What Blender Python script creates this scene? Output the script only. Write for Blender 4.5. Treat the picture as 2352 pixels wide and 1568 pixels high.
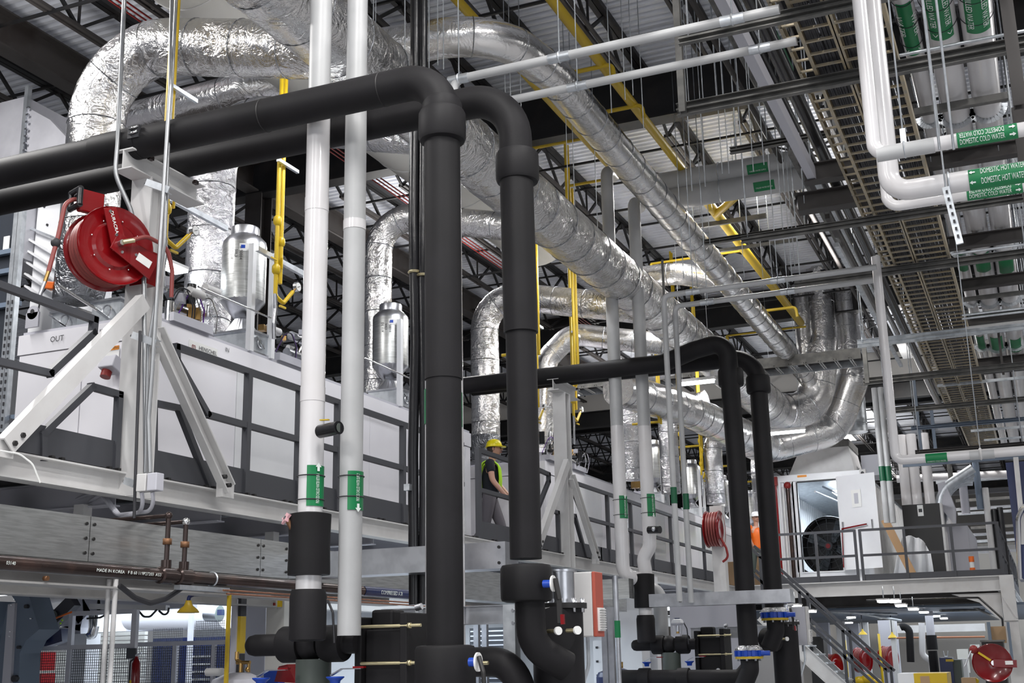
import bpy, bmesh, math, random
from mathutils import Vector, Matrix
random.seed(7)
for o in list(bpy.data.objects): bpy.data.objects.remove(o)
SC = bpy.context.scene; COL = SC.collection
# ---------------------------------------------------------------- camera
FPX, CX, CY = 2796.0, 1176.0, 784.0
def _basis():
    d = Vector((2413.0-CX, -(1481.3-CY), -FPX)).normalized()
    h = Vector((1.0, 0.0201, 0.0))
    z = h.cross(d).normalized()
    if z.y < 0: z = -z
    x = d.cross(z)
    return Matrix((x, d, z))
RM = _basis(); CAM = Vector((0, 0, 1.6))
cd = bpy.data.cameras.new('camera'); cam = bpy.data.objects.new('camera', cd); COL.objects.link(cam)
cam.matrix_world = Matrix.Translation(CAM) @ RM.to_4x4()
cd.sensor_fit = 'HORIZONTAL'; cd.sensor_width = 36.0; cd.lens = FPX/2352*36.0
cd.clip_start = 0.05; cd.clip_end = 300
SC.camera = cam
def P(px, py, X=None, Y=None, Z=None):
    """the point of the plane X=, Y= or Z= seen at a pixel of the survey photograph"""
    d = RM @ Vector((px-CX, -(py-CY), -FPX))
    if X is not None: t = (X-CAM.x)/d.x
    elif Y is not None: t = (Y-CAM.y)/d.y
    else: t = (Z-CAM.z)/d.z
    return CAM + d*t
# ---------------------------------------------------------------- world, light, exposure
w = bpy.data.worlds.new('world'); SC.world = w; w.use_nodes = True
bg = w.node_tree.nodes['Background']; bg.inputs[0].default_value = (0.80, 0.84, 0.95, 1); bg.inputs[1].default_value = 0.20
SC.view_settings.view_transform = 'Standard'; SC.view_settings.look = 'None'
SC.view_settings.gamma = 1.0; SC.view_settings.use_curve_mapping = False
SC.view_settings.exposure = 0.3
def area(name, loc, sx, sy, power, rot=(0, 0, 0), color=(1, 0.98, 0.96)):
    l = bpy.data.lights.new(name, 'AREA'); l.shape = 'RECTANGLE'; l.size = sx; l.size_y = sy
    l.energy = power; l.color = color
    o = bpy.data.objects.new(name, l); COL.objects.link(o); o.location = loc; o.rotation_euler = rot
    return o
_q1 = P(1018, 560, Y=20.0); _q2 = P(1690, 428, Y=18.9); _q3 = P(1810, 993, Y=25.6)
# (x, y, z, size x, size y, watts): high bay lamps, plus fill lamps added behind riser and pipes; housings further down
LAMPS = [(-2.4, 3.0, 8.6, 0.5, 3.6, 300), (2.6, 3.0, 8.6, 0.5, 3.6, 300), (-0.2, 6.0, 9.2, 0.5, 2.4, 210), (4.6, 10.0, 8.8, 0.5, 3.6, 300),
         (-9.6, 5.6, 8.4, 0.5, 3.6, 330), (_q1.x, 20.0, _q1.z, 0.4, 0.6, 330), (_q2.x, 18.9, _q2.z, 2.2, 0.3, 330), (4.8, 20.0, 8.8, 0.5, 3.6, 240),
         (-9.8, 31.0, 9.2, 0.3, 1.6, 320), (-2.6, 33.0, 9.2, 0.3, 1.6, 300), (5.4, 32.0, 8.8, 0.5, 3.6, 260), (-2.5, -4.0, 8.4, 0.5, 3.6, 460), (-8, -3.0, 8.4, 0.5, 3.6, 460),
         (-6, 46, 9.2, 0.3, 1.6, 400), (-6, 58, 9.2, 0.3, 1.6, 400)]
for i, (x, y, z, sx_, sy_, pw) in enumerate(LAMPS):
    area('high_bay_fill_light', (x, y, z), sx_, sy_, pw)
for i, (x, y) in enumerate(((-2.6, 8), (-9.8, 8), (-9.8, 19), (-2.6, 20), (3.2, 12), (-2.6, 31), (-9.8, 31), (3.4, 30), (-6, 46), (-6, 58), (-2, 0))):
    area('roof_fill_light', (x, y, 8.2 if y < 40 else 8.6), 0.5, 3.6, 70 if y < 40 else 160, (math.pi, 0, 0))  # added upward fill to brighten the roof deck, without fixtures
# added fill tubes hidden behind the trunk duct, brightening the machines (housings further down)
FILL_TUBES = [(-5.44, 9.4, 7.02), (-5.44, 12.0, 7.02), (-5.44, 15.4, 7.02), (-5.44, 19.0, 7.02), (-5.44, 23.0, 7.02)]
for x, y, z in FILL_TUBES: area('tube_fill_light', (x, y, z), 0.10, 1.2, 32, (0, math.radians(38), 0), (0.96, 0.97, 1.0))
area('tube_fill_light', (_q3.x, 25.65, _q3.z), 0.9, 0.10, 60, (math.radians(50), 0, 0), (0.96, 0.97, 1.0))
# added low fill from behind and right of the camera, not a real opening
area('low_fill_light', (-1.5, -9.0, 3.4), 9.0, 4.5, 250, (math.radians(78), 0, math.radians(12)), (0.93, 0.96, 1.0))
area('low_fill_light', (9.0, 2.0, 3.2), 6.0, 4.0, 130, (math.radians(80), 0, math.radians(70)), (0.93, 0.96, 1.0))
# ---------------------------------------------------------------- materials
MATS = {}
def mat(name, col, rough=0.5, metal=0.0, bump=None, var=None, coat=0.0, emit=None, stretch=(1, 1, 1)):
    m = bpy.data.materials.new(name); m.use_nodes = True; nt = m.node_tree; N = nt.nodes; L = nt.links
    b = N['Principled BSDF']
    b.inputs['Base Color'].default_value = (*col, 1); b.inputs['Roughness'].default_value = rough
    b.inputs['Metallic'].default_value = metal; b.inputs['Coat Weight'].default_value = coat
    if emit:
        b.inputs['Emission Color'].default_value = (*emit[0], 1); b.inputs['Emission Strength'].default_value = emit[1]
    if bump or var:
        tc = N.new('ShaderNodeTexCoord'); mp = N.new('ShaderNodeMapping'); mp.inputs['Scale'].default_value = stretch
        L.new(tc.outputs['Object'], mp.inputs['Vector'])
    if bump:
        sc, st, dist = bump
        n = N.new('ShaderNodeTexNoise'); n.inputs['Scale'].default_value = sc; n.inputs['Detail'].default_value = 5
        L.new(mp.outputs[0], n.inputs['Vector'])
        bp = N.new('ShaderNodeBump'); bp.inputs['Strength'].default_value = st; bp.inputs['Distance'].default_value = dist
        L.new(n.outputs['Fac'], bp.inputs['Height']); L.new(bp.outputs[0], b.inputs['Normal'])
    if var:
        sc, c2, lo, hi = var
        n = N.new('ShaderNodeTexNoise'); n.inputs['Scale'].default_value = sc; n.inputs['Detail'].default_value = 6
        L.new(mp.outputs[0], n.inputs['Vector'])
        r = N.new('ShaderNodeValToRGB'); r.color_ramp.elements[0].position = lo; r.color_ramp.elements[1].position = hi
        r.color_ramp.elements[0].color = (*col, 1); r.color_ramp.elements[1].color = (*c2, 1)
        L.new(n.outputs['Fac'], r.inputs[0]); L.new(r.outputs[0], b.inputs['Base Color'])
    MATS[name] = m; return m
def foil_mat(name, col, rough, strength, scale, dist=0.03):
    m = bpy.data.materials.new(name); m.use_nodes = True; nt = m.node_tree; N = nt.nodes; L = nt.links
    b = N['Principled BSDF']; b.inputs['Base Color'].default_value = (*col, 1); b.inputs['Metallic'].default_value = 1
    tc = N.new('ShaderNodeTexCoord')
    n1 = N.new('ShaderNodeTexNoise'); n1.inputs['Scale'].default_value = scale; n1.inputs['Detail'].default_value = 4; n1.inputs['Distortion'].default_value = 1.4
    n2 = N.new('ShaderNodeTexNoise'); n2.inputs['Scale'].default_value = scale*5; n2.inputs['Detail'].default_value = 3; n2.inputs['Distortion'].default_value = 2
    n3 = N.new('ShaderNodeTexNoise'); n3.inputs['Scale'].default_value = 1.6; n3.inputs['Detail'].default_value = 2
    for n in (n1, n2, n3): L.new(tc.outputs['Object'], n.inputs['Vector'])
    # ridged creases
    s = N.new('ShaderNodeMath'); s.operation = 'SUBTRACT'; s.inputs[1].default_value = 0.5; L.new(n1.outputs['Fac'], s.inputs[0])
    a = N.new('ShaderNodeMath'); a.operation = 'ABSOLUTE'; L.new(s.outputs[0], a.inputs[0])
    mu = N.new('ShaderNodeMath'); mu.operation = 'MULTIPLY'; L.new(a.outputs[0], mu.inputs[0])
    r3 = N.new('ShaderNodeMapRange'); r3.inputs[1].default_value = 0.35; r3.inputs[2].default_value = 0.65; r3.inputs[3].default_value = 0.25; r3.inputs[4].default_value = 2.2
    L.new(n3.outputs['Fac'], r3.inputs[0]); L.new(r3.outputs[0], mu.inputs[1])
    ad = N.new('ShaderNodeMath'); ad.operation = 'MULTIPLY_ADD'; ad.inputs[1].default_value = 0.10
    L.new(n2.outputs['Fac'], ad.inputs[0]); L.new(mu.outputs[0], ad.inputs[2])
    bp = N.new('ShaderNodeBump'); bp.inputs['Strength'].default_value = strength; bp.inputs['Distance'].default_value = dist
    L.new(ad.outputs[0], bp.inputs['Height']); L.new(bp.outputs[0], b.inputs['Normal'])
    rr = N.new('ShaderNodeMapRange'); rr.inputs[3].default_value = rough*0.7; rr.inputs[4].default_value = rough*1.4
    L.new(n3.outputs['Fac'], rr.inputs[0]); L.new(rr.outputs[0], b.inputs['Roughness'])
    MATS[name] = m; return m
foil_mat('foil', (0.78, 0.77, 0.76), 0.20, 1.0, 6.0)
foil_mat('foil_smooth', (0.84, 0.83, 0.82), 0.22, 0.7, 4.2, 0.025)
foil_mat('foil_crumple', (0.66, 0.66, 0.68), 0.24, 1.0, 11.0, 0.035)
foil_mat('foil_dark', (0.30, 0.31, 0.33), 0.28, 1.0, 9.0, 0.04)
mat('steel', (0.62, 0.63, 0.66), 0.30, 1.0, var=(6, (0.5, 0.51, 0.54), 0.4, 0.6))
mat('galv', (0.52, 0.55, 0.58), 0.42, 0.9, var=(9, (0.66, 0.69, 0.72), 0.42, 0.58))
mat('strut_steel', (0.12, 0.12, 0.115), 0.6, 0.5, var=(5, (0.19, 0.185, 0.175), 0.4, 0.6))
mat('brushed', (0.66, 0.67, 0.66), 0.36, 1.0, bump=(3, 0.12, 0.01), var=(5, (0.53, 0.54, 0.53), 0.42, 0.6), stretch=(1, 1, 14))
mat('chrome', (0.8, 0.8, 0.8), 0.15, 1.0)
mat('zinc_yellow', (0.62, 0.55, 0.34), 0.35, 0.8)
mat('tray_zinc', (0.46, 0.38, 0.25), 0.5, 0.55, var=(7, (0.36, 0.33, 0.27), 0.4, 0.62))
mat('black_foam', (0.010, 0.0095, 0.0105), 0.58, bump=(60, 0.10, 0.004), var=(2.2, (0.015, 0.014, 0.016), 0.4, 0.7))
mat('black_pipe', (0.012, 0.012, 0.014), 0.25, bump=(8, 0.3, 0.01))
mat('iron_pipe', (0.05, 0.035, 0.032), 0.25, 0.6, var=(4, (0.10, 0.06, 0.05), 0.5, 0.7))
mat('black_steel', (0.013, 0.012, 0.012), 0.5)
mat('joist_black', (0.010, 0.010, 0.011), 0.55, var=(3, (0.022, 0.018, 0.017), 0.5, 0.7))
mat('girder_brown', (0.045, 0.040, 0.038), 0.55, var=(2, (0.028, 0.022, 0.020), 0.5, 0.65))
for _m in ('black_foam',): MATS[_m].node_tree.nodes['Principled BSDF'].inputs['Specular IOR Level'].default_value = 0.22
mat('roof_deck', (0.72, 0.74, 0.80), 0.45, 0.1, var=(1.3, (0.80, 0.82, 0.86), 0.4, 0.7))
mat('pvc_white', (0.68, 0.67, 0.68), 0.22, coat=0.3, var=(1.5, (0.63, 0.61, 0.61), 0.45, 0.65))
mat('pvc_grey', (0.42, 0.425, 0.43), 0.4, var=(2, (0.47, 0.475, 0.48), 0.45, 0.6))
mat('cream', (0.58, 0.57, 0.53), 0.6, var=(0.8, (0.64, 0.63, 0.59), 0.4, 0.7))
mat('wall_cream', (0.62, 0.60, 0.56), 0.75)
mat('wall_white', (0.72, 0.73, 0.75), 0.75)
mat('paint_dim', (0.36, 0.355, 0.35), 0.5, var=(3, (0.30, 0.295, 0.29), 0.45, 0.65))
mat('conduit_steel', (0.36, 0.37, 0.38), 0.35, 0.7)
mat('paint_white', (0.84, 0.85, 0.87), 0.4, var=(1.2, (0.76, 0.765, 0.79), 0.4, 0.7))
mat('paint_light', (0.62, 0.615, 0.61), 0.45, var=(3, (0.56, 0.55, 0.545), 0.45, 0.65))
mat('machine_white', (0.88, 0.87, 0.91), 0.35, var=(0.9, (0.79, 0.78, 0.82), 0.4, 0.7))
mat('machine_grey', (0.50, 0.50, 0.55), 0.45)
mat('rail_dark', (0.055, 0.057, 0.066), 0.45)
mat('steelblue', (0.14, 0.18, 0.24), 0.45)
mat('dark_cabinet', (0.035, 0.04, 0.05), 0.3)
mat('deck_dark', (0.05, 0.045, 0.045), 0.7)
mat('red', (0.19, 0.003, 0.005), 0.2, coat=0.3)
mat('red_matte', (0.22, 0.012, 0.010), 0.5)
mat('hose_red', (0.24, 0.05, 0.045), 0.45)
mat('terracotta', (0.42, 0.085, 0.055), 0.45)
mat('yellow', (0.62, 0.42, 0.008), 0.35)
mat('yellow_dull', (0.55, 0.38, 0.02), 0.45)
mat('yellow_lamp', (0.45, 0.30, 0.02), 0.45)
mat('hat_yellow', (0.85, 0.72, 0.01), 0.3)
mat('green_tag', (0.0, 0.18, 0.055), 0.45)
mat('green_dark', (0.0, 0.09, 0.035), 0.45)
mat('tag_white', (0.80, 0.86, 0.82), 0.5)
mat('exit_green', (0.0, 0.55, 0.30), 0.5, emit=((0.0, 0.8, 0.45), 1.2))
mat('blue', (0.01, 0.06, 0.42), 0.35)
mat('blue_dark', (0.012, 0.022, 0.09), 0.3)
mat('orange', (0.75, 0.14, 0.01), 0.45)
mat('hiviz', (0.45, 0.80, 0.02), 0.6)
mat('navy_cloth', (0.008, 0.010, 0.018), 0.85)
mat('grey_cloth', (0.16, 0.15, 0.17), 0.85)
mat('skin', (0.55, 0.30, 0.22), 0.5)
mat('hair', (0.04, 0.025, 0.02), 0.7)
mat('brass', (0.45, 0.28, 0.10), 0.3, 0.9)
mat('copper', (0.32, 0.15, 0.09), 0.35, 0.8)
mat('sheet_bright', (0.60, 0.60, 0.64), 0.4, 0.25, var=(3, (0.52, 0.52, 0.56), 0.4, 0.6))
mat('bronze_rust', (0.20, 0.10, 0.05), 0.5, 0.6)
mat('wood', (0.38, 0.22, 0.10), 0.6)
mat('cardboard', (0.42, 0.28, 0.16), 0.8)
mat('paper', (0.85, 0.85, 0.83), 0.6)
mat('warn_orange', (0.80, 0.28, 0.02), 0.5)
mat('ink', (0.03, 0.03, 0.035), 0.6)
mat('olive', (0.07, 0.085, 0.075), 0.5)
mat('glass_dark', (0.015, 0.018, 0.022), 0.08, coat=0.5)
mat('lamp_glow', (1, 1, 1), 0.5, emit=((0.93, 0.97, 1.0), 9))
mat('lamp_soft', (1, 1, 1), 0.5, emit=((0.85, 0.93, 1.0), 6))
mat('pink', (0.62, 0.35, 0.38), 0.4)
mat('purple', (0.12, 0.02, 0.3), 0.4)
mat('concrete', (0.32, 0.32, 0.33), 0.35, var=(0.7, (0.38, 0.38, 0.39), 0.4, 0.7))
mat('plastic_sheet', (0.75, 0.76, 0.78), 0.3)
# ---------------------------------------------------------------- mesh builder
def V(*a): return Vector(a[0]) if len(a) == 1 else Vector(a)
def frame(d, up=(0, 0, 1)):
    d = Vector(d).normalized(); up = Vector(up)
    if abs(d.dot(up.normalized())) > 0.98: up = Vector((0, 1, 0)) if abs(d.y) < 0.9 else Vector((1, 0, 0))
    s = d.cross(up).normalized(); u = s.cross(d).normalized()
    return d, s, u
def fillet(pts, r, seg=7):
    pts = [Vector(p) for p in pts]; out = [pts[0]]
    for i in range(1, len(pts)-1):
        a, b, c = pts[i-1], pts[i], pts[i+1]
        d1 = (a-b); d2 = (c-b); l1, l2 = d1.length, d2.length
        if l1 < 1e-6 or l2 < 1e-6: continue
        d1 /= l1; d2 /= l2; ang = d1.angle(d2)
        if ang > 3.08: out.append(b); continue
        t = min(r/math.tan(ang/2), l1*0.49 if i > 1 else l1*0.98, l2*0.49 if i < len(pts)-2 else l2*0.98)
        rr = t*math.tan(ang/2)
        bis = (d1+d2).normalized(); c0 = b+bis*(rr/math.sin(ang/2))
        s = b+d1*t-c0; e = b+d2*t-c0; tot = s.angle(e); ax = s.cross(e).normalized()
        for k in range(seg+1): out.append(c0+Matrix.Rotation(tot*k/seg, 3, ax) @ s)
    out.append(pts[-1]); return out
class B:
    def __init__(s): s.bm = bmesh.new(); s.sm = set()
    def face(s, vs, smooth=False):
        try: f = s.bm.faces.new(vs); f.smooth = smooth; return f
        except ValueError: return None
    def hexa(s, c8):
        v = [s.bm.verts.new(c) for c in c8]
        for q in ((0, 3, 2, 1), (4, 5, 6, 7), (0, 1, 5, 4), (1, 2, 6, 5), (2, 3, 7, 6), (3, 0, 4, 7)): s.face([v[i] for i in q])
        return s
    def box(s, a, b):
        x0, y0, z0 = [min(a[i], b[i]) for i in range(3)]; x1, y1, z1 = [max(a[i], b[i]) for i in range(3)]
        return s.hexa([(x0, y0, z0), (x1, y0, z0), (x1, y1, z0), (x0, y1, z0), (x0, y0, z1), (x1, y0, z1), (x1, y1, z1), (x0, y1, z1)])
    def cbox(s, c, d, rz=0, rx=0, ry=0):
        M = Matrix.Rotation(rz, 3, 'Z') @ Matrix.Rotation(ry, 3, 'Y') @ Matrix.Rotation(rx, 3, 'X'); c = Vector(c); h = Vector(d)*0.5
        return s.hexa([c+M @ Vector((sx*h.x, sy*h.y, sz*h.z)) for sz in (-1, 1) for sx, sy in ((-1, -1), (1, -1), (1, 1), (-1, 1))])
    def bar(s, p, q, w, h=None, up=(0, 0, 1), ext=0.0):
        p, q = Vector(p), Vector(q); h = h or w; d, sd, u = frame(q-p, up); p = p-d*ext; q = q+d*ext
        return s.hexa([e+sd*(a*w/2)+u*(b*h/2) for e in (p, q) for a, b in ((-1, -1), (1, -1), (1, 1), (-1, 1))])
    def sect(s, p, q, poly, up=(0, 0, 1)):
        p, q = Vector(p), Vector(q); d, sd, u = frame(q-p, up)
        A = [s.bm.verts.new(p+sd*x+u*y) for x, y in poly]; C = [s.bm.verts.new(q+sd*x+u*y) for x, y in poly]; n = len(poly)
        for i in range(n): s.face([A[i], A[(i+1) % n], C[(i+1) % n], C[i]])
        s.face(A[::-1]); s.face(C); return s
    def ib(s, p, q, w, h, t=0.012, up=(0, 0, 1)):
        a, b, k = w/2, h/2, t/2
        return s.sect(p, q, [(-a, -b), (a, -b), (a, -b+t), (k, -b+t), (k, b-t), (a, b-t), (a, b), (-a, b), (-a, b-t), (-k, b-t), (-k, -b+t), (-a, -b+t)], up)
    def ch(s, p, q, w, h, t=0.01, up=(0, 0, 1), flip=1):
        a, b = w/2*flip, h/2; t1 = t*flip
        return s.sect(p, q, [(-a, -b), (a, -b), (a, -b+t), (-a+t1, -b+t), (-a+t1, b-t), (a, b-t), (a, b), (-a, b)], up)
    def prism(s, poly, vec):
        vec = Vector(vec); A = [s.bm.verts.new(p) for p in poly]; C = [s.bm.verts.new(Vector(p)+vec) for p in poly]; n = len(poly)
        for i in range(n): s.face([A[i], A[(i+1) % n], C[(i+1) % n], C[i]])
        s.face(A[::-1]); s.face(C); return s
    def cyl(s, p, q, r, r2=None, n=14, caps=True, smooth=True):
        p, q = Vector(p), Vector(q); r2 = r if r2 is None else r2; d, sd, u = frame(q-p)
        ring = lambda c, rr: [s.bm.verts.new(c+(sd*math.cos(2*math.pi*i/n)+u*math.sin(2*math.pi*i/n))*rr) for i in range(n)]
        A, C = ring(p, r), ring(q, r2)
        for i in range(n): s.face([A[i], A[(i+1) % n], C[(i+1) % n], C[i]], smooth)
        if caps: s.face(A[::-1]); s.face(C)
        return s
    def tube(s, pts, r, n=12, bend=0, seg=7, caps=True, wob=0, rnd=None):
        pts = fillet(pts, bend, seg) if bend else [Vector(p) for p in pts]
        q = [pts[0]]
        for p in pts[1:]:
            if (p-q[-1]).length > 1e-5: q.append(p)
        pts = q; m = len(pts); d0, sd, u = frame(pts[1]-pts[0]); rings = []; pd = d0
        rs = r if isinstance(r, (list, tuple)) else [r]*m
        if len(rs) != m: rs = [rs[0]+(rs[-1]-rs[0])*i/(m-1) for i in range(m)]
        for i, p in enumerate(pts):
            if i == 0: t = d0
            elif i == m-1: t = (pts[i]-pts[i-1]).normalized()
            else: t = ((pts[i]-pts[i-1]).normalized()+(pts[i+1]-pts[i]).normalized()).normalized()
            rq = pd.rotation_difference(t); sd = (rq @ sd).normalized(); u = t.cross(sd).normalized()*(-1) if False else (rq @ u).normalized(); pd = t
            ww = [1+(random.uniform(-wob, wob) if wob else 0) for _ in range(n)]
            rings.append([s.bm.verts.new(p+(sd*math.cos(2*math.pi*k/n)+u*math.sin(2*math.pi*k/n))*rs[i]*ww[k]) for k in range(n)])
        for A, C in zip(rings, rings[1:]):
            for k in range(n): s.face([A[k], A[(k+1) % n], C[(k+1) % n], C[k]], True)
        if caps: s.face(rings[0][::-1]); s.face(rings[-1])
        return s
    def lathe(s, c, prof, ax=(0, 0, 1), n=20, smooth=True):
        c = Vector(c); d, sd, u = frame(ax); R = []
        for r, h in prof: R.append([s.bm.verts.new(c+d*h+(sd*math.cos(2*math.pi*k/n)+u*math.sin(2*math.pi*k/n))*max(r, 1e-4)) for k in range(n)])
        for A, C in zip(R, R[1:]):
            for k in range(n): s.face([A[k], A[(k+1) % n], C[(k+1) % n], C[k]], smooth)
        s.face(R[0][::-1]); s.face(R[-1]); return s
    def ring(s, c, ax, R, r, n=24, m=5):
        c = Vector(c); d, sd, u = frame(ax); Q = []
        for i in range(n):
            a = 2*math.pi*i/n; e = sd*math.cos(a)+u*math.sin(a)
            Q.append([s.bm.verts.new(c+e*(R+r*math.cos(2*math.pi*k/m))+d*r*math.sin(2*math.pi*k/m)) for k in range(m)])
        for i in range(n):
            for k in range(m): s.face([Q[i][k], Q[i][(k+1) % m], Q[(i+1) % n][(k+1) % m], Q[(i+1) % n][k]], True)
        return s
    def sphere(s, c, r, n=10, sc=(1, 1, 1)):
        prof = [(r*math.sin(math.pi*i/n), -r*math.cos(math.pi*i/n)) for i in range(n+1)]
        k = len(s.bm.verts); s.lathe((0, 0, 0), prof, n=n+4); s.bm.verts.ensure_lookup_table()
        for v in s.bm.verts[k:]: v.co = Vector((v.co.x*sc[0], v.co.y*sc[1], v.co.z*sc[2]))+Vector(c)
        return s
    def obj(s, name, m, parent=None, label=None, bevel=0, kind=None):
        bmesh.ops.recalc_face_normals(s.bm, faces=s.bm.faces)
        for e in s.bm.edges:
            if len(e.link_faces) == 2 and e.calc_face_angle(0) > 0.75: e.smooth = False
        me = bpy.data.meshes.new(name); o = bpy.data.objects.new(name, me)
        org = Vector((0, 0, 0))
        if parent is not None:
            q = parent
            while q is not None: org += q.location; q = q.parent
            o.parent = parent
        elif len(s.bm.verts):
            lo = Vector((min(v.co.x for v in s.bm.verts), min(v.co.y for v in s.bm.verts), min(v.co.z for v in s.bm.verts)))
            hi = Vector((max(v.co.x for v in s.bm.verts), max(v.co.y for v in s.bm.verts), max(v.co.z for v in s.bm.verts)))
            org = Vector(((lo.x+hi.x)/2, (lo.y+hi.y)/2, lo.z)); o.location = org
        bmesh.ops.translate(s.bm, verts=s.bm.verts, vec=-org)
        s.bm.to_mesh(me); s.bm.free()
        me.materials.append(MATS[m]); COL.objects.link(o)
        if bevel:
            bv = o.modifiers.new('bevel', 'BEVEL'); bv.width = bevel; bv.segments = 2; bv.limit_method = 'ANGLE'; bv.angle_limit = 0.7
        if label: o['label'] = label
        if kind: o['kind'] = kind
        return o
def thing(name, label, cat, loc=(0, 0, 0), group=None):
    o = bpy.data.objects.new(name, None); COL.objects.link(o); o.location = loc; o.empty_display_size = 0.1
    o['label'] = label; o['category'] = cat
    if group: o['group'] = group
    return o
def tag(o, label, cat, group=None):
    o['label'] = label; o['category'] = cat
    if group: o['group'] = group
    return o
def struct(o): o['kind'] = 'structure'; return o
def dup(root, off, label=None, group=None):
    r = root.copy(); COL.objects.link(r); r.location = root.location+Vector(off)
    if label: r['label'] = label
    if group: r['group'] = group
    for ch in list(root.children):
        c = ch.copy(); COL.objects.link(c); c.parent = r
        for g in list(ch.children):
            d = g.copy(); COL.objects.link(d); d.parent = c
    return r
# ---- lettering: a text curve turned into a mesh, laid on a plane or wrapped on a pipe
def text_data(txt, size, extr=0.0):
    cu = bpy.data.curves.new('lettering', 'FONT'); cu.body = txt; cu.size = size; cu.extrude = extr; cu.resolution_u = 2
    cu.align_x = 'CENTER'; cu.align_y = 'CENTER'
    t = bpy.data.objects.new('lettering', cu); COL.objects.link(t)
    me = bpy.data.meshes.new_from_object(t); COL.objects.unlink(t); bpy.data.objects.remove(t)
    return me
def fit(me, width):
    if width and len(me.vertices):
        xs = [v.co.x for v in me.vertices]; return width/(max(xs)-min(xs))
    return None
def put_text(txt, size, c, xdir, ydir, m, parent, name='lettering', sx=1.0):
    me = text_data(txt, size); X = Vector(xdir).normalized(); Y = Vector(ydir).normalized(); Z = X.cross(Y)
    org = Vector((0, 0, 0)); q = parent
    while q is not None: org += q.location; q = q.parent
    for v in me.vertices: v.co = Vector(c)+X*v.co.x*sx+Y*v.co.y+Z*0.002-org
    me.materials.append(MATS[m]); o = bpy.data.objects.new(name, me); o.parent = parent; COL.objects.link(o); return o
def wrap_text(txt, size, c, ax, face, r, m, parent, sx=1.0, flip=1, off=0.0, width=None):
    """letters run along ax on a pipe of radius r; face = outward direction of the line's middle; off shifts round the pipe"""
    me = text_data(txt, size); A = Vector(ax).normalized(); F = Vector(face); F = (F-A*F.dot(A)).normalized(); T = F.cross(A)
    sx = fit(me, width) or sx
    org = Vector((0, 0, 0)); q = parent
    while q is not None: org += q.location; q = q.parent
    for v in me.vertices:
        a = (v.co.y*flip+off)/r; x = v.co.x*sx*flip
        v.co = Vector(c)+A*x+(F*math.cos(a)+T*math.sin(a))*(r)-org
    me.materials.append(MATS[m]); o = bpy.data.objects.new('lettering', me); o.parent = parent; COL.objects.link(o); return o
def wrap_band(c, ax, face, r, length, arc, m, parent, name='pipe_marker', n=14):
    A = Vector(ax).normalized(); F = Vector(face); F = (F-A*F.dot(A)).normalized(); T = F.cross(A); b = B(); rows = []
    for e in (-length/2, length/2):
        rows.append([[b.bm.verts.new(Vector(c)+A*e+(F*math.cos(t)+T*math.sin(t))*rr) for t in [(-arc/2+arc*i/n) for i in range(n+1)]] for rr in (r, r-0.003)])
    for i in range(n): b.face([rows[0][0][i], rows[0][0][i+1], rows[1][0][i+1], rows[1][0][i]], True)
    for i in range(n): b.face([rows[0][0][i], rows[0][1][i], rows[0][1][i+1], rows[0][0][i+1]]); b.face([rows[1][0][i], rows[1][0][i+1], rows[1][1][i+1], rows[1][1][i]])
    b.face([rows[0][0][0], rows[1][0][0], rows[1][1][0], rows[0][1][0]]); b.face([rows[0][0][n], rows[0][1][n], rows[1][1][n], rows[1][0][n]])
    return b.obj(name, m, parent)
# ================================================================ room shell
YF = 74.0
struct(B().box((-26, -12, -0.1), (16, YF+1, 0)).obj('floor', 'concrete'))
# corrugated steel roof deck, real flutes running across the hall
bm = B(); x0, x1 = -26.0, 14.0; ys = []; y = 1.0; PIT = 0.15
while y < YF:
    ys += [(y, 10.0), (y+PIT*0.38, 10.0), (y+PIT*0.5, 10.06), (y+PIT*0.88, 10.06)]; y += PIT
L0 = [bm.bm.verts.new((x0, a, b)) for a, b in ys]; L1 = [bm.bm.verts.new((x1, a, b)) for a, b in ys]
for i in range(len(ys)-1): bm.face([L0[i], L1[i], L1[i+1], L0[i+1]])
struct(bm.obj('ceiling', 'roof_deck'))
struct(B().box((-26.1, YF, 0), (14, YF+0.2, 10)).obj('wall_back', 'wall_cream'))
struct(B().box((-26.3, -6, 0), (-26.0, YF, 10)).obj('wall_left', 'wall_white'))
struct(B().box((14.0, 6, 0), (14.3, YF, 10)).obj('wall_right', 'wall_white'))
struct(B().box((-26, YF-0.06, 6.1), (14, YF-0.01, 6.7)).obj('trim_1', 'girder_brown'))
# roof girders across the bays
GY = [4.0, 16.1, 28.2, 40.3, 52.4, 64.5]
for i, y in enumerate(GY):
    g = B().ib((-25.5, y, 9.56), (13.5, y, 9.56), 0.30, 0.76, 0.03).obj('roof_girder', 'joist_black')
    tag(g, 'deep black steel roof girder spanning the hall, '+['nearest to the camera', 'first one seen beyond the foil elbow duct', 'second one, above the far machines', 'fourth one, far away', 'fifth one, very far away', 'last one, near the back wall'][i], 'girder')
for X, lb in ((-11.4, 'brown steel girder running into the hall at upper left behind the tall foil duct'), (2.3, 'dark steel girder running along the hall above the white rack pipes')):
    for a, b in ((4.2, 15.9), (16.3, 28.0), (28.4, 40.1)):
        if X > 0 or a > 0:
            g = B().ib((X, a, 9.45), (X, b, 9.45), 0.26, 0.50, 0.025).obj('roof_beam', 'girder_brown')
            tag(g, lb, 'beam', 'brown roof beams line %s' % ('left' if X < 0 else 'right'))
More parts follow.
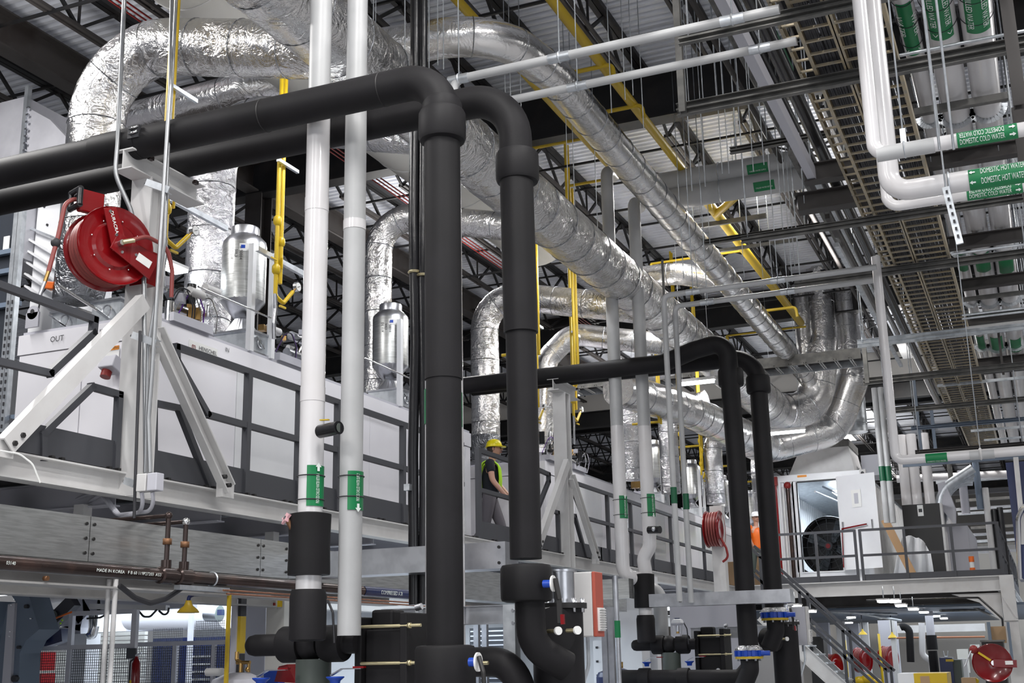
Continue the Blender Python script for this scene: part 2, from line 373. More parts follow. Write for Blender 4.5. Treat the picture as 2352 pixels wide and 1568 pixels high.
# open web joists between girders
def joist(X, y0, y1):
    t = thing('bar_joist', 'black open-web steel bar joist under the corrugated roof deck', 'joist', (X, y0, 9.35), 'bar joists under the roof')
    zt, zb = 9.955, 9.40
    b = B()
    for dx in (-0.045, 0.045): b.bar((X+dx, y0, zt), (X+dx, y1, zt), 0.075, 0.07)
    b.obj('top_chord', 'joist_black', t)
    b = B(); e = 0.9
    for dx in (-0.04, 0.04): b.bar((X+dx, y0+e, zb), (X+dx, y1-e, zb), 0.045, 0.05)
    b.obj('bottom_chord', 'girder_brown', t)
    b = B(); y = y0+e; k = 0; step = 0.70
    b.bar((X, y0, zt-0.02), (X, y0+e, zb), 0.04)
    while y+step*2 < y1-e+0.1:
        b.bar((X, y, zb), (X, y+step, zt), 0.042); b.bar((X, y+step, zt), (X, y+2*step, zb), 0.042)
        if k % 2: b.bar((X, y+2*step, zb), (X, y+2*step, zt), 0.028)
        y += 2*step; k += 1
    b.bar((X, y, zb), (X, y1, zt-0.02), 0.04)
    b.obj('web', 'joist_black', t)
    return t
spans = [(4.2, 15.95), (16.25, 28.05), (28.35, 40.15), (40.45, 52.25), (52.55, 64.35)]
protos = [joist(-6.9, a, b) for a, b in spans]
for k in range(-12, 16):
    if k == 0: continue
    X = -6.9+1.17*k
    if abs(X+11.4) < 0.3: continue
    for pr, (a, b) in zip(protos, spans):
        if X < -14 and a < 5: continue
        if a > 40 and X > 1: continue
        dup(pr, (1.17*k, 0, 0))
for a, b in spans:
    y = a+1.3
    while y < b:
        for z in (9.37, 9.9):
            g = B().bar((-21, y, z), (10.5, y, z), 0.035, 0.035).obj('bridging_bar', 'joist_black')
            tag(g, 'thin black steel bridging bar tying the roof joists together', 'bar', 'bridging bars between roof joists')
        y += 2.35
# x-bracing between a few joists
for X, y in ((-5.73, 19.5), (-3.39, 19.5), (-8.07, 24.0), (-5.73, 24), (-4.56, 31), (-2.22, 24.0), (-1.05, 19.5), (-3.39, 31)):
    b = B(); b.bar((X, y, 9.42), (X+1.17, y, 9.92), 0.03); b.bar((X, y, 9.92), (X+1.17, y, 9.42), 0.03)
    tag(b.obj('cross_brace', 'joist_black'), 'black crossed steel bracing between two roof joists', 'brace', 'crossed roof braces')
# building columns seen behind the machines
for X, Y, lb in ((-11.4, 16.1, 'dark steel building column behind the second hooded filter canister'), (-11.4, 28.2, 'dark steel building column behind the far machine row'), (2.3, 28.2, 'dark steel building column right of the platform')):
    b = B().ib((X, Y, 0), (X, Y, 9.2), 0.32, 0.32, 0.02, (0, 1, 0)); tag(b.obj('steel_column', 'girder_brown'), lb, 'column')
# big cream round duct up under the roof
c0 = P(945, 290, Z=8.3)
t = thing('cream_round_duct', 'huge cream round air duct high behind the foil trunk duct', 'duct', (c0.x, 3, c0.z))
b = B().cyl((c0.x, 3.0, c0.z), (c0.x, P(1235, 440, X=c0.x).y, c0.z), 0.62, n=36); b.obj('duct_shell', 'cream', t)
b = B(); y = 4
while y < 15: b.ring((c0.x, y, c0.z), (0, 1, 0), 0.622, 0.008, n=36); y += 1.5
b.obj('joint_band', 'paint_light', t)
zb = P(1360, 945, Y=36.0).z
struct(B().box((-22, 36.0, zb), (13.5, 36.3, 9.99)).obj('wall_bulkhead', 'wall_cream'))
g = B().ib((-22, 36.1, zb-0.25), (13.5, 36.1, zb-0.25), 0.3, 0.5, 0.03).obj('roof_girder', 'joist_black'); tag(g, 'dark girder under the cream bulkhead far away', 'girder')
# second cream duct far back, seen in the gaps between the machines
# red wiring conduits under the joists
for i, (X, y0, y1) in enumerate(((P(600, 244, Z=9.3).x, 5, 15.8), (P(1062, 558, Z=9.3).x, 16.3, 27.9))):
    for k in range(3):
        tag(B().tube([(X+k*0.08, y0, 9.33), (X+k*0.08, y1, 9.33)], 0.012, n=6).obj('red_conduit', 'red_matte'),
            'thin dark red conduit strung under the roof joists', 'conduit', 'red conduits under the roof')
# ================================================================ foil ducts
def seams(t, pts, r, step=0.55, bend=0, m='foil_dark', rr=0.006, skip=0.2, rf=None):
    pp = fillet(pts, bend, 8) if bend else [Vector(p) for p in pts]; acc = step-skip
    for a, c in zip(pp, pp[1:]):
        L = (c-a).length; d = (c-a).normalized(); s = 0
        while acc+ (L-s) >= step:
            s += step-acc; acc = 0
            B().ring(a+d*s, d, r*(rf(a+d*s) if rf else 1)+0.001, rr, n=26, m=4).obj('joint_band', m, t)
        acc += L-s
def duct(label, pts, r, bend, m='foil', step=0.55, name='foil_duct', n=28, seam=True, band='foil_dark', rf=None):
    base = Vector(pts[0]); t = thing(name, label, 'duct', base)
    pp = fillet(pts, bend, 8) if bend else [Vector(p) for p in pts]
    q = [pp[0]]
    for a, c in zip(pp, pp[1:]):      # subdivide so the wrap can bulge slightly
        k = max(1, int((c-a).length/0.35))
        for i in range(1, k+1): q.append(a+(c-a)*i/k)
    b = B(); b.tube(q, [r*(rf(p) if rf else 1) for p in q], n=n, wob=0.012); b.obj('foil_wrap', m, t)
    if seam: seams(t, pts, r, step, bend, band, rf=rf)
    return t
# main trunk (goes down the hall, turns right and rises)
T1z = 6.7; T1x = -4.97
tr1 = [(T1x, 4.2, T1z), (T1x, 26.6, T1z), (P(1868, 950, Y=27.2).x, 27.2, P(1868, 950, Y=27.2).z+0.1), P(1893, 780, Y=27.2), P(1878, 600, Y=27.2), P(1862, 430, Y=27.2)]
duct('largest foil-wrapped trunk duct running diagonally down the hall and turning up at its far end', tr1, 0.325, 0.9, 'foil', 0.62, rf=lambda p: 1+0.22*min(max((p.y-20)/6, 0), 1)-0.35*min(max((p.z-7.6)/1.0, 0), 1))
tz = 7.75; q1 = P(860, 130, Z=tz); q2 = P(1175, 85, Z=tz)
duct('slimmer foil duct looping over the black pipes then running diagonally down to the right', [(-5.9, 10.05, tz), (-4.45, 10.25, tz), (-4.28, 11.4, tz), (-4.28, 26.9, tz-0.25), (P(1880, 870, Y=27.3).x, 27.3, 6.95)], 0.205, 0.75, 'foil_smooth', 0.5)
T3 = 6.0
duct('lower foil duct in the far distance passing under the trunk and bending up at right', [(-6.3, 19.5, T3), (-5.75, 22.0, T3), (-5.45, 27.6, T3+0.1), P(1915, 985, Y=28.4), P(1958, 870, Y=28.4), P(1935, 640, Y=28.4), P(1915, 500, Y=28.4)], 0.31, 0.7, 'foil_smooth', 0.6, rf=lambda p: 1+0.25*min(max((p.y-22)/5, 0), 1)-0.3*min(max((p.z-7.6)/1.0, 0), 1))
# branches from the machine tops up to the trunk
def reducer(t, top, bot, r, w, m='foil_crumple'):
    b = B(); n = 24; R0 = []; R1 = []
    for k in range(n):
        a = 2*math.pi*k/n; R0.append(b.bm.verts.new((top[0]+r*math.cos(a), top[1]+r*math.sin(a), top[2])))
        cx, cy = math.cos(a), math.sin(a); s = 1/max(abs(cx), abs(cy)); R1.append(b.bm.verts.new((bot[0]+w*cx*min(s, 1.25), bot[1]+w*cy*min(s, 1.25), bot[2])))
    for k in range(n): b.face([R0[k], R0[(k+1) % n], R1[(k+1) % n], R1[k]], True)
    b.face(R0); b.face(R1[::-1]); return b.obj('reducer_boot', m, t)
d1b = P(205, 520, Y=8.3)
t = duct('tall foil riser duct at upper left with a big bend over to the trunk', [(d1b.x, 8.3, 5.35), (d1b.x, 8.3, 7.40), (T1x-0.1, 8.5, T1z+0.12)], 0.265, 0.66, 'foil', 0.5)
reducer(t, (d1b.x, 8.3, 5.35), (d1b.x-0.12, 8.35, 4.85), 0.262, 0.18, 'foil_dark')
d2b = P(485, 500, Y=10.2)
t = duct('crinkled foil riser duct behind the pressure gauges with bend hidden by black pipes', [(d2b.x, 10.2, 4.9), (d2b.x, 10.2, 7.48), (T1x-0.1, 10.4, T1z+0.1)], 0.25, 0.55, 'foil_crumple', 0.5)
duct('long foil duct rising from the left behind the black pipes', [P(240, 290, Y=10.9), P(560, 205, Y=10.9), P(700, 190, Y=11.2)], 0.20, 0.3, 'foil_smooth', 0.8)
d3b = P(868, 700, Y=13.2)
t = duct('narrow foil riser duct behind the second filter canister', [(d3b.x, 13.2, 4.8), (d3b.x, 13.2, 7.25), (T1x-0.1, 13.4, T1z+0.0)], 0.18, 0.42, 'foil', 0.45)
d4b = P(1113, 760, Y=17.2)
t = duct('foil riser duct above the person with a bend to the right', [(d4b.x, 17.2, 4.95), (d4b.x, 17.2, 7.28), (T1x-0.1, 17.4, T1z+0.0)], 0.225, 0.5, 'foil', 0.5)
reducer(t, (d4b.x, 17.2, 4.95), (d4b.x, 17.2, 4.55), 0.225, 0.20, 'foil_dark')
duct('short foil duct curving up into the trunk behind the yellow gas drops', [(-7.4, 18.6, 4.9), (-7.3, 18.7, 6.45), (-6.9, 18.9, 6.9), (T1x-0.2, 19.4, T1z-0.1)], 0.19, 0.4, 'foil_smooth', 0.5)
duct('foil duct crossing from the left high up and joining the slimmer diagonal duct', [P(1440, 640, Y=19.5), P(1560, 628, Y=19.5), P(1650, 645, Y=20.2)], 0.19, 0.3, 'foil_smooth', 0.55)
# far risers
for i, (px, yy, zb, zt, r, lb) in enumerate(((1450, 21.5, 4.7, 6.6, 0.19, 'foil riser duct between the two far white pipes'), (1535, 23.0, 4.6, 6.2, 0.19, 'foil riser duct behind the slim grey vertical pipes'),
        (1635, 26.0, 4.7, 6.1, 0.20, 'foil riser duct right of the far yellow gas drop'), (1738, 29.5, 4.6, 6.2, 0.20, 'foil riser duct between the far pair of black risers'))):
    q = P(px, 1000, Y=yy)
    duct(lb, [(q.x, yy, zb), (q.x, yy, zt), (q.x+0.75, yy+0.3, zt+0.25)], r, 0.3, 'foil_crumple', 0.5)
# upright exhaust ducts far right
for px, r, yy, zb, zt, lb, m in ((1846, 0.23, 27.9, 6.9, 9.9, 'slim foil exhaust riser beside the white hanger pipes', 'foil_smooth'), (1940, 0.29, 29.6, 6.6, 9.9, 'bare grey metal exhaust stack with a small round port', 'galv')):
    q = P(px, 720, Y=yy); duct(lb, [(q.x, yy, zb), (q.x, yy, zt)], r, 0, m, 0.9, 'exhaust_stack')
# ================================================================ machine platform (left)
XD = -5.97; ZD = 2.92
def PD(px, py, dx=0.0): return P(px, py, X=XD+dx)
t = thing('platform_frame', 'long light grey steel platform frame carrying the white machines', 'platform', (XD, 2, 2.7))
B().ib((XD, 2.0, ZD-0.085), (XD, 26.8, ZD-0.085), 0.14, 0.17, 0.012).obj('edge_beam', 'paint_light', t)
B().box((XD-0.02, 2.0, ZD), (-13.5, 35.2, ZD+0.03)).obj('deck_plate', 'deck_dark', t)
for y in [3.2+1.25*i for i in range(26)]:
    B().ib((XD-0.1, y, ZD-0.12), (-13.4, y, ZD-0.12), 0.1, 0.2, 0.01).obj('cross_beam', 'machine_grey', t)
for y in [6.9, 9.3, 11.6, 13.3, 15.7, 18.2, 20.6, 23.0, 25.4]:
    B().bar((XD-0.35, y, ZD-0.55), (XD-0.35, y, ZD-0.2), 0.09).obj('stub_post', 'paint_light', t)
B().ib((XD-0.5, 2, ZD-0.75), (XD-0.5, 26.8, ZD-0.75), 0.16, 0.2, 0.012).obj('lower_beam', 'paint_dim', t)
b = B().box((XD-1.1, 2, ZD-0.62), (XD-0.75, 26.8, ZD-0.24)); b.obj('dark_duct', 'deck_dark', t)
b = B()
for y in [5.6+0.55*i for i in range(36)]:
    for z in (ZD-0.03, ): b.cbox((XD+0.045, y, ZD+0.012), (0.03, 0.03, 0.02)); b.cbox((XD+0.045, y+0.09, ZD+0.012), (0.03, 0.03, 0.02))
b.obj('bolt_row', 'black_steel', t, kind='stuff')
# big light beam under, seen from below
t = thing('support_beam', 'pale heavy steel beam running under the platform above the robot cell', 'beam', (-5.6, 2, 1.9))
zb = P(0, 1318, X=-5.55).z
B().ib((-5.62, 2, zb+0.01), (-5.62, 10.2, zb+0.01), 0.2, 0.11, 0.012).obj('beam_section', 'paint_dim', t)
for y in (5.05, 5.75, 7.3, 9.4): B().cyl((-5.53, y, zb-0.01), (-5.50, y, zb-0.01), 0.016, n=6).obj('bolt', 'bronze_rust', t)
# columns with braces and a cap beam
def portal(Y, lab, far=False):
    t = thing('pipe_support_column', lab, 'column', (XD, Y, ZD-0.1))
    b = B().ib((XD+0.05, Y, 0.0 if far else ZD-0.17), (XD+0.05, Y, 5.16), 0.19, 0.20, 0.012, (0, 1, 0)); b.obj('post', 'paint_light', t)
    B().ib((XD+0.05, Y-0.32, 5.235), (XD+0.05, Y+0.55, 5.235), 0.17, 0.16, 0.010).obj('cap_beam', 'paint_light', t)
    B().ch((XD+0.16, Y-0.14, 4.16), (XD+0.16, Y-1.32, ZD+0.0), 0.07, 0.12, 0.012, (0, -1, 0.9)).obj('brace', 'paint_light', t)
    B().ch((XD+0.16, Y+0.03, 3.98), (XD+0.16, Y+0.98, ZD+0.0), 0.07, 0.12, 0.012, (0, 1, 0.9)).obj('brace', 'paint_light', t)
    for s in (-1, 1):
        B().cbox((XD+0.13, Y+(0.98 if s > 0 else -1.32), ZD-0.01), (0.06, 0.15, 0.12)).obj('base_shoe', 'paint_light', t)
        for dz in (0.02, 0.08): B().cyl((XD+0.17, Y+(0.96 if s > 0 else -1.30)-s*dz, ZD+dz), (XD+0.21, Y+(0.96 if s > 0 else -1.30)-s*dz, ZD+dz), 0.018, n=6).obj('bolt', 'black_steel', t)
    for dy in (-0.12, 0.42): B().cbox((XD+0.14, Y+dy, 5.30), (0.03, 0.045, 0.03)).obj('bolt', 'iron_pipe', t)
    return t
YC = 6.95
portal(YC, 'pale braced steel column carrying the black pipes beside the large red hose reel')
portal(15.72, 'pale braced steel column further back between the black riser and the white pipes')
# guard rails: bent dark frames made of square tube
def rail_bar(t, pts, w=0.048, name='rail', dx=0.0):
    for a, c in zip(pts, pts[1:]): B().bar(PD(*a, dx), PD(*c, dx), w, w, (1, 0, 0), w*0.42).obj(name, 'rail_dark', t)
t = thing('guard_rail', 'dark grey angular guard rail at the left edge of the photo before the first machine', 'rail', PD(100, 900))
rail_bar(t, [(-40, 640), (216, 734), (213, 764), (114, 857), (-40, 822)])
t = thing('guard_rail', 'dark grey trapezoid rail frame left of the braced column with the hose reel', 'rail', PD(180, 1050))
rail_bar(t, [(97, 1052), (97, 997), (210, 888), (273, 906), (264, 1070)])
t = thing('guard_rail', 'dark grey trapezoid rail frame just right of the braced column with the hose reel', 'rail', PD(400, 1090))
rail_bar(t, [(352, 1085), (352, 925), (410, 937), (478, 1110)])
t = thing('guard_rail', 'long dark grey guard rail in front of the first white machine', 'rail', PD(700, 1150))
yT = lambda y: 3.98
def yp(y, z): return Vector((XD, y, z))
a0 = PD(404, 796); a1 = PD(405, 828); a2 = PD(476, 952)
ye = P(1060, 1000, X=XD).y
for p, q in ((a0, yp(ye, 3.97)), (a0, a1), (a1, a2), (a2, yp(ye, a2.z-0.0))):
    B().bar(p, q, 0.05, 0.05, (1, 0, 0), 0.02).obj('rail', 'rail_dark', t)
for px in (566, 686, 775, 925, 1055):
    y = PD(px, 1000).y; B().bar(yp(y, ZD+0.02), yp(y, 3.97), 0.055, 0.055, (0, 1, 0)).obj('post', 'rail_dark', t)
B().cbox((XD, (PD(20, 1000).y+ye)/2, ZD+0.12), (0.012, ye-PD(20, 1000).y, 0.2)).obj('toe_board', 'rail_dark', t)
t = thing('guard_rail', 'dark grey gate frame of the rail in front of the person in the yellow helmet', 'rail', PD(1130, 1240))
g0, g1 = PD(1098, 1035).y, PD(1228, 1100).y
for z in (3.97, 3.5): B().bar(yp(g0, z), yp(g1, z), 0.05, 0.05).obj('rail', 'rail_dark', t)
for y in (g0, g1): B().bar(yp(y, ZD), yp(y, 3.99), 0.06).obj('post', 'rail_dark', t)
B().cbox((XD, (g0+g1)/2, ZD+0.12), (0.012, g1-g0, 0.2)).obj('toe_board', 'rail_dark', t)
t = thing('guard_rail', 'dark grey bent rail frames left of the second braced column', 'rail', (XD, 15, ZD))
dY = 15.72-YC
def off(px, py): q = PD(px, py); return Vector((XD, q.y+dY, q.z))
for pts in ([(60, 672), (216, 734), (213, 764), (114, 857), (30, 836)], [(97, 1052), (97, 997), (210, 888), (273, 906), (264, 1070)], [(352, 1085), (352, 925), (410, 937), (478, 1110)]):
    for a, c in zip(pts, pts[1:]): B().bar(off(*a), off(*c), 0.05, 0.05, (1, 0, 0), 0.02).obj('rail', 'rail_dark', t)
B().cbox((XD, 15.7, ZD+0.12), (0.012, 3.3, 0.2)).obj('toe_board', 'rail_dark', t)
t = thing('guard_rail', 'long dark grey guard rail in front of the far machine row', 'rail', (XD, 18, ZD))
a0, a1, a2 = off(404, 796), off(405, 828), off(476, 952); ye = 24.5
for p, q in ((a0, yp(ye, 3.97)), (a0, a1), (a1, a2), (a2, yp(ye, a2.z))): B().bar(p, q, 0.05, 0.05, (1, 0, 0), 0.02).obj('rail', 'rail_dark', t)
y = 17.7
while y < ye: B().bar(yp(y, ZD+0.02), yp(y, 3.97), 0.055).obj('post', 'rail_dark', t); y += 1.15
B().cbox((XD, (17.3+ye)/2, ZD+0.12), (0.012, ye-17.3, 0.2)).obj('toe_board', 'rail_dark', t)
# ================================================================ white machines on the platform
XM = -6.9; ZM = 4.53
def machine(y0, y1, x0, lab, seam_step=1.28, nm='process_machine'):
    t = thing(nm, lab, 'machine', (x0, y0, ZD+0.03)); z0 = ZD+0.05
    B().box((x0, y0, z0), (XM-0.015, y1, ZM-0.2)).obj('core', 'machine_grey', t)
    y = y0; i = 0
    while y < y1-0.05:
        e = min(y+seam_step, y1)
        B().box((XM-0.02, y+0.006, z0), (XM+0.012, e-0.006, ZM-0.2)).obj('panel', 'machine_white' if i % 3 != 1 else 'paint_white', t); y = e; i += 1
    x = x0
    while x < XM-0.05:
        e = min(x+0.75, XM); B().box((x+0.006, y0-0.03, z0), (e-0.006, y0+0.0, ZM-0.2)).obj('panel', 'machine_white', t); x = e
    B().box((x0-0.02, y0-0.035, ZM-0.19), (XM+0.02, y1+0.01, ZM-0.005)).obj('top_band', 'machine_white', t)
    B().box((x0, y0, ZM-0.004), (XM, y1, ZM+0.03)).obj('lid', 'machine_grey', t)
    return t
m1 = machine(8.19, 14.75, -8.34, 'nearest white machine with OUT and IN ports behind the guard rail')
put_text('OUT', 0.075, (P(133, 740, Y=8.14).x, 8.145, ZM-0.09), (1, 0, 0), (0, 0, 1), 'ink', m1)
put_text('IN', 0.075, (P(238, 724, Y=8.14).x, 8.145, ZM-0.09), (1, 0, 0), (0, 0, 1), 'ink', m1)
put_text('IN', 0.06, (XM+0.026, P(521, 823, X=XM+0.026).y, ZM-0.06), (0, 1, 0), (0, 0, 1), 'ink', m1)
q = P(467, 803, X=XM+0.024); B().cbox((XM+0.025, q.y, q.z), (0.006, 0.42, 0.10)).obj('name_plate', 'paper', m1)
put_text('HENSCHEL', 0.055, (XM+0.031, q.y+0.06, q.z), (0, 1, 0), (0, 0, 1), 'ink', m1)
put_text('m', 0.08, (XM+0.031, q.y-0.15, q.z), (0, 1, 0), (0, 0, 1), 'red_matte', m1)
# lifting lug at the machine's left corner
q = P(75, 735, Y=8.12); b = B().cbox((q.x, 8.12, q.z), (0.15, 0.02, 0.14)); b.cyl((q.x, 8.13, q.z+0.07), (q.x, 8.11, q.z+0.07), 0.065, n=18); b.obj('lifting_lug', 'machine_grey', m1)
B().cyl((q.x, 8.108, q.z+0.08), (q.x, 8.104, q.z+0.08), 0.022, n=12).obj('lug_hole', 'ink', m1)
# warning label and the grey socket box
q = P(258, 812, Y=8.14)
o = B().cbox((q.x, 8.145, q.z), (0.14, 0.006, 0.13)); o.obj('warning_label', 'paper', m1)
B().cbox((q.x, 8.14, q.z+0.05), (0.14, 0.006, 0.035)).obj('warning_stripe', 'warn_orange', m1)
put_text('WARNING', 0.032, (q.x, 8.135, q.z+0.05), (1, 0, 0), (0, 0, 1), 'ink', m1)
q = P(255, 838, Y=8.05); t = thing('power_socket', 'grey angled power socket with red cap below the warning label', 'socket', (q.x, 8.08, q.z))
B().cbox((q.x, 8.06, q.z), (0.16, 0.14, 0.12), rx=-0.4).obj('housing', 'machine_grey', t, bevel=0.01); B().cyl((q.x-0.03, 8.02, q.z-0.11), (q.x-0.03, 8.04, q.z-0.05), 0.045).obj('cap', 'red_matte', t)
m2 = machine(17.5, 34.5, -8.6, 'second long white machine in the distance behind the rail', 1.3)
# bays visible left of machine 1
t = thing('perforated_duct_panel', 'bright white perforated panel of the air unit behind the hose reel', 'panel', (-9.3, 9.9, 4.6))
a, c = P(100, 640, Y=9.9), P(262, 372, Y=9.9)
B().box((P(85, 500, Y=9.9).x, 9.9, 4.5), (c.x, 10.0, c.z)).obj('sheet', 'paint_white', t)
for px, py in ((101, 474), (141, 463), (149, 498), (108, 516)):
    q = P(px, py, Y=9.89); B().cyl((q.x, 9.885, q.z), (q.x, 9.90, q.z), 0.014, n=10).obj('hole', 'ink', t)
for i in range(5):
    a, c = P(60, 545+28*i, Y=9.85), P(150, 600+30*i, Y=9.85)
    B().bar(a, c, 0.06, 0.02).obj('slat', 'paint_white', t)
b = B(); b.bar(P(60, 520, Y=9.84), P(150, 556, Y=9.84), 0.025, 0.025); b.obj('flange_strip', 'galv', t)
t = thing('sheet_metal_elbow', 'big bare sheet metal duct elbow with flange at far left', 'duct', (-10.5, 9.2, 5.6))
q0, q1 = P(-30, 350, Y=9.6), P(48, 350, Y=9.6)
B().box((q0.x, 9.6, P(0, 362, Y=9.6).z-1.2), (q1.x, 10.6, P(0, 236, Y=9.6).z)).obj('duct_body', 'sheet_bright', t)
poly = [P(62, 246, Y=9.6), P(115, 275, Y=9.6), P(150, 312, Y=9.6), P(165, 345, Y=9.6), P(170, 420, Y=9.6), P(62, 420, Y=9.6)]
B().prism(poly, (0, 0.06, 0)).obj('elbow_cheek', 'sheet_bright', t)
B().cbox(((P(54, 300, Y=9.58).x), 9.6, P(54, 320, Y=9.6).z), (0.05, 0.06, 1.3)).obj('flange', 'galv', t)
for i in range(9): B().cbox((P(56, 300, Y=9.56).x+0.03, 9.56, P(54, 250+16*i, Y=9.56).z), (0.035, 0.03, 0.02)).obj('flange_clip', 'steel', t)
# dark blue racking at the very left
t = thing('dark_panel_rack', 'dark blue-grey equipment rack with perforated uprights at far left edge', 'rack', (-9.3, 8.6, 3))
a = P(-30, 480, Y=9.0); c = P(38, 480, Y=9.0); c2 = P(62, 480, Y=8.9)
B().box((a.x, 9.0, ZD), (c.x, 9.05, a.z)).obj('cabinet', 'dark_cabinet', t)
for x in (P(42, 600, Y=8.9).x, P(10, 900, Y=8.9).x-0.02):
    B().box((x-0.03, 8.87, ZD), (x+0.03, 8.93, a.z)).obj('upright', 'galv', t)
    b = B()
    for i in range(30): b.cbox((x, 8.866, ZD+0.06+i*0.075), (0.018, 0.006, 0.035))
    b.obj('slot_row', 'ink', t, kind='stuff')
for py in (578, 622, 700, 960): q = P(15, py, Y=8.95); B().cbox((q.x, 8.96, q.z), (0.34, 0.05, 0.05)).obj('shelf_edge', 'steelblue', t)
q = P(14, 560, Y=8.98); B().cbox((q.x, 8.985, q.z), (0.08, 0.01, 0.17)).obj('paper_note', 'paper', t)
# ================================================================ black insulated pipes
def collar(t, c, r, h, m='black_foam', ax=(0, 0, 1), rr=0.03):
    B().lathe(c, [(r-rr*1.3, 0), (r-rr*0.3, rr*0.3), (r, rr), (r*1.01, h*0.5), (r, h-rr), (r-rr*0.4, h-rr*0.2), (r-rr*1.6, h)], ax, n=32).obj('flange_cover', m, t)
X1 = P(1018, 700, Y=6.75).x; X2 = P(1195, 700, Y=7.3).x; ZP = 5.435
t = thing('black_insulated_pipe', 'thick black insulated pipe in front, crossing from the left edge and dropping down mid photo', 'pipe', (X1, 6.75, 1.3))
B().tube([(-9.2, 6.75, ZP-0.035), (X1, 6.75, ZP-0.035), (X1, 6.75, 3.3)], 0.119, n=32, bend=0.27, seg=12).obj('upper_run', 'black_foam', t)
B().tube([(X1, 6.75, 3.35), (X1, 6.75, 1.45)], 0.113, n=32).obj('lower_run', 'black_foam', t)
zc = P(1018, 318, Y=6.75).z; collar(t, (X1, 6.75, zc-0.03), 0.158, 0.23)
B().lathe((X1, 6.75, zc+0.19), [(0.135, 0), (0.135, 0.05), (0.12, 0.09)], n=28).obj('cover_step', 'black_foam', t)
z3 = P(1020, 1485, Y=6.75).z; collar(t, (X1, 6.75, z3-0.32), 0.182, 0.33, rr=0.025)
for x in (-5.86, -4.75, -3.78): B().ring((x, 6.75, ZP-0.035), (1, 0, 0), 0.119, 0.004, n=30, m=4).obj('joint_seam', 'black_steel', t)
B().tube([(-6.28, 6.75, ZP-0.03), (-5.85, 6.75, ZP-0.03)], 0.126, n=32).obj('clamp_cover', 'black_foam', t)
q = P(304, 320, Y=6.62); B().cbox((q.x, 6.635, ZP+0.0), (0.1, 0.03, 0.10)).obj('bolt_window', 'ink', t)
for dz in (-0.02, 0.02): B().cyl((q.x-0.03, 6.61, ZP+dz), (q.x+0.05, 6.61, ZP+dz+0.01), 0.009, n=8).obj('bolt', 'chrome', t)
for z in (3.35, ): B().ring((X1, 6.75, z), (0, 0, 1), 0.114, 0.005, n=30, m=4).obj('joint_seam', 'black_steel', t)
t = thing('black_insulated_pipe', 'second thick black insulated pipe running behind the front one and dropping right of it', 'pipe', (X2, 7.3, 1.3))
B().tube([(-9.4, 7.27, ZP), (X2, 7.27, ZP), (X2, 7.3, 3.7)], 0.116, n=32, bend=0.34, seg=12).obj('upper_run', 'black_foam', t)
B().tube([(X2, 7.3, 3.75), (X2, 7.3, 2.2)], 0.103, n=32).obj('lower_run', 'black_foam', t)
zc = P(1190, 415, Y=7.3).z; collar(t, (X2, 7.3, zc-0.02), 0.15, 0.235)
z3 = P(1197, 1383, Y=7.3).z; collar(t, (X2, 7.3, z3), 0.165, 0.235, rr=0.025)
q = P(1245, 1450, Y=7.35)
B().tube([(X2+0.02, 7.3, z3+0.02), (X2+0.02, 7.32, z3-0.27), (q.x+0.1, 7.5, z3-0.40)], 0.095, n=28, bend=0.2).obj('bottom_elbow', 'black_foam', t)
B().tube([(X2, 7.3, 3.72), (X2, 7.3, 3.74)], 0.107, n=28).obj('joint_seam', 'black_steel', t)
# twin black refrigerant lines
XT = P(952, 600, Y=8.6).x; XT2 = P(969, 600, Y=8.6).x
t = thing('black_hose_line', 'tall thin wavy black insulated line left of the front black riser', 'pipe', (XT, 8.6, 2))
B().tube([(XT, 8.6, 2.0), (XT-0.012, 8.6, 3.2), (XT+0.01, 8.6, 4.1), (XT-0.01, 8.6, 5.2), (XT+0.008, 8.6, 6.5), (XT, 8.6, 9.3)], 0.043, n=14).obj('foam_sleeve', 'black_pipe', t)
B().ring((XT, 8.6, P(955, 625, Y=8.6).z), (0, 0, 1), 0.046, 0.012).obj('pipe_clamp', 'zinc_yellow', t)
t = thing('black_hose_line', 'tall thin black insulated line touching the front black riser from behind', 'pipe', (XT2, 8.6, 2))
B().tube([(XT2, 8.62, 2.0), (XT2+0.01, 8.62, 3.4), (XT2-0.008, 8.62, 4.6), (XT2+0.008, 8.62, 6.1), (XT2, 8.62, 9.3)], 0.038, n=14).obj('foam_sleeve', 'black_pipe', t)
B().ring((XT2, 8.62, P(965, 632, Y=8.6).z), (0, 0, 1), 0.046, 0.012).obj('pipe_clamp', 'zinc_yellow', t)
q = P(958, 1120, Y=8.6); b = B().cbox((q.x-0.05, 8.54, q.z), (0.05, 0.05, 0.05)); tag(b.obj('strut_bracket', 'galv'), 'small galvanised strut bracket holding the twin black lines low down', 'bracket')
# far pair
Y4, Y5 = 15.5, 15.95
X4 = P(1694, 1100, Y=Y4).x; X5 = P(1757, 1100, Y=Y5).x
t = thing('black_insulated_pipe', 'far black insulated pipe with a raised hump, dropping at the left of the distant pair', 'pipe', (X4, Y4, 1.5))
B().tube([(-7.4, Y4, 5.38), (-4.35, Y4, 5.38), (-3.9, Y4-0.05, 5.50), (X4, Y4-0.1, 5.56), (X4, Y4, 4.0)], 0.122, n=26, bend=0.26, seg=10).obj('upper_run', 'black_foam', t)
B().tube([(X4, Y4, 4.05), (X4, Y4, 1.62)], 0.122, n=28).obj('lower_run', 'black_foam', t)
collar(t, (X4, Y4, P(1680, 888, Y=Y4).z), 0.165, 0.24)
t = thing('black_insulated_pipe', 'far black insulated pipe dropping at the right of the distant pair', 'pipe', (X5, Y5, 1.5))
B().tube([(-7.4, Y5, 5.44), (X5, Y5, 5.44), (X5, Y5, 2.13)], 0.118, n=26, bend=0.34, seg=10).obj('upper_run', 'black_foam', t)
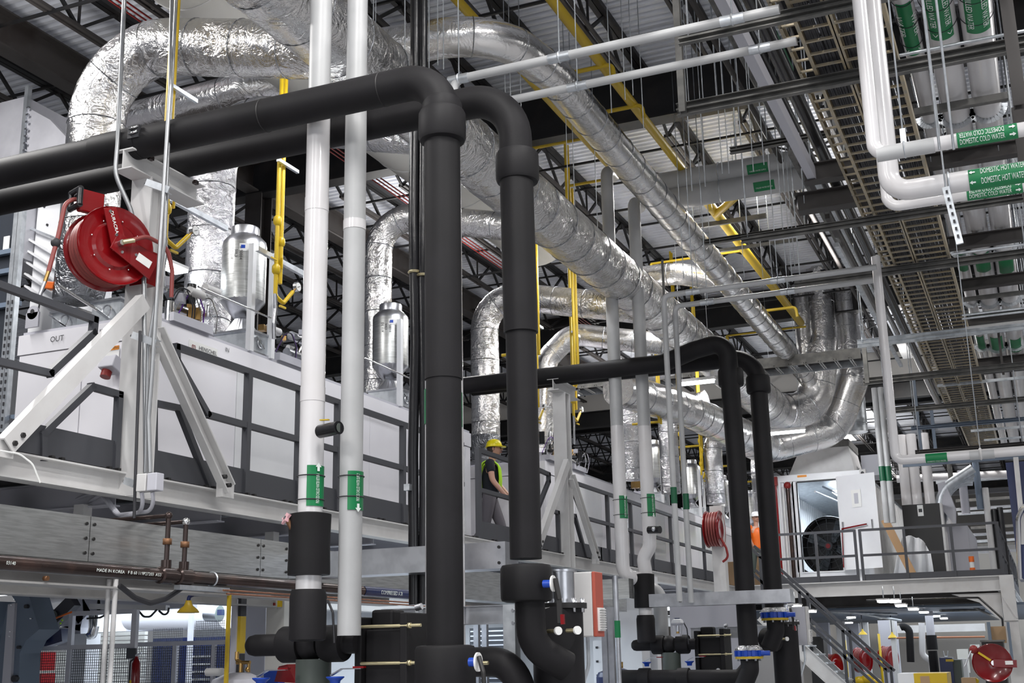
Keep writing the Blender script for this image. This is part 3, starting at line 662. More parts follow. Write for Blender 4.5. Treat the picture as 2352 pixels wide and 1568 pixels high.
collar(t, (X5, Y5, P(1748, 903, Y=Y5).z), 0.160, 0.24)
# ================================================================ white vertical pipes
def marker(t, c, r, face, L, txt, up=1, arc=1.7, mt='green_tag'):
    wrap_band(c, (0, 0, 1), face, r+0.006, L, arc, mt, t)
    wrap_text(txt, 0.036 if L < 0.28 else 0.042, Vector(c)-Vector((0, 0, 0.02*up)), (0, 0, 1), face, r+0.011, 'tag_white', t, 0.72, 1, 0.0, L-0.075)
    F = Vector(face).normalized(); A = Vector((0, 0, 1)); T = F.cross(A); cc = Vector(c)+F*(r+0.012)+A*up*(L/2-0.012)
    b = B(); b.prism([cc+A*0.028*up, cc-T*0.022, cc-T*0.009, cc-T*0.009-A*0.028*up, cc+T*0.009-A*0.028*up, cc+T*0.009, cc+T*0.022], F*0.002); b.obj('arrow', 'tag_white', t)
def tie(t, c, r, face):
    B().ring(c, (0, 0, 1), r+0.010, 0.004, n=24, m=4).obj('cable_tie', 'ink', t)
YW = 6.95; XW1 = P(725, 600, Y=YW).x; XW2 = P(812, 700, Y=YW+0.15).x; YW2 = YW+0.15
t = thing('white_pipe', 'white plastic riser pipe entering the black sleeve, marked chilled water return', 'pipe', (XW1, YW, 1.9))
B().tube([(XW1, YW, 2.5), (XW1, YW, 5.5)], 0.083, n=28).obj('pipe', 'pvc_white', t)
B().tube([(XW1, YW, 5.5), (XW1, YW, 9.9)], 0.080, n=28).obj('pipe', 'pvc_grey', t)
zt = P(725, 1117, Y=YW).z; marker(t, (XW1, YW, zt), 0.083, (1.0, -0.5, 0), 0.27, 'PROCESS CHILLED WATER RETURN', 1)
for dz in (-0.09, 0.07): tie(t, (XW1, YW, zt+dz), 0.083, 0)
for z in (P(735, 470, Y=YW).z, 3.35): B().tube([(XW1, YW, z-0.05), (XW1, YW, z+0.05)], 0.0855, n=28).obj('coupling', 'pvc_white', t)
t = thing('white_pipe', 'white plastic riser pipe marked chilled water supply, second from left', 'pipe', (XW2, YW2, 1.9))
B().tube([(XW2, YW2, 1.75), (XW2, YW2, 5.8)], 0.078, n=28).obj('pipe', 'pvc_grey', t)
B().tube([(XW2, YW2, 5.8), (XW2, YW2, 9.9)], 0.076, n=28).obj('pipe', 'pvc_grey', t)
zt = P(815, 1128, Y=YW2).z; marker(t, (XW2, YW2, zt), 0.078, (1.0, -0.5, 0), 0.26, 'PROCESS CHILLED WATER SUPPLY', -1)
for dz in (-0.04, 0.1): tie(t, (XW2, YW2, zt+dz), 0.078, 0)
B().tube([(XW2, YW2, 4.55), (XW2, YW2, 4.62)], 0.081, n=28).obj('coupling', 'pvc_white', t)
XH = P(1020, 900, Y=8.0).x
t = thing('white_pipe', 'white pipe almost hidden behind the front black riser, green tags peeking out', 'pipe', (XH, 8.0, 1.9))
B().tube([(XH, 8.0, 0.0), (XH, 8.0, 5.2)], 0.143, n=28).obj('pipe', 'pvc_white', t)
for s, py in ((-1, 935), (1, 945)):
    z = P(1020, py, Y=8).z; wrap_band((XH, 8.0, z), (0, 0, 1), (s*1.0, -0.45, 0), 0.149, 0.26, 0.9, 'green_tag', t)
# small black capped stub (camera-like tube) on the white pipe
q = P(762, 988, Y=6.86); t = thing('drain_stub', 'short black capped stub with yellow valve lever between the two white pipes', 'valve', q)
B().cyl((q.x-0.09, 6.86, q.z), (q.x+0.09, 6.80, q.z), 0.045, n=18).obj('stub', 'black_pipe', t); B().cyl((q.x+0.091, 6.80, q.z), (q.x+0.094, 6.80, q.z), 0.03, n=16).obj('port', 'olive', t)
B().bar((q.x-0.07, 6.83, q.z+0.07), (q.x-0.0, 6.82, q.z+0.065), 0.02, 0.008).obj('lever', 'yellow_dull', t)
# far white pipes
for i, (px0, py0, px1, py1, lb) in enumerate(((1398, 375, 1437, 1290, 'left one of the two far white risers'), (1452, 448, 1487, 1250, 'right one of the two far white risers'))):
    Yw = 15.6+0.2*i; a = P(px0, 900, Y=Yw); xx = P(1414+62*i, 900, Y=Yw).x; zt = P(px0, py0, Y=Yw).z+0.0
    t = thing('white_pipe', lb+', bending over the platform', 'pipe', (xx, Yw, 2)); zb = P(px1, py1-20*(1-i), Y=Yw).z
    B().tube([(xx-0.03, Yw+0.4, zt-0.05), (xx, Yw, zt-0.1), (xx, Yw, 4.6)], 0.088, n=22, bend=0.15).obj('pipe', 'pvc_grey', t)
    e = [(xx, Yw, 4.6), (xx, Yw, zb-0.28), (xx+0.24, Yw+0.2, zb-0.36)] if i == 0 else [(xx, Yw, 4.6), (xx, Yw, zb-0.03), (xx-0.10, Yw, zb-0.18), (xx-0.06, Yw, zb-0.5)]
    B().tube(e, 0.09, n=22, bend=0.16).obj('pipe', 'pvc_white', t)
    zm = P(1430, 1165, Y=Yw).z; marker(t, (xx, Yw, zm), 0.09, (1.0, -0.6, 0), 0.30, 'PROCESS CHILLED WATER '+('RETURN', 'SUPPLY')[i], 1-2*i)
    for dz in (-0.1, 0.1): tie(t, (xx, Yw, zm+dz), 0.088, 0)
q = P(1515, 1217, Y=15.7); t = thing('drain_stub', 'small black capped stub on the far right white riser', 'valve', q)
B().cyl((q.x-0.12, 15.6, q.z), (q.x+0.05, 15.55, q.z-0.01), 0.05).obj('stub', 'black_pipe', t); B().sphere((q.x-0.03, 15.53, q.z), 0.03, 6).obj('cap', 'steel', t)
# ================================================================ on top of the machines
def canister(cx, cy, zb, R, H, lab, marks=False, full=True):
    t = thing('filter_canister', lab, 'canister', (cx, cy, ZM))
    b = B(); b.box((cx-R*0.95, cy-R*0.75, ZM+0.03), (cx+R*0.95, cy+R*0.75, ZM+0.26)); b.obj('damper_box', 'galv', t)
    b = B(); b.box((cx-R*1.0, cy-R*0.82, ZM+0.02), (cx+R*1.02, cy+R*0.82, ZM+0.045)); b.box((cx-R*1.0, cy-R*0.82, ZM+0.24), (cx+R*1.02, cy+R*0.82, ZM+0.26)); b.obj('box_flange', 'steel', t)
    B().ring((cx+R*0.97, cy+0.02, ZM+0.14), (1, 0, 0), 0.045, 0.008, n=16).obj('crank', 'steel', t)
    B().bar((cx+R*0.99, cy-0.06, ZM+0.2), (cx+R*0.99, cy+0.08, ZM+0.1), 0.012).obj('crank_arm', 'chrome', t)
    # square to round transition
    b = B(); n = 24; R0 = []; R1 = []; z0, z1 = ZM+0.26, zb-0.16
    for k in range(n):
        a = 2*math.pi*k/n+math.pi/n; cx_, sy_ = math.cos(a), math.sin(a); s = 1/max(abs(cx_), abs(sy_))
        R0.append(b.bm.verts.new((cx+R*0.62*cx_*s, cy+R*0.62*sy_*s, z0))); R1.append(b.bm.verts.new((cx+R*0.30*cx_, cy+R*0.30*sy_, z1)))
    for k in range(n): b.face([R0[k], R0[(k+1) % n], R1[(k+1) % n], R1[k]])
    b.obj('transition', 'steel', t)
    B().lathe((cx, cy, 0), [(R*0.30, zb-0.17), (R*0.42, zb-0.16), (R, zb), (R, zb+0.01)], n=28).obj('lower_cone', 'steel', t)
    B().lathe((cx, cy, 0), [(R, zb), (R, zb+H), (R*0.98, zb+H+0.01)], n=32).obj('drum', 'brushed', t)
    B().lathe((cx, cy, 0), [(R, zb+H), (R*0.97, zb+H+0.04), (R*0.72, zb+H+0.10), (R*0.64, zb+H+0.11), (R*0.64, zb+H+0.19), (R*0.62, zb+H+0.2)], n=30).obj('top_cap', 'steel', t)
    for s in (-1, 1):
        B().box((cx+R*0.9, cy+s*R*0.8-0.03, ZM+0.02), (cx+R*1.15, cy+s*R*0.8+0.03, zb+H*0.9)).obj('leg', 'paint_white', t)
    for s in (1,):
        B().bar((cx+R*1.1, cy+R*0.8, zb+H*0.82), (cx+R*1.1, cy+R*0.8+0.9, zb+H*0.80), 0.03, 0.05).obj('strut_rail', 'galv', t)
    if marks:
        f = Vector((0.35, -1, 0))
        for i, s_ in enumerate(('# 50014', '50L3', 'DS 11P')):
            wrap_text(s_, 0.042, (cx, cy, zb+H*0.80-0.02), (0, 0, 1), f, R+0.003, 'ink', t, 1.0, -1, off=0.05*i-0.03)
        wrap_band((cx, cy, zb+H*0.87), (0, 0, 1), (0.75, -1, 0), R+0.002, 0.08, 0.5, 'paper', t, 'sticker')
        wrap_band((cx, cy, zb+H*0.88), (0, 0, 1), (0.62, -1, 0), R+0.004, 0.035, 0.18, 'blue', t, 'sticker_mark')
    return t
c1 = P(562, 640, Y=9.6); R1_ = 0.235
canister(-7.13, 9.85, 5.12, 0.225, 0.60, 'shiny steel filter canister with handwritten numbers, the nearest one', True)
c2y = P(902, 790, X=-7.13).y
canister(-7.13, 12.95, 5.10, 0.225, 0.60, 'second shiny steel filter canister, between the white pipe and the front black riser', True)
fy = [24.2, 27.2, 30.1, 33.4]
for y, lb in zip(fy, ('far steel filter canister left of the slim grey pipes', 'far steel filter canister right of the slim grey pipes', 'far steel filter canister above the small hose reel', 'farthest steel filter canister seen between the black risers')):
    canister(-7.13, y, 5.08, 0.225, 0.60, lb)
# low dampers left of the column
def damper(x0, x1, y, z0, z1, lab):
    t = thing('air_damper', lab, 'damper', ((x0+x1)/2, y, z0))
    B().box((x0, y, z0), (x1, y+0.35, z1)).obj('housing', 'galv', t)
    b = B(); b.box((x0-0.02, y-0.02, z0), (x1+0.02, y+0.37, z0+0.02)); b.box((x0-0.02, y-0.02, z1-0.02), (x1+0.02, y+0.37, z1)); b.obj('flange', 'steel', t)
    B().ring((x1-0.12, y-0.03, (z0+z1)/2), (0, 1, 0), 0.05, 0.008, n=16).obj('quadrant', 'steel', t)
    B().bar((x1-0.3, y-0.04, z1-0.04), (x1-0.08, y-0.04, z0+0.04), 0.012).obj('handle', 'chrome', t)
a, c = P(212, 706, Y=8.3), P(278, 665, Y=8.3); damper(a.x, c.x, 8.3, ZM+0.03, ZM+0.27, 'galvanised damper box just left of the braced column')
a, c = P(122, 706, Y=8.35), P(182, 665, Y=8.35); damper(a.x, c.x, 8.35, ZM+0.03, ZM+0.25, 'galvanised damper box below the dark foil boot with an orange actuator')
q = P(120, 657, Y=8.2); t = thing('valve_actuator', 'bright orange valve actuator left below the hose reel', 'actuator', q)
B().cbox((q.x, 8.2, q.z), (0.11, 0.09, 0.07), ry=0.2).obj('housing', 'orange', t, bevel=0.008); B().cyl((q.x+0.06, 8.2, q.z), (q.x+0.16, 8.2, q.z+0.02), 0.02).obj('stem', 'steel', t)
B().tube([(q.x-0.06, 8.2, q.z), (q.x-0.12, 8.2, q.z-0.05), (q.x-0.16, 8.2, q.z-0.3)], 0.008, n=6, bend=0.05).obj('cable', 'ink', t)
# mechanical clutter: gas burner valve trains
def burner(cx, cy, z, lab, s=1.0, seed=1):
    rnd = random.Random(seed); t = thing('valve_train', lab, 'valve', (cx, cy, z))
    B().cbox((cx, cy, z+0.04), (0.22*s, 0.5*s, 0.08)).obj('base_box', 'machine_grey', t)
    mats = ['steel', 'chrome', 'machine_grey', 'black_steel', 'paint_light', 'black_pipe', 'brass', 'steel']
    for i in range(16):
        x, y, zz = cx+rnd.uniform(-0.12, 0.14)*s, cy+rnd.uniform(-0.26, 0.26)*s, z+rnd.uniform(0.08, 0.36)*s
        r = rnd.uniform(0.018, 0.045)*s; m = mats[i % 8]; b = B(); k = i % 4
        if k == 0: b.cyl((x, y-r*2.4, zz), (x, y+r*2.4, zz), r)
        elif k == 1: b.cyl((x, y, zz-r*2), (x, y, zz+r*2), r*0.9)
        elif k == 2: b.cbox((x, y, zz), (r*2.4, r*3.0, r*2.4), rz=rnd.uniform(0, 1))
        else: b.lathe((x, y, zz-r*1.5), [(r*0.5, 0), (r, 0.01), (r, r), (r*0.6, r*1.2), (r*0.6, r*2.6), (r*0.3, r*3)], n=12)
        b.obj(('pipe_fitting', 'valve_body', 'control_box', 'regulator')[k], m, t)
    for i in range(5):
        y = cy+rnd.uniform(-0.25, 0.2)*s
        B().tube([(cx, y, z+0.12), (cx+0.12*s, y+0.04, z+0.36*s), (cx+0.1*s, y+0.2*s, z+0.2), (cx+0.05, y+0.26*s, z+0.04)], 0.006, n=6, bend=0.08).obj('cable', ('ink', 'chrome', 'purple')[i % 3], t)
    return t
y1 = P(420, 740, X=-6.98).y; burner(-6.98, y1, ZM+0.03, 'cluster of small valves and fittings just right of the braced column', 1.15, 3)
y2 = P(655, 820, X=-6.98).y; burner(-6.98, y2, ZM+0.03, 'cluster of small valves below the tall yellow gas pipes', 1.1, 5)
burner(-6.98, 17.9, ZM+0.03, 'dark cluster of valves right of the second black riser', 1.3, 7)
burner(-6.98, 19.0, ZM+0.03, 'cluster of valves and fittings right of the second braced column', 1.2, 9)
burner(-6.98, 22.9, ZM+0.03, 'tiny cluster of valves above the small hose reel', 1.2, 11)
# yellow gas pipes
def gas(name_lab, X, y, px_pts=None, top=8.6, twin=0.07, zlow=5.1, r=0.021, gauge=True, m='yellow'):
    t = thing('gas_drop_pipe', name_lab, 'pipe', (X, y, zlow))
    B().cyl((X, y, zlow), (X, y, top), r, n=12).obj('pipe', m, t); B().cyl((X, y+twin, zlow+0.12), (X, y+twin, top), r*1.15, n=12).obj('pipe', m, t)
    B().tube([(X, y, zlow+0.02), (X, y, zlow-0.02), (X, y+0.14, zlow-0.06), (X, y+0.30, zlow+0.1)], r, n=10, bend=0.04).obj('gauge_leg', m, t)
    for z in (zlow+0.25, zlow+0.75, zlow+0.55): B().lathe((X, y+(twin if z == zlow+0.55 else 0), z-0.05), [(r*1.2, 0), (r*1.9, 0.02), (r*2.0, 0.05), (r*1.9, 0.08), (r*1.2, 0.10)], n=12).obj('valve_body', m, t)
    B().cbox((X+0.03, y+0.05, zlow+0.32), (0.02, 0.014, 0.11)).obj('lever', m, t); B().cbox((X+0.03, y-0.08, zlow+0.33), (0.014, 0.1, 0.014)).obj('lever', m, t)
    if gauge:
        g = Vector((X, y+0.37, zlow+0.17)); B().cyl((X, y+0.28, zlow+0.08), g, 0.012).obj('gauge_stem', 'brass', t)
        B().cyl(g-Vector((0.015, 0, 0)), g+Vector((0.02, 0.0, 0)), 0.05, n=22).obj('gauge_case', 'chrome', t); B().cyl(g+Vector((0.0205, 0, 0)), g+Vector((0.023, 0, 0)), 0.042, n=22).obj('gauge_face', 'paper', t)
        B().bar(g+Vector((0.025, -0.02, -0.01)), g+Vector((0.025, 0.02, 0.01)), 0.004).obj('gauge_needle', 'ink', t)
    B().tube([(X, y, zlow), (X, y+0.01, zlow-0.15), (X, y-0.01, zlow-0.3), (X, y, zlow-0.45)], 0.02, n=10, bend=0.05).obj('flex_hose', 'steel', t)
    B().cbox((X+0.05, y+0.08, zlow+1.35), (0.03, 0.36, 0.035)).obj('strut_clip', 'galv', t)
    B().cbox((X+0.04, y+0.07, zlow-0.12), (0.02, 0.1, 0.02)).obj('lever', 'yellow_dull', t)
    return t
XG = -6.5
ya = P(633, 650, X=XG).y; gas('pair of bright yellow gas pipes running up right of the nearest canister', XG, ya, zlow=P(633, 675, X=XG).z, top=9.9)
yb = P(380, 540, X=XG).y; gas('bright yellow gas pipes with a pressure gauge just right of the hose reel column', XG, yb, zlow=P(384, 545, X=XG).z, top=9.9, twin=-0.06)
for px, py, z, lb in ((1228, 900, 5.0, 'yellow gas pipes half hidden right of the second black riser'), (1316, 900, 5.25, 'yellow gas pipes hanging left of the two far white risers'),
                      (1560, 970, 5.2, 'thin yellow gas pipe left of the slim grey pipes'), (1612, 1100, 5.3, 'yellow gas pipes with valves right of the slim grey pipes')):
    y = P(px, py, X=XG).y; gas(lb, XG, y, zlow=z, top=9.9, m='yellow_dull' if px < 1500 else 'yellow', twin=0.12)
# high yellow mains
def gpipe(lab, pts, r, bend=0.12, m='yellow_dull'):
    o = B().tube(pts, r, n=14, bend=bend).obj('gas_main', m); return tag(o, lab, 'pipe')
gpipe('yellow gas main high up running from the top edge behind the slimmer foil duct', [(-5.18, 4.5, 8.6), (-5.18, 16.0, 8.6)], 0.055)
gpipe('thick yellow gas main high up reaching down to the white twin pipes', [(-4.23, 4.5, 8.6), (-4.23, 16.75, 8.6)], 0.062)
gpipe('thick yellow gas main continuing below the white twin pipes far to the right', [(-4.0, 16.7, 8.2), (-4.0, 24.9, 8.2)], 0.075)
a, c = P(1645, 450, Z=8.1), P(1848, 415, Z=8.1)
gpipe('yellow gas branch pipe below the white twin pipes going right to the grey beam', [(-3.98, 17.6, 8.15), (a.x+0.3, a.y+0.1, 8.1), (c.x, a.y+0.1, 8.1)], 0.06, 0.2)
for (p0, p1, lb) in (((1300, 170), (1408, 150), 'thin yellow cross pipe high up between the gas mains, upper one'), ((1385, 258), (1476, 243), 'thin yellow cross pipe high up between the gas mains, lower one'),
                     ((1540, 470), (1625, 452), 'thin yellow cross pipe left of the lower gas main'), ((1745, 715), (1830, 708), 'thin yellow cross pipe far off beside the exhaust risers')):
    z = 8.55 if p0[0] < 1500 else (8.2 if p0[0] < 1700 else 8.0); a = P(*p0, Z=z); c = P(*p1, Z=z); gpipe(lb, [a, Vector((c.x, a.y, z)), Vector((c.x+0.02, a.y, z-0.2))], 0.028, 0.08)
for px, y0, x in ((1217, 12.6, -5.18), (1303, 14.8, -5.18), (1500, 19.8, -4.9), (1590, 22.0, -4.9), (1664, 24.5, -4.6), (1722, 26.0, -4.6)):
    q = P(px, 300 if px < 1400 else 700, X=XG+0.5); b = B()
    b.cyl((XG+0.5, q.y, 5.6), (XG+0.5, q.y, 8.6), 0.022, n=10); b.cyl((XG+0.5, q.y+0.13, 5.6), (XG+0.5, q.y+0.13, 8.6), 0.022, n=10); b.cyl((XG+0.5, q.y, 8.6), (-5.18 if y0 < 16 else -4.2, q.y, 8.6), 0.022, n=10); b.cyl((XG, q.y, 5.62), (XG+0.5, q.y, 5.62), 0.022, n=10)
    tag(b.obj('gas_drop_pipe', 'yellow_dull'), {1217: 'thin yellow twin pipes hanging beside the elbow of the second black riser', 1303: 'thin yellow twin pipes hanging in the open roof space right of the second riser',
        1500: 'thin yellow twin pipes hanging right of the far white risers', 1590: 'thin yellow twin pipes just left of the slimmer duct near its lower end', 1664: 'thin yellow twin pipes below the slimmer foil duct, left of two', 1722: 'thin yellow twin pipes below the slimmer foil duct, right of two'}[px], 'pipe')
# galvanised strut arms and compressed air tubes near the machine
for (p0, p1, r, m, nm, lb) in (((388, 455), (520, 525), 0.02, 'galv', 'strut_rail', 'galvanised strut rail running from the gauge to the nearest canister'),
    ((455, 658), (622, 730), 0.009, 'chrome', 'air_tube', 'thin shiny tube sloping over the first machine left of the yellow gas pipes'),
    ((135, 655), (222, 711), 0.012, 'chrome', 'air_tube', 'thin shiny tube below the hose reel'),
    ((590, 570), (700, 632), 0.02, 'galv', 'strut_rail', 'galvanised strut rail behind the yellow gas pipes'),
    ((838, 822), (945, 870), 0.008, 'chrome', 'air_tube', 'thin shiny tube crossing in front of the second canister')):
    X = -6.6 if p0[0] != 135 else -6.95
    o = B().bar(P(*p0, X=X), P(*p1, X=X), r*2, r*2.4) if nm == 'strut_rail' else B().cyl(P(*p0, X=X), P(*p1, X=X), r)
    tag(o.obj(nm, m), lb, 'rail' if nm == 'strut_rail' else 'tube')
# ================================================================ hose reel on the near column
def reel(c, sc, lab, back=(0.17, 0.0), ax=(0.93, -0.37, 0.0), detail=True):
    c = Vector(c); A = Vector(ax).normalized(); t = thing('hose_reel', lab, 'hose reel', c); R = 0.315*sc; W = 0.21*sc
    U = Vector((0, 0, 1)); S = A.cross(U).normalized(); L = S   # towards the left of the picture
    for s in (-1, 1):
        o = c+A*(W/2*s)
        b = B(); b.lathe(o, [(0.02, s*0.006), (R*0.55, s*0.020), (R*0.62, s*0.0), (R*0.92, 0.0), (R, s*0.018), (R*1.01, s*0.006), (R*0.9, -s*0.008), (0.03, -s*0.006)] if s > 0 else [(0.02, -0.006), (R*0.92, -0.004), (R, -0.02), (R*1.01, -0.006), (R*0.9, 0.008), (0.03, 0.006)], A, n=40)
        b.obj('side_disc', 'red', t)
    B().cyl(c-A*W/2, c+A*W/2, R*0.42, n=24).obj('drum', 'red_matte', t)
    n = 0
    for k in range(3):
        for j in range(4):
            B().ring(c+A*(-W/2+W*(j+0.65)/4.4), A, R*(0.58+0.145*k)+0.002*j, 0.021*sc, n=36, m=8).obj('hose_coil', 'hose_red', t)
    if detail:
        # arm plates from the hub to roller guide and to the column
        top = c+A*(W/2+0.05)+U*R*1.02-S*(-R*0.28); hub = c+A*(W/2+0.05)
        def plate(p, q, w0, w1, th=0.014, m='red'):
            d = (q-p).normalized(); n_ = A.cross(d).normalized()
            pts = [p-n_*w0/2-d*w0*0.35, p+n_*w0/2-d*w0*0.35, q+n_*w1/2, q-n_*w1/2]; B().prism(pts, A*th).obj('arm_plate', m, t, bevel=0.004)
        gl = c+A*(W/2+0.045)+U*R*0.88+L*R*0.30
        plate(hub, gl, 0.13, 0.10)
        col = c+A*(W/2+0.04)-L*R*1.0-U*R*0.42
        plate(hub+A*0.004, col, 0.14, 0.20)
        for q_ in (gl+U*(-0.03), gl+U*0.01+L*0.03, hub+U*0.06+L*0.03, hub-U*0.06-L*0.02, hub+(col-hub)*0.45): B().cyl(q_+A*0.012, q_+A*0.026, 0.011, n=6).obj('bolt', 'chrome', t)
        mid = hub+(gl-hub)*0.55; put_text('HOSE REEL', 0.038, mid+A*0.018, (gl-hub), (gl-hub).cross(A)*-1, 'tag_white', t) if False else None
        # roller guide head
        g = gl+L*R*0.30+U*0.05-A*(W/2+0.02)
        B().cbox(g, (0.05, 0.19, 0.17), rz=math.atan2(A.y, A.x)+0).obj('guide_housing', 'red', t, bevel=0.01)
        f = g+L*0.0; fr = A*0.0
        for s in (-1, 1):
            B().cyl(g+L*0.115+A*0.07*s-U*0.06, g+L*0.115+A*0.07*s+U*0.06, 0.022).obj('guide_roller', 'black_pipe', t); B().cyl(g+L*0.115+U*0.06*s-A*0.08, g+L*0.115+U*0.06*s+A*0.08, 0.022).obj('guide_roller', 'black_pipe', t)
        # swivel and hoses
        B().cyl(hub+A*0.014, hub+A*0.06, 0.022, n=10).obj('swivel', 'steel', t); B().cyl(hub+A*0.06, hub+A*0.075-L*0.08+U*0.03, 0.018, n=10).obj('swivel', 'zinc_yellow', t)
        B().tube([hub+A*0.075-L*0.07+U*0.03, hub+A*0.08-L*0.17+U*0.08, hub+A*0.05-L*0.36+U*0.05, hub+A*0.03-L*0.42-U*0.12, hub+A*0.02-L*0.43-U*0.32], 0.016, n=10, bend=0.13).obj('supply_hose', 'hose_red', t)
        B().tube([g+L*0.0, g+L*0.13-U*0.0, g+L*0.19-U*0.06, g+L*0.22-U*0.30, g+L*0.27-U*0.58], 0.016, n=10, bend=0.1).obj('free_hose', 'hose_red', t)
        B().sphere(g+L*0.235-U*0.36, 0.035, 8).obj('hose_stop', 'ink', t)
        B().cyl(g+L*0.27-U*0.58, g+L*0.29-U*0.66, 0.014).obj('hose_fitting', 'brass', t); B().cyl(g+L*0.29-U*0.66, g+L*0.33-U*0.80, 0.013).obj('hose_nozzle', 'steel', t)
        put_text('', 0.03, hub, A, U, 'ink', t) if False else None
        q_ = hub+(col-hub)*0.68+A*0.017; n_ = (col-hub).normalized(); m_ = A.cross(n_).normalized()
        B().prism([q_-n_*0.06-m_*0.03, q_+n_*0.06-m_*0.03, q_+n_*0.06+m_*0.03, q_-n_*0.06+m_*0.03], A*0.002).obj('data_label', 'paper', t)
        for k in range(8):
            a_ = 2*math.pi*k/8+0.2; B().sphere(c+A*(W/2+0.012)+(S*math.cos(a_)+U*math.sin(a_))*R*0.66, 0.007, 5).obj('rivet', 'chrome', t)
        pl = hub+(gl-hub)*0.52+A*0.0165; dd = (gl-hub).normalized(); ee = A.cross(dd).normalized()
        put_text('DURACRAFT', 0.036, pl, -dd, -ee, 'tag_white', t)
    B().cbox(c-L*R*1.0-A*W*0.1-U*0.09, (0.16, 0.10, 0.26)).obj('mount_bracket', 'red', t)
    return t
qc = P(250, 572, Y=6.62)
reel(qc, 0.93, 'large red hose reel mounted on the near braced column')
# ================================================================ conduits on the near column
def conduit(pts, r, lab, m='conduit_steel', bend=0.15, name='conduit'):
    return tag(B().tube(pts, r, n=10, bend=bend).obj(name, m), lab, 'conduit')
Yc = 6.62
conduit([P(286, -10, Y=Yc), P(270, 330, Y=Yc), P(264, 400, Y=Yc), P(300, 480, Y=Yc+0.1), P(330, 600, Y=Yc+0.2), P(335, 1090, Y=Yc+0.2)], 0.017, 'leftmost galvanised conduit bending behind the red hose reel', bend=0.3)
conduit([P(395, -10, Y=6.75), P(375, 420, Y=6.75), P(352, 760, Y=6.75), P(346, 1000, Y=6.75)][:1]+[P(391, 200, Y=6.62), P(372, 500, Y=6.62), P(349, 860, Y=6.62), P(341, 960, Y=6.62), P(345, 1085, Y=6.62)], 0.016, 'middle galvanised conduit down the near column', bend=0.2)
conduit([P(405, -10, Y=6.68), P(386, 360, Y=6.68), P(378, 560, Y=6.68), P(340, 800, Y=6.68), P(333, 1085, Y=6.68)], 0.013, 'right galvanised conduit down the near column', bend=0.2)
conduit([P(322, 760, Y=6.6), P(308, 1190, Y=6.6)], 0.011, 'thin black cable pipe down the near column', 'ink')
for py, x0, x1, lb in ((420, 340, 392, 'galvanised strut clamp under the cap beam of the near column'), (770, 308, 362, 'galvanised strut clamp half way down the near column'), (1104, 290, 312, 'small galvanised strut stub left of the junction box')):
    a, c = P(x0, py, Y=6.64), P(x1, py+(x1-x0)*0.35, Y=6.64)
    t = thing('strut_clamp', lb, 'clamp', a); B().ch(a, c, 0.05, 0.05, 0.008, flip=-1).obj('strut', 'galv', t); B().cyl(a-Vector((0.03, 0, 0)), a+Vector((0.0, 0, 0)), 0.008, n=6).obj('bolt', 'chrome', t)
q = P(346, 1108, Y=6.6); t = thing('junction_box', 'pale grey square junction box at the foot of the conduits', 'box', q)
B().cbox((q.x-0.05, 6.6, q.z), (0.08, 0.08, 0.12)).obj('housing', 'paint_light', t, bevel=0.006); B().cbox((q.x+0.04, 6.6, q.z), (0.08, 0.08, 0.12)).obj('housing', 'machine_grey', t, bevel=0.006)
for k, (a, c) in enumerate((((325, 1130), (180, 1170)), ((350, 1130), (140, 1160)))):
    A_, C_ = P(*a, Y=6.6), P(*c, Y=7.0); m_ = (A_+C_)/2
    tag(B().tube([A_, A_+Vector((0.0, 0.05, -0.12)), m_+Vector((0.12, 0, -0.12)), m_+Vector((-0.15, 0.1, 0.08)), C_], 0.014, n=8, bend=0.15).obj('flex_conduit', 'machine_grey'),
        ('grey flexible conduit looping left under the platform, inner loop', 'grey flexible conduit looping left under the platform, outer loop')[k], 'conduit')
# white loose strap
tag(B().tube([P(0, 1035, X=XD+0.2), P(45, 1042, X=XD+0.22), P(75, 1065, X=XD+0.25), P(92, 1108, X=XD+0.25)], 0.006, n=5, bend=0.1).obj('loose_strap', 'paper'), 'loose white strap dangling over the platform edge', 'strap')
# ================================================================ silver troughs and iron pipe under the platform
XS = -5.50
z0, z1 = P(0, 1271, X=XS).z, P(0, 1157, X=XS).z; ye = P(664, 1245, X=XS).y
t = thing('cable_trough', 'brushed aluminium cable trough running under the platform at left', 'trough', (XS, 3, z0))
ys = [2.5, P(208, 1200, X=XS).y, P(599, 1260, X=XS).y, ye]
for a, c in zip(ys, ys[1:]): B().box((XS-0.25, a+0.003, z0), (XS, c-0.003, z1)).obj('panel', 'brushed', t)
for y in ys[1:]:
    for s in (-0.035, 0.035):
        for z in (z0+0.05, (z0+z1)/2, z1-0.05): B().cyl((XS, y+s, z), (XS+0.008, y+s, z), 0.011, n=8).obj('rivet', 'black_steel', t)
z0b, z1b = P(1000, 1312, Y=ye).z, P(1000, 1252, Y=ye).z
t = thing('cable_trough', 'brushed aluminium cable trough crossing behind the front black riser', 'trough', (-3.6, ye, z0b))
xr = P(1160, 1243, Y=ye).x
B().box((XS, ye, z0b), (xr, ye+0.25, z1b)).obj('panel', 'steel', t)
for z in (z0b+0.04, z1b-0.04): B().cyl((xr-0.05, ye-0.008, z), (xr-0.05, ye, z), 0.012, n=8).obj('rivet', 'black_steel', t)
t = thing('cable_trough', 'lower aluminium trough running on behind the pumps', 'trough', (XS, ye, z0))
yq = [ye+0.3, 11.2, 13.0, 15.0, 17.0]
for a, c in zip(yq, yq[1:]): B().box((XS-0.25, a+0.003, z0-0.05), (XS, c-0.003, z1-0.02)).obj('panel', 'brushed', t)
ys2 = 15.2; a, c = P(1255, 1345, Y=ys2), P(1720, 1370, Y=ys2)
t = thing('cable_trough', 'aluminium cable trough crossing behind the far white risers', 'trough', (a.x, ys2, 2.0))
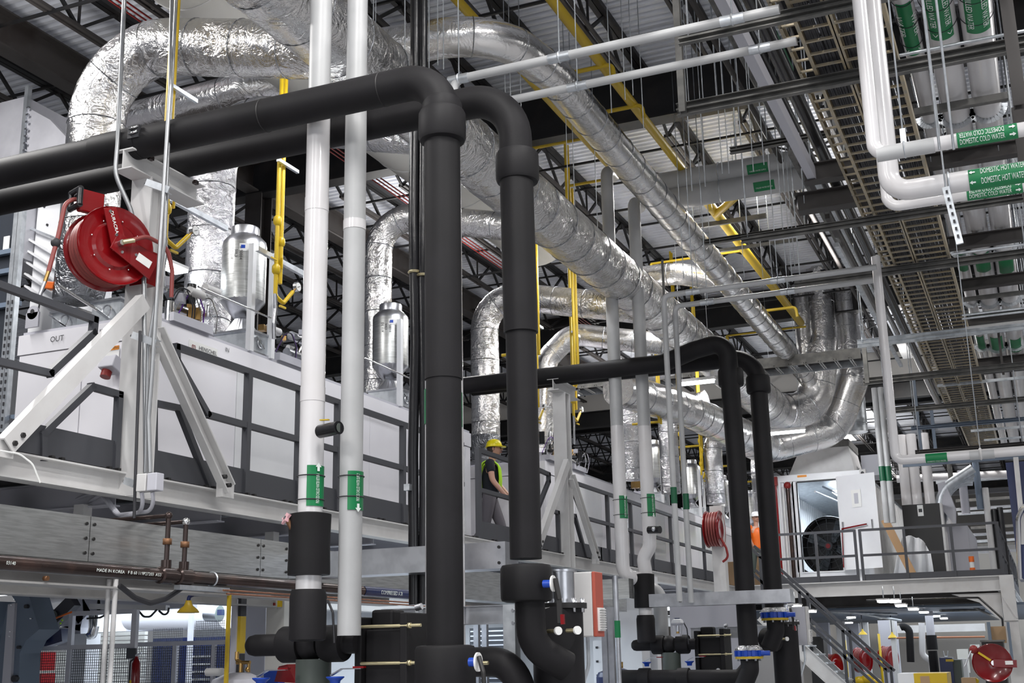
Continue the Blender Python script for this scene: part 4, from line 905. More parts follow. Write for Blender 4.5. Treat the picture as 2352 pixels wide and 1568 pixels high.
B().box((P(1490, 1370, Y=ys2).x, ys2, P(1600, 1390, Y=ys2).z), (P(1815, 1370, Y=ys2).x, ys2+0.25, P(1600, 1360, Y=ys2).z)).obj('panel', 'steel', t)
B().box((P(1235, 1370, Y=ys2).x, ys2+0.1, P(1300, 1378, Y=ys2).z), (P(1440, 1370, Y=ys2).x, ys2+0.3, P(1300, 1333, Y=ys2).z)).obj('panel', 'brushed', t)
# black iron water pipe with two tee risers
XI = -5.32; ya, yb = 3.0, 13.5; zi = P(340, 1318, X=XI).z
t = thing('iron_pipe', 'dark shiny iron pipe with white print running below the trough', 'pipe', (XI, 3, zi))
B().cyl((XI, ya, zi), (XI, P(1000, 1395, X=XI).y, zi), 0.042, n=20).obj('pipe', 'iron_pipe', t)
yt = P(210, 1308, X=XI).y; wrap_text('MADE IN KOREA   F B 60 119P27203  A53', 0.028, (XI, yt+0.3, zi), (0, 1, 0), (1, -0.1, -0.1), 0.0435, 'tag_white', t, 1.2)
wrap_text('03140', 0.028, (XI, P(12, 1293, X=XI).y, zi), (0, 1, 0), (1, -0.1, -0.1), 0.0435, 'tag_white', t)
for i, (px, pt) in enumerate(((381, 1183), (422, 1197))):
    y = P(px, 1310, X=XI).y; zt = P(px, pt, X=XI).z
    B().lathe((XI, y-0.07, zi), [(0.045, 0), (0.056, 0.01), (0.056, 0.13), (0.045, 0.14)], (0, 1, 0), n=16).obj('tee', 'iron_pipe', t)
    B().cyl((XI, y, zi), (XI, y, zi+0.10), 0.035, n=14).obj('tee', 'iron_pipe', t); B().cyl((XI, y, zi+0.08), (XI, y, zt), 0.017, n=12).obj('riser', 'iron_pipe', t)
    zu = P(px, 1243 if i == 0 else 1250, X=XI).z; B().cyl((XI, y, zu-0.02), (XI, y, zu+0.02), 0.032, n=6).obj('union_nut', 'bronze_rust', t)
    B().sphere((XI, y, zt), 0.027, 8).obj('elbow', ('iron_pipe', 'chrome')[i], t); B().cyl((XI, y, zt), (XI-0.9, y+0.02, zt), 0.015, n=10).obj('branch', 'iron_pipe', t)
y = P(487, 1325, X=XI).y; B().ring((XI, y, zi), (0, 1, 0), 0.045, 0.008, n=18).obj('pipe_clamp', 'galv', t); B().cbox((XI, y-0.1, zi-0.07), (0.05, 0.55, 0.03)).obj('strut', 'galv', t)
for k, (z, lb) in enumerate(((zi-0.075, 'upper'), (zi-0.10, 'lower'))):
    tag(B().cyl((XI+0.05+0.03*k, P(500, 1340, X=XI).y, z), (XI+0.05+0.03*k, 14.0, z-0.0), 0.007).obj('copper_tube', 'copper'), 'thin copper tube, %s of two, under the dark iron pipe' % lb, 'tube')
# black hose loop
qa, qb, qm = P(275, 1345, X=-5.4), P(415, 1352, X=-5.4), P(345, 1385, X=-5.4)
tag(B().tube([qa, (qa+qm)/2+Vector((0, 0, -0.02)), qm, (qb+qm)/2+Vector((0, 0, -0.02)), qb], 0.018, n=8, bend=0.15).obj('hose_loop', 'ink'), 'black rubber hose sagging under the pale beam', 'hose')
# two slim white posts in front of the cell
for px, x in ((243, 0), (259, 1)):
    q = P(px, 1450, Y=6.4); o = B().cyl((q.x, 6.4, 0.2), (q.x, 6.4, P(px+6, 1330, Y=6.4).z), 0.0165, n=12).obj('slim_post', 'paint_light'); tag(o, ('left', 'right')[x]+' one of two slim pale pipes standing in front of the robot cell', 'pipe')
# ================================================================ overhead pipe rack on the right
ZT = 6.4
def sx(px, py, Z=ZT): return P(px, py, Z=Z).x
# ladder trays
RUNG = None
def ladder(lab, xa, xb, z, y0, y1, rung_y1, step=0.23):
    global RUNG
    t = thing('cable_ladder_tray', lab, 'cable tray', (xa, y0, z))
    for x in (xa, xb):
        B().ch((x, y0, z+0.05), (x, y1, z+0.05), 0.03, 0.10, 0.004, flip=1 if x == xa else -1).obj('side_rail', 'tray_zinc', t)
    b = B(); yy = rung_y1
    me = None; y = y0+0.1; w = xb-xa
    while y < rung_y1:
        if me is None:
            o = B().box((xa, y-0.012, z), (xb, y+0.012, z+0.018)).obj('rung', 'tray_zinc', t); me = o.data
        else:
            c = bpy.data.objects.new('rung', me); COL.objects.link(c); c.parent = t; c.location = (0, y-y0-0.1, 0)
        y += step
    if y < y1:
        b = B()
        while y < y1: b.box((xa, y-0.012, z), (xb, y+0.012, z+0.018)); y += step
        b.obj('rung', 'tray_zinc', t, kind='stuff')
    return t
xA, xB_, xC = sx(1844, 93), sx(1918, 86), sx(2110, 328)
ladder('zinc cable ladder tray at upper right with wide rungs, middle one of three', xA, xB_, ZT, 5.5, 34.0, 26.0)
ladder('zinc cable ladder tray behind the white domestic water pipes, right one of three', xB_+0.02, xC, ZT, 5.5, 34.0, 24.0)
xL = sx(1822, 120, 6.75); ladder('narrow zinc cable ladder tray, left one of three, a little higher', xL-0.02, xL+0.16, 6.75, 6.5, 30.0, 14.0)
def cables(x0, x1, z, y0, y1, n, lab):
    b = B()
    for i in range(n):
        x = x0+(x1-x0)*(i+0.5)/n; pts = [(x+random.uniform(-0.015, 0.015), y0+(y1-y0)*k/14, z+random.uniform(0, 0.02)) for k in range(15)]
        b.tube(pts, random.uniform(0.009, 0.015), n=6)
    o = b.obj('cable_bundle', 'ink'); o['kind'] = 'stuff'; return tag(o, lab, 'cables')
cables(xA+0.03, xB_-0.03, ZT+0.05, 5.5, 33, 20, 'black cables lying in the middle ladder tray')
cables(xB_+0.05, xC-0.03, ZT+0.05, 5.5, 33, 22, 'black cables lying in the right ladder tray')
# lateral strut rails and beams of the rack
def lateral(p0, p1, Z, w, h, m, nm, lab, cat, shape='bar', group=None):
    a, c = P(*p0, Z=Z), P(*p1, Z=Z); y = (a.y+c.y)/2; b = B()
    if shape == 'ib': b.ib((a.x, y, Z), (c.x, y, Z), w, h, 0.014)
    elif shape == 'strut':
        b.ch((a.x, y, Z+h/4), (c.x, y, Z+h/4), w, h/2-0.002, 0.006); b.ch((a.x, y, Z-h/4), (c.x, y, Z-h/4), w, h/2-0.002, 0.006)
    elif shape == 'cyl': b.cyl((a.x, y, Z), (c.x, y, Z), w/2)
    else: b.box((a.x, y-w/2, Z-h/2), (c.x, y+w/2, Z+h/2))
    o = b.obj(nm, m); tag(o, lab, cat, group); return a, c, y
ZS = ZT-0.07
LAT = [((1552, 80), (2300, -55), ZS, 0.05, 0.10, 'strut_steel', 'strut', 'nearest long strut rail of the rack at the top edge'),
 ((1552, 250), (2400, 96), ZS, 0.06, 0.12, 'strut_steel', 'strut', 'long double strut rail crossing under the ladder trays near the top'),
 ((1700, 548), (2400, 450), ZS, 0.05, 0.09, 'strut_steel', 'strut', 'long strut rail just below the lower domestic cold water pipe'),
 ((1825, 652), (2400, 574), ZS, 0.055, 0.11, 'strut_steel', 'strut', 'long strut rail right of the exhaust risers, crossing all ladder trays'),
 ((1972, 795), (2400, 736), ZS-0.05, 0.05, 0.13, 'galv', 'strut', 'pale strut rail of the square hanging frame, upper'),
 ((1985, 880), (2400, 830), ZS-0.3, 0.05, 0.12, 'strut_steel', 'strut', 'strut rail of the square hanging frame, lower'),
 ((2035, 945), (2400, 912), ZS-0.3, 0.05, 0.10, 'strut_steel', 'strut', 'strut rail in the far part of the rack above the lower white pipe'),
 ((2090, 980), (2400, 962), ZS-0.5, 0.05, 0.08, 'steelblue', 'strut', 'bluish strut rail far back in the rack'),
 ((2100, 1036), (2380, 1020), 5.0, 0.05, 0.08, 'girder_brown', 'strut', 'dark strut rail right above the lower white water pipe'),
 ((2120, 372), (2345, 342), 6.75, 0.14, 0.16, 'girder_brown', 'ib', 'brown steel beam carrying the three rack pipes, nearest'),
 ((1848, 402), (2060, 368), 6.9, 0.16, 0.22, 'girder_brown', 'ib', 'brown steel beam end left of the trays where the yellow branch pipe stops'),
 ((1832, 468), (2000, 445), 7.0, 0.2, 0.24, 'girder_brown', 'ib', 'dark steel beam stub left of the trays above the exhaust stacks'),
 ((2165, 563), (2400, 530), 6.75, 0.14, 0.17, 'girder_brown', 'ib', 'brown steel beam under the rack pipes, second'),
 ((2195, 660), (2400, 628), 6.7, 0.14, 0.15, 'girder_brown', 'ib', 'brown steel beam under the rack pipes, third'),
 ((2215, 738), (2400, 714), 6.7, 0.14, 0.17, 'girder_brown', 'ib', 'brown steel beam under the rack pipes, fourth'),
 ((2235, 842), (2400, 828), 6.7, 0.2, 0.28, 'girder_brown', 'ib', 'deep brown steel beam under the far rack pipes'),
 ((1680, 352), (1905, 300), 7.4, 0.06, 0.08, 'strut_steel', 'strut', 'short strut rail left of the trays in the roof space, upper'),
 ((2100, 258), (2315, 222), 6.78, 0.07, 0.07, 'strut_steel', 'bar', 'dark strut bar pressed under the large rack pipes'),
 ((2200, 690), (2400, 665), 6.55, 0.05, 0.06, 'strut_steel', 'bar', 'slim dark strut bar under the rack pipes further back'),
 ((1590, 568), (1880, 510), 7.6, 0.06, 0.08, 'strut_steel', 'strut', 'short strut rail above the far twin white pipes'),
 ((1600, 585), (1830, 548), 7.9, 0.04, 0.05, 'strut_steel', 'bar', 'slim strut bar above the yellow main'),
 ((1600, 520), (1760, 495), 8.1, 0.05, 0.07, 'strut_steel', 'bar', 'slim dark strut bar left of the exhaust stacks'),
 ((2185, 578), (2400, 560), 6.2, 0.03, 0.03, 'galv', 'cyl', 'shiny conduit lying on the long strut rail'),
 ((2210, 725), (2400, 700), 6.15, 0.035, 0.035, 'galv', 'cyl', 'shiny conduit pair under the rack, front'),
 ((2210, 733), (2400, 708), 6.15, 0.035, 0.035, 'galv', 'cyl', 'shiny conduit pair under the rack, back'),
 ((2220, 752), (2400, 733), 6.1, 0.04, 0.04, 'paint_light', 'cyl', 'pale conduit under the rack above the square frame'),
 ((2060, 128), (2400, 62), 6.5, 0.03, 0.03, 'galv', 'cyl', 'bright conduit bent over the near double strut rail'),
 ((2070, 1065), (2400, 1050), 5.6, 0.05, 0.07, 'steelblue', 'bar', 'bluish strut far right below the white water pipe'),
 ((2150, 880), (2400, 868), 6.4, 0.04, 0.05, 'galv', 'bar', 'slim galvanised bar right of the trays, far'),
 ((2230, 990), (2400, 975), 5.9, 0.04, 0.05, 'galv', 'bar', 'bright conduit far right above the ladder tray end'),
 ((2260, 1010), (2400, 1000), 5.8, 0.04, 0.04, 'galv', 'bar', 'second bright conduit far right above the ladder tray end')]
for p0, p1, Z, w_, h_, m, sh, lb in LAT:
    a, c, y = lateral(p0, p1, Z, w_, h_, m, {'ib': 'rack_beam', 'strut': 'strut_rail', 'bar': 'strut_bar', 'cyl': 'rack_conduit'}[sh], lb, {'ib': 'beam', 'strut': 'strut', 'bar': 'strut', 'cyl': 'conduit'}[sh], sh)
    if sh in ('strut', 'ib'):
        for k in range(2):
            x = a.x+0.08+(c.x-a.x-0.3)*k; tag(B().cyl((x, y, Z), (x, y, 9.95), 0.009, n=6).obj('hanger_rod', 'galv'), 'thin threaded steel rod hanging from the roof deck', 'rod', 'hanger rods')
# upright posts and hangers of the rack
for px, pa, pb, Y, w_, m, lb in ((1552, -20, 258, None, 0.06, 'strut_steel', 'upright strut post at the left end of the near strut rails'),
    (2308, -20, 245, 8.9, 0.09, 'girder_brown', 'brown upright post right of the large rack pipes'), (2338, 250, 520, 12.2, 0.12, 'girder_brown', 'brown upright post at the right edge beside the hot water pipe'),
    (1984, 792, 880, 20.5, 0.07, 'strut_steel', 'left upright of the square hanging frame'), (2028, 820, 940, 22.5, 0.08, 'steelblue', 'bluish upright of the hanging frame beside the slim white riser'),
    (2098, 870, 1055, 26.0, 0.07, 'steelblue', 'bluish upright strut left of the far ladder tray'), (2139, 940, 1060, 28.0, 0.07, 'steelblue', 'second bluish upright strut left of the far ladder tray'),
    (2292, 755, 860, 22.0, 0.04, 'girder_brown', 'slim brown hanger under the far rack pipes')):
    if Y is None: Y = P(1552, 250, Z=ZS).y-0.02
    a, c = P(px, pa, Y=Y), P(px+ (pb-pa)*(px-960)/10000, pb, Y=Y)
    tag(B().ch((a.x, Y, a.z), (a.x, Y, c.z), w_, w_, 0.01, (0, 1, 0)).obj('upright_post', m), lb, 'post')
# steel beam running along the hall left of the trays + black pipes next to it
a = P(1767, 207, Z=6.9); tag(B().box((a.x-0.045, 6.5, 6.82), (a.x+0.045, P(1865, 405, Z=6.9).y, 6.98)).obj('rack_beam', 'machine_grey'), 'grey square steel tube running along the hall left of the ladder trays', 'beam')
a = P(1875, 320, Z=7.2); tag(B().cyl((a.x, 9, 7.2), (a.x, 30, 7.2), 0.075, n=18).obj('black_pipe', 'black_pipe'), 'glossy black pipe along the hall between grey steel tube and ladder trays', 'pipe')
t = thing('green_banded_pipe', 'glossy black pipe with a dark green band near the top right', 'pipe', (P(1790, 130, Z=7.6).x, 9, 7.6))
a = P(1790, 130, Z=7.6); B().cyl((a.x, 8, 7.6), (a.x, P(1815, 165, Z=7.6).y+0.6, 7.6), 0.08, n=18).obj('pipe', 'black_pipe', t); B().cyl((a.x, a.y-0.5, 7.6), (a.x, a.y+0.35, 7.6), 0.084, n=18).obj('band', 'green_dark', t)
for px, py, z, r, m, lb in ((1700, 30, 8.0, 0.05, 'black_pipe', 'dark pipe along the hall near the top edge right of the strut post'), (1600, 20, 8.4, 0.035, 'girder_brown', 'brown sprinkler pipe along the hall at the top right'), (1655, 40, 8.3, 0.03, 'strut_steel', 'slotted grey strut along the hall at the top right')):
    a = P(px, py, Z=z); tag(B().cyl((a.x, 6, z), (a.x, 26, z), r, n=12).obj('ceiling_pipe', m), lb, 'pipe')
# dense conduits deep in the roof space left of the trays
for i, (px, py, z) in enumerate(((1905, 520, 7.6), (1925, 540, 7.5), (1940, 545, 7.4), (1960, 600, 7.2), (1975, 640, 7.0), (1990, 690, 6.9), (1895, 450, 7.9))):
    a = P(px, py, Z=z); tag(B().bar((a.x, a.y-3, z), (a.x, a.y+5, z), 0.06, 0.06).obj('strut_bar', ('strut_steel', 'girder_brown', 'galv')[i % 3]), 'dull steel strut running along the hall beside the exhaust stacks', 'strut', 'struts beside the exhaust stacks')
# three large white pipes on the rack
RP = [(P(2160, 50, Z=7.0).x, 0.138, 'large white insulated rack pipe, middle one of three, with a green arrow marker'), (P(2245, 50, Z=7.0).x, 0.138, 'large white insulated rack pipe, right one of three, with a green arrow marker'),
      (P(2092, 80, Z=7.0).x, 0.085, 'smaller white rack pipe, left one of three')]
for i, (x, r, lb) in enumerate(RP):
    t = thing('rack_pipe', lb, 'pipe', (x, 6, 7.0))
    B().cyl((x, 6.0, 7.0), (x, 38, 7.0), r, n=28).obj('pipe', 'pvc_white', t)
    for py, L in ((22+0*(i == 0)-16*(i == 1)+38*(i == 2), 1.0), (612, 0.9), (800, 1.0)):
        q = P(2160+80*(i == 1), py, Z=6.9)
        wrap_band((x, q.y, 7.0), (0, 1, 0), (0.02, -0.4, -1), r+0.006, L, 1.5, 'green_tag', t)
        if py < 200:
            for s in (-1, 1):
                wrap_text('CHILLED WATER' if i < 2 else 'WATER', 0.075, (x, q.y-(0.08 if i != 1 else -0.08), 7.0), (0, 1, 0), (0.02, 0, -1), r+0.010, 'tag_white', t, 0.85, 1, 0.065*s, 0.66 if i < 2 else 0.4)
                wrap_text('>', 0.11, (x, q.y+(0.40 if i != 1 else -0.40), 7.0), (0, 1, 0), (0.02, 0, -1), r+0.010, 'tag_white', t, 1.0 if i != 1 else -1.0, 1, 0.065*s)
            for dy in (-0.5, -0.1, 0.3): B().ring((x, q.y+dy, 7.0), (0, 1, 0.25), r+0.012, 0.004, n=24, m=4).obj('cable_tie', 'ink', t)
    for (_, _, Z, _, _, m, sh, lb2) in [l for l in LAT if l[6] == 'ib' and l[2] < 6.8]: pass
    for y in (9.6, 12.6, 14.8, 17.4, 20.2, 23.5):
        b = B()
        for k in range(13):
            a0, a1 = math.pi*(k/13)+math.pi, math.pi*((k+1)/13)+math.pi
            b.bar((x+(r+0.012)*math.cos(a0), y, 7.0+(r+0.012)*math.sin(a0)), (x+(r+0.012)*math.cos(a1), y, 7.0+(r+0.012)*math.sin(a1)), 0.09, 0.006, (0, 1, 0), 0.002)
        b.obj('saddle', 'galv', t)
# domestic water pipes
def text_rows(t, c, r, rows, ax=(1, 0, 0), face=(0.1, -1, -0.9), L=0.36, size=0.045, sxx=0.9, arc=2.4, dirn=1):
    wrap_band(c, ax, face, r+0.005, L, arc, 'green_tag', t)
    for off, fl in rows:
        wrap_text('DOMESTIC '+('HOT' if dirn < 0 else 'COLD')+' WATER', size, Vector(c)+Vector(ax)*(0.03*(1 if dirn < 0 else -1)), ax, face, r+0.009, 'tag_white', t, sxx, fl, off, L-0.09)
        cc = Vector(c)+Vector(ax)*(dirn*(L/2-0.025)); F = Vector(face).normalized(); T = F.cross(Vector(ax)); a_ = (off)/(r+0.01)
        N_ = (F*math.cos(a_)+T*math.sin(a_)); TT = (T*math.cos(a_)-F*math.sin(a_)); cc = cc+N_*(r+0.0095); X_ = Vector(ax)*dirn
        B().prism([cc+X_*0.018, cc+TT*0.013, cc+TT*0.005, cc-X_*0.02+TT*0.005, cc-X_*0.02-TT*0.005, cc-TT*0.005, cc-TT*0.013], N_*0.0015).obj('arrow', 'tag_white', t)
Yd = 7.6; e = P(2010, 362, Y=Yd); r1_ = 0.046; zc = P(2120, 336, Y=Yd).z
t = thing('domestic_water_pipe', 'white domestic cold water pipe turning right at upper right, the highest marker', 'pipe', (e.x, Yd, zc))
B().tube([(e.x, Yd, 9.9), (e.x, Yd, zc), (2.2, Yd, zc)], r1_, n=24, bend=0.075).obj('pipe', 'pvc_white', t)
fc = (-0.05, -1, -0.45)
q = P(2268, 318, Y=Yd); text_rows(t, (q.x, Yd, zc), r1_, ((-0.014, 1), (0.034, -1)), face=fc, L=0.35, size=0.050, sxx=0.78)
q = P(2085, 340, Y=Yd); B().tube([(q.x-0.19, Yd-0.004, zc-0.006), (q.x+0.16, Yd-0.004, zc-0.006)], r1_+0.003, n=20).obj('saddle', 'pvc_grey', t)
B().ring((q.x-0.02, Yd, zc), (1, 0, 0), r1_+0.006, 0.006).obj('strap', 'galv', t); B().cbox((q.x-0.02, Yd, zc+0.09), (0.035, 0.025, 0.1)).obj('strap', 'galv', t); B().cyl((q.x-0.02, Yd, zc+0.1), (q.x-0.02, Yd, 9.95), 0.006, n=6).obj('rod', 'galv', t)
Yh = 8.15; e = P(2045, 440, Y=Yh); r2_ = 0.070; zc = P(2150, 426, Y=Yh).z
t = thing('domestic_water_pipe', 'thick white domestic hot water pipe turning right below the upper cold one', 'pipe', (e.x, Yh, zc))
B().tube([(e.x, Yh, 9.9), (e.x, Yh, zc), (2.2, Yh, zc)], r2_, n=28, bend=0.13).obj('pipe', 'pvc_white', t)
q = P(2293, 408, Y=Yh); text_rows(t, (q.x, Yh, zc), r2_, ((-0.012, 1), (0.058, 1)), face=fc, L=0.36, size=0.060, sxx=0.70, dirn=-1)
q = P(2180, 425, Y=Yh); B().ring((q.x, Yh, zc), (1, 0, 0), r2_+0.004, 0.008).obj('strap', 'galv', t)
Ye = 9.1; e = P(2038, 470, Y=Ye); r3_ = 0.040; zc = P(2150, 459, Y=Ye).z
t = thing('domestic_water_pipe', 'white domestic cold water pipe turning right just under the hot one', 'pipe', (e.x, Ye, zc))
B().tube([(e.x, Ye+0.0, 9.9), (e.x, Ye, zc), (2.3, Ye, zc)], r3_, n=24, bend=0.09).obj('pipe', 'pvc_white', t)
q = P(2285, 445, Y=Ye); text_rows(t, (q.x, Ye, zc), r3_, ((-0.012, 1), (0.03, -1)), face=fc, L=0.38, size=0.046, sxx=0.95)
# slotted strut hanging in front
a, c = P(2172, 430, Y=8.0), P(2205, 560, Y=8.0)
t = thing('slotted_hanger', 'slotted galvanised strut hanging across the domestic hot water pipe', 'hanger', c)
B().bar(a, c, 0.045, 0.02, (0, 1, 0)).obj('strut', 'galv', t); b = B()
for k in range(7): q = a+(c-a)*(0.1+0.13*k); b.cbox((q.x, q.y-0.024, q.z), (0.014, 0.004, 0.02))
b.obj('slots', 'ink', t, kind='stuff'); B().cyl(a, (a.x-0.02, 8.0, 9.9), 0.006, n=6).obj('rod', 'galv', t)
for px, lb in ((2118, 'left'), (2150, 'right')):
    q = P(px+12, 100, Y=7.3); tag(B().cyl((q.x, 7.3, P(px, 350, Y=7.3).z), (q.x, 7.3, 9.9), 0.008, n=6).obj('hanger_rod', 'galv'), 'pale rod hanging in front of the large rack pipes, %s one' % lb, 'rod')
# lower white water pipe
Yq = 15.0; zc = P(2150, 1050, Y=Yq).z; e = P(2057, 1056, Y=Yq)
t = thing('domestic_water_pipe', 'long white water pipe coming down mid right and turning right above the container', 'pipe', (e.x, Yq, zc))
B().tube([(e.x, Yq, 6.3), (e.x, Yq, zc), (4.0, Yq, zc)], 0.056, n=22, bend=0.09).obj('pipe', 'pvc_white', t)
q = P(2151, 1050, Y=Yq); wrap_band((q.x, Yq, zc), (1, 0, 0), fc, 0.061, 0.24, 2.4, 'green_tag', t); wrap_text('DOMESTIC COLD WATER', 0.03, (q.x, Yq, zc-0.002), (1, 0, 0), fc, 0.064, 'tag_white', t, 0.6, 1, off=-0.03)
q = P(2252, 1040, Y=Yq); B().ring((q.x, Yq, zc), (1, 0, 0), 0.06, 0.015).obj('strap', 'paint_light', t); B().cyl((q.x, Yq, zc+0.06), (q.x, Yq, 9.9), 0.006, n=6).obj('rod', 'galv', t); B().tube([(q.x-0.12, Yq, zc-0.004), (q.x+0.15, Yq, zc-0.004)], 0.059, n=18).obj('saddle', 'pvc_grey', t)
# twin white pipes crossing high up
def twin(p0, p1, Y, r, lab, ends, clamps, drop=None):
    a, c = P(*p0, Y=Y), P(*p1, Y=Y); z = (a.z+c.z)/2
    t = thing('cross_pipe', lab, 'pipe', (a.x, Y, z)); pts = [(a.x, Y, z), (c.x, Y, z)]
    if drop is not None: pts = [(a.x, Y, drop)]+pts
    B().tube(pts, r, n=16, bend=r*2.2).obj('pipe', 'pvc_grey' if r > 0.03 else 'paint_light', t)
    for px in clamps:
        x = P(px, 300, Y=Y).x; b = B().tube([(x-0.09, Y, z), (x+0.09, Y, z)], r+0.004, n=14); b.ring((x, Y, z), (1, 0, 0), r+0.004, 0.008); b.obj('clamp', 'galv', t)
        B().cyl((x, Y, z), (x, Y, 9.9), 0.006, n=6).obj('rod', 'galv', t)
    return a, c, z
twin((1042, 190), (1790, 15), 8.3, 0.037, 'upper one of two white pipes crossing from the black elbow to the right', 0, (1055, 1290, 1700), drop=5.6)
twin((1125, 238), (1830, 96), 9.3, 0.037, 'lower one of two white pipes crossing from the black elbow to the right', 0, (1330, 1760))
a, c, z = twin((1524, 680), (2013, 612), 14.6, 0.036, 'upper one of two slim white pipes crossing to the slim riser at right', 0, (1570, 1760), drop=2.2)
a, c, z = twin((1550, 706), (2013, 640), 15.2, 0.036, 'lower one of two slim white pipes crossing to the slim riser at right', 0, (1600, 1780), drop=2.2)
q = P(1537, 900, Y=14.9); tag(B().cyl((q.x, 14.9, 2.2), (q.x, 14.9, P(1534, 595, Y=14.9).z), 0.017, n=10).obj('slim_post', 'strut_steel'), 'thin dark pipe standing between the two slim white risers', 'pipe')
for px, py, Y, lb in ((1541, 1138, 14.6, 'left'), (1571, 1152, 15.2, 'right')):
    x = P({14.6: 1524, 15.2: 1550}[Y], 690, Y=Y).x; z = P(px, py, Y=Y).z
    t = thing('pipe_marker', 'small dark green marker on the slim white riser, %s one of two' % lb, 'marker', (x, Y, z)); wrap_band((x, Y, z), (0, 0, 1), (0.5, -1, 0), 0.041, 0.2, 2.6, 'green_dark', t, 'band')
# white twin insulated pipes (rectangular looking) mid right
y0 = P(1600, 420, Z=8.35).y
for k, (dz, lb) in enumerate(((0.0, 'lower'), (0.27, 'upper'))):
    a, c = P(1505, 470, Y=y0), P(1855, 375, Y=y0); z = P(1650, 425, Y=y0).z-0.10+dz
    t = thing('large_white_pipe', 'thick white insulated pipe crossing behind the slimmer duct, %s of two, green tag' % lb, 'pipe', (a.x, y0, z))
    B().cyl((a.x, y0, z), (c.x, y0, z), 0.165, n=24).obj('pipe', 'pvc_grey', t)
    q = P(1757 if k == 0 else 1745, 400, Y=y0); wrap_band((q.x, y0, z), (1, 0, 0), (0.05, -1, -0.6 if k == 0 else -0.5), 0.171, 0.30, 0.85, 'green_tag', t); wrap_text('CHILLED WATER SUPPLY' if k else 'CHILLED WATER RETURN', 0.03, (q.x, y0, z), (1, 0, 0), (0.05, -1, -0.75), 0.174, 'tag_white', t, 0.75, 1, 0, 0.24)
    q = P(1656, 440, Y=y0); B().ring((q.x, y0, z), (1, 0, 0), 0.167, 0.014).obj('strap', 'galv', t)
# extra hanger rods in the roof space
for i, (px, py0, py1, Y) in enumerate(((858, 0, 150, 9.0), (930, 0, 160, 8.9), (985, 20, 160, 9.5), (1005, 30, 150, 9.8), (1018, 50, 160, 9.8), (1160, 200, 300, 12), (1172, 210, 300, 12), (1195, 180, 300, 12.4), (1298, 230, 470, 14), (1312, 230, 500, 14.4), (1365, 330, 560, 15),
    (1565, 150, 240, 12.5), (1577, 150, 240, 12.7), (1610, 150, 235, 12.3), (1640, 140, 225, 12.9), (1655, 140, 225, 12.1), (1690, 130, 220, 13), (1716, 130, 215, 12.4), (1755, 110, 200, 12.8), (1400, 150, 260, 12), (1430, 100, 230, 12.4), (1448, 90, 220, 12.6), (1470, 130, 300, 13),
    (1580, 280, 440, 13), (1610, 270, 430, 13.4), (1650, 260, 400, 14), (1665, 260, 400, 14), (1720, 250, 395, 13), (1745, 250, 380, 13.3), (1560, 460, 640, 16), (1590, 470, 660, 17), (1625, 470, 560, 17), (1700, 500, 640, 18), (1740, 470, 640, 18.4), (1765, 520, 650, 18), (1800, 400, 650, 15), (1815, 480, 620, 16))):
    a, c = P(px, py0, Y=Y), P(px, py1, Y=Y)
    tag(B().cyl((a.x, Y, c.z), (a.x, Y, 9.95), 0.006, n=5).obj('hanger_rod', 'galv'), 'thin threaded steel rod hanging from the roof deck', 'rod', 'hanger rods')
# black basketweave cable ladder bridge crossing near the exhaust bends
a, c = P(1240, 885, Y=24.5), P(1985, 792, Y=24.5); Yl = 24.5; zl = P(1700, 850, Y=Yl).z
t = thing('ladder_bridge', 'dark ladder tray crossing under the exhaust stacks with bright paired rungs', 'cable tray', (a.x, Yl, zl))
x0_, x1_ = P(1440, 870, Y=Yl).x, P(1975, 800, Y=Yl).x
B().box((x0_-1.4, Yl, zl-0.02), (x1_, Yl+0.03, zl+0.20)).obj('side_rail', 'strut_steel', t); B().box((x0_-1.4, Yl+0.75, zl-0.02), (x1_, Yl+0.78, zl+0.12)).obj('side_rail', 'galv', t)
B().box((x0_-1.4, Yl+0.03, zl+0.11), (x1_, Yl+0.75, zl+0.13)).obj('tray_floor', 'deck_dark', t)
x = x0_-1.35; me = None
while x < x1_:
    if me is None: me_o = B().box((x, Yl, zl), (x+0.02, Yl+0.76, zl+0.02)); o = me_o.obj('rung', 'paint_light', t); me = o.data; xs = x
    else: o2 = bpy.data.objects.new('rung', me); COL.objects.link(o2); o2.parent = t; o2.location = (x-xs, 0, 0)
    o2 = bpy.data.objects.new('rung', me); COL.objects.link(o2); o2.parent = t; o2.location = (x-xs+0.045, 0, 0); x += 0.30
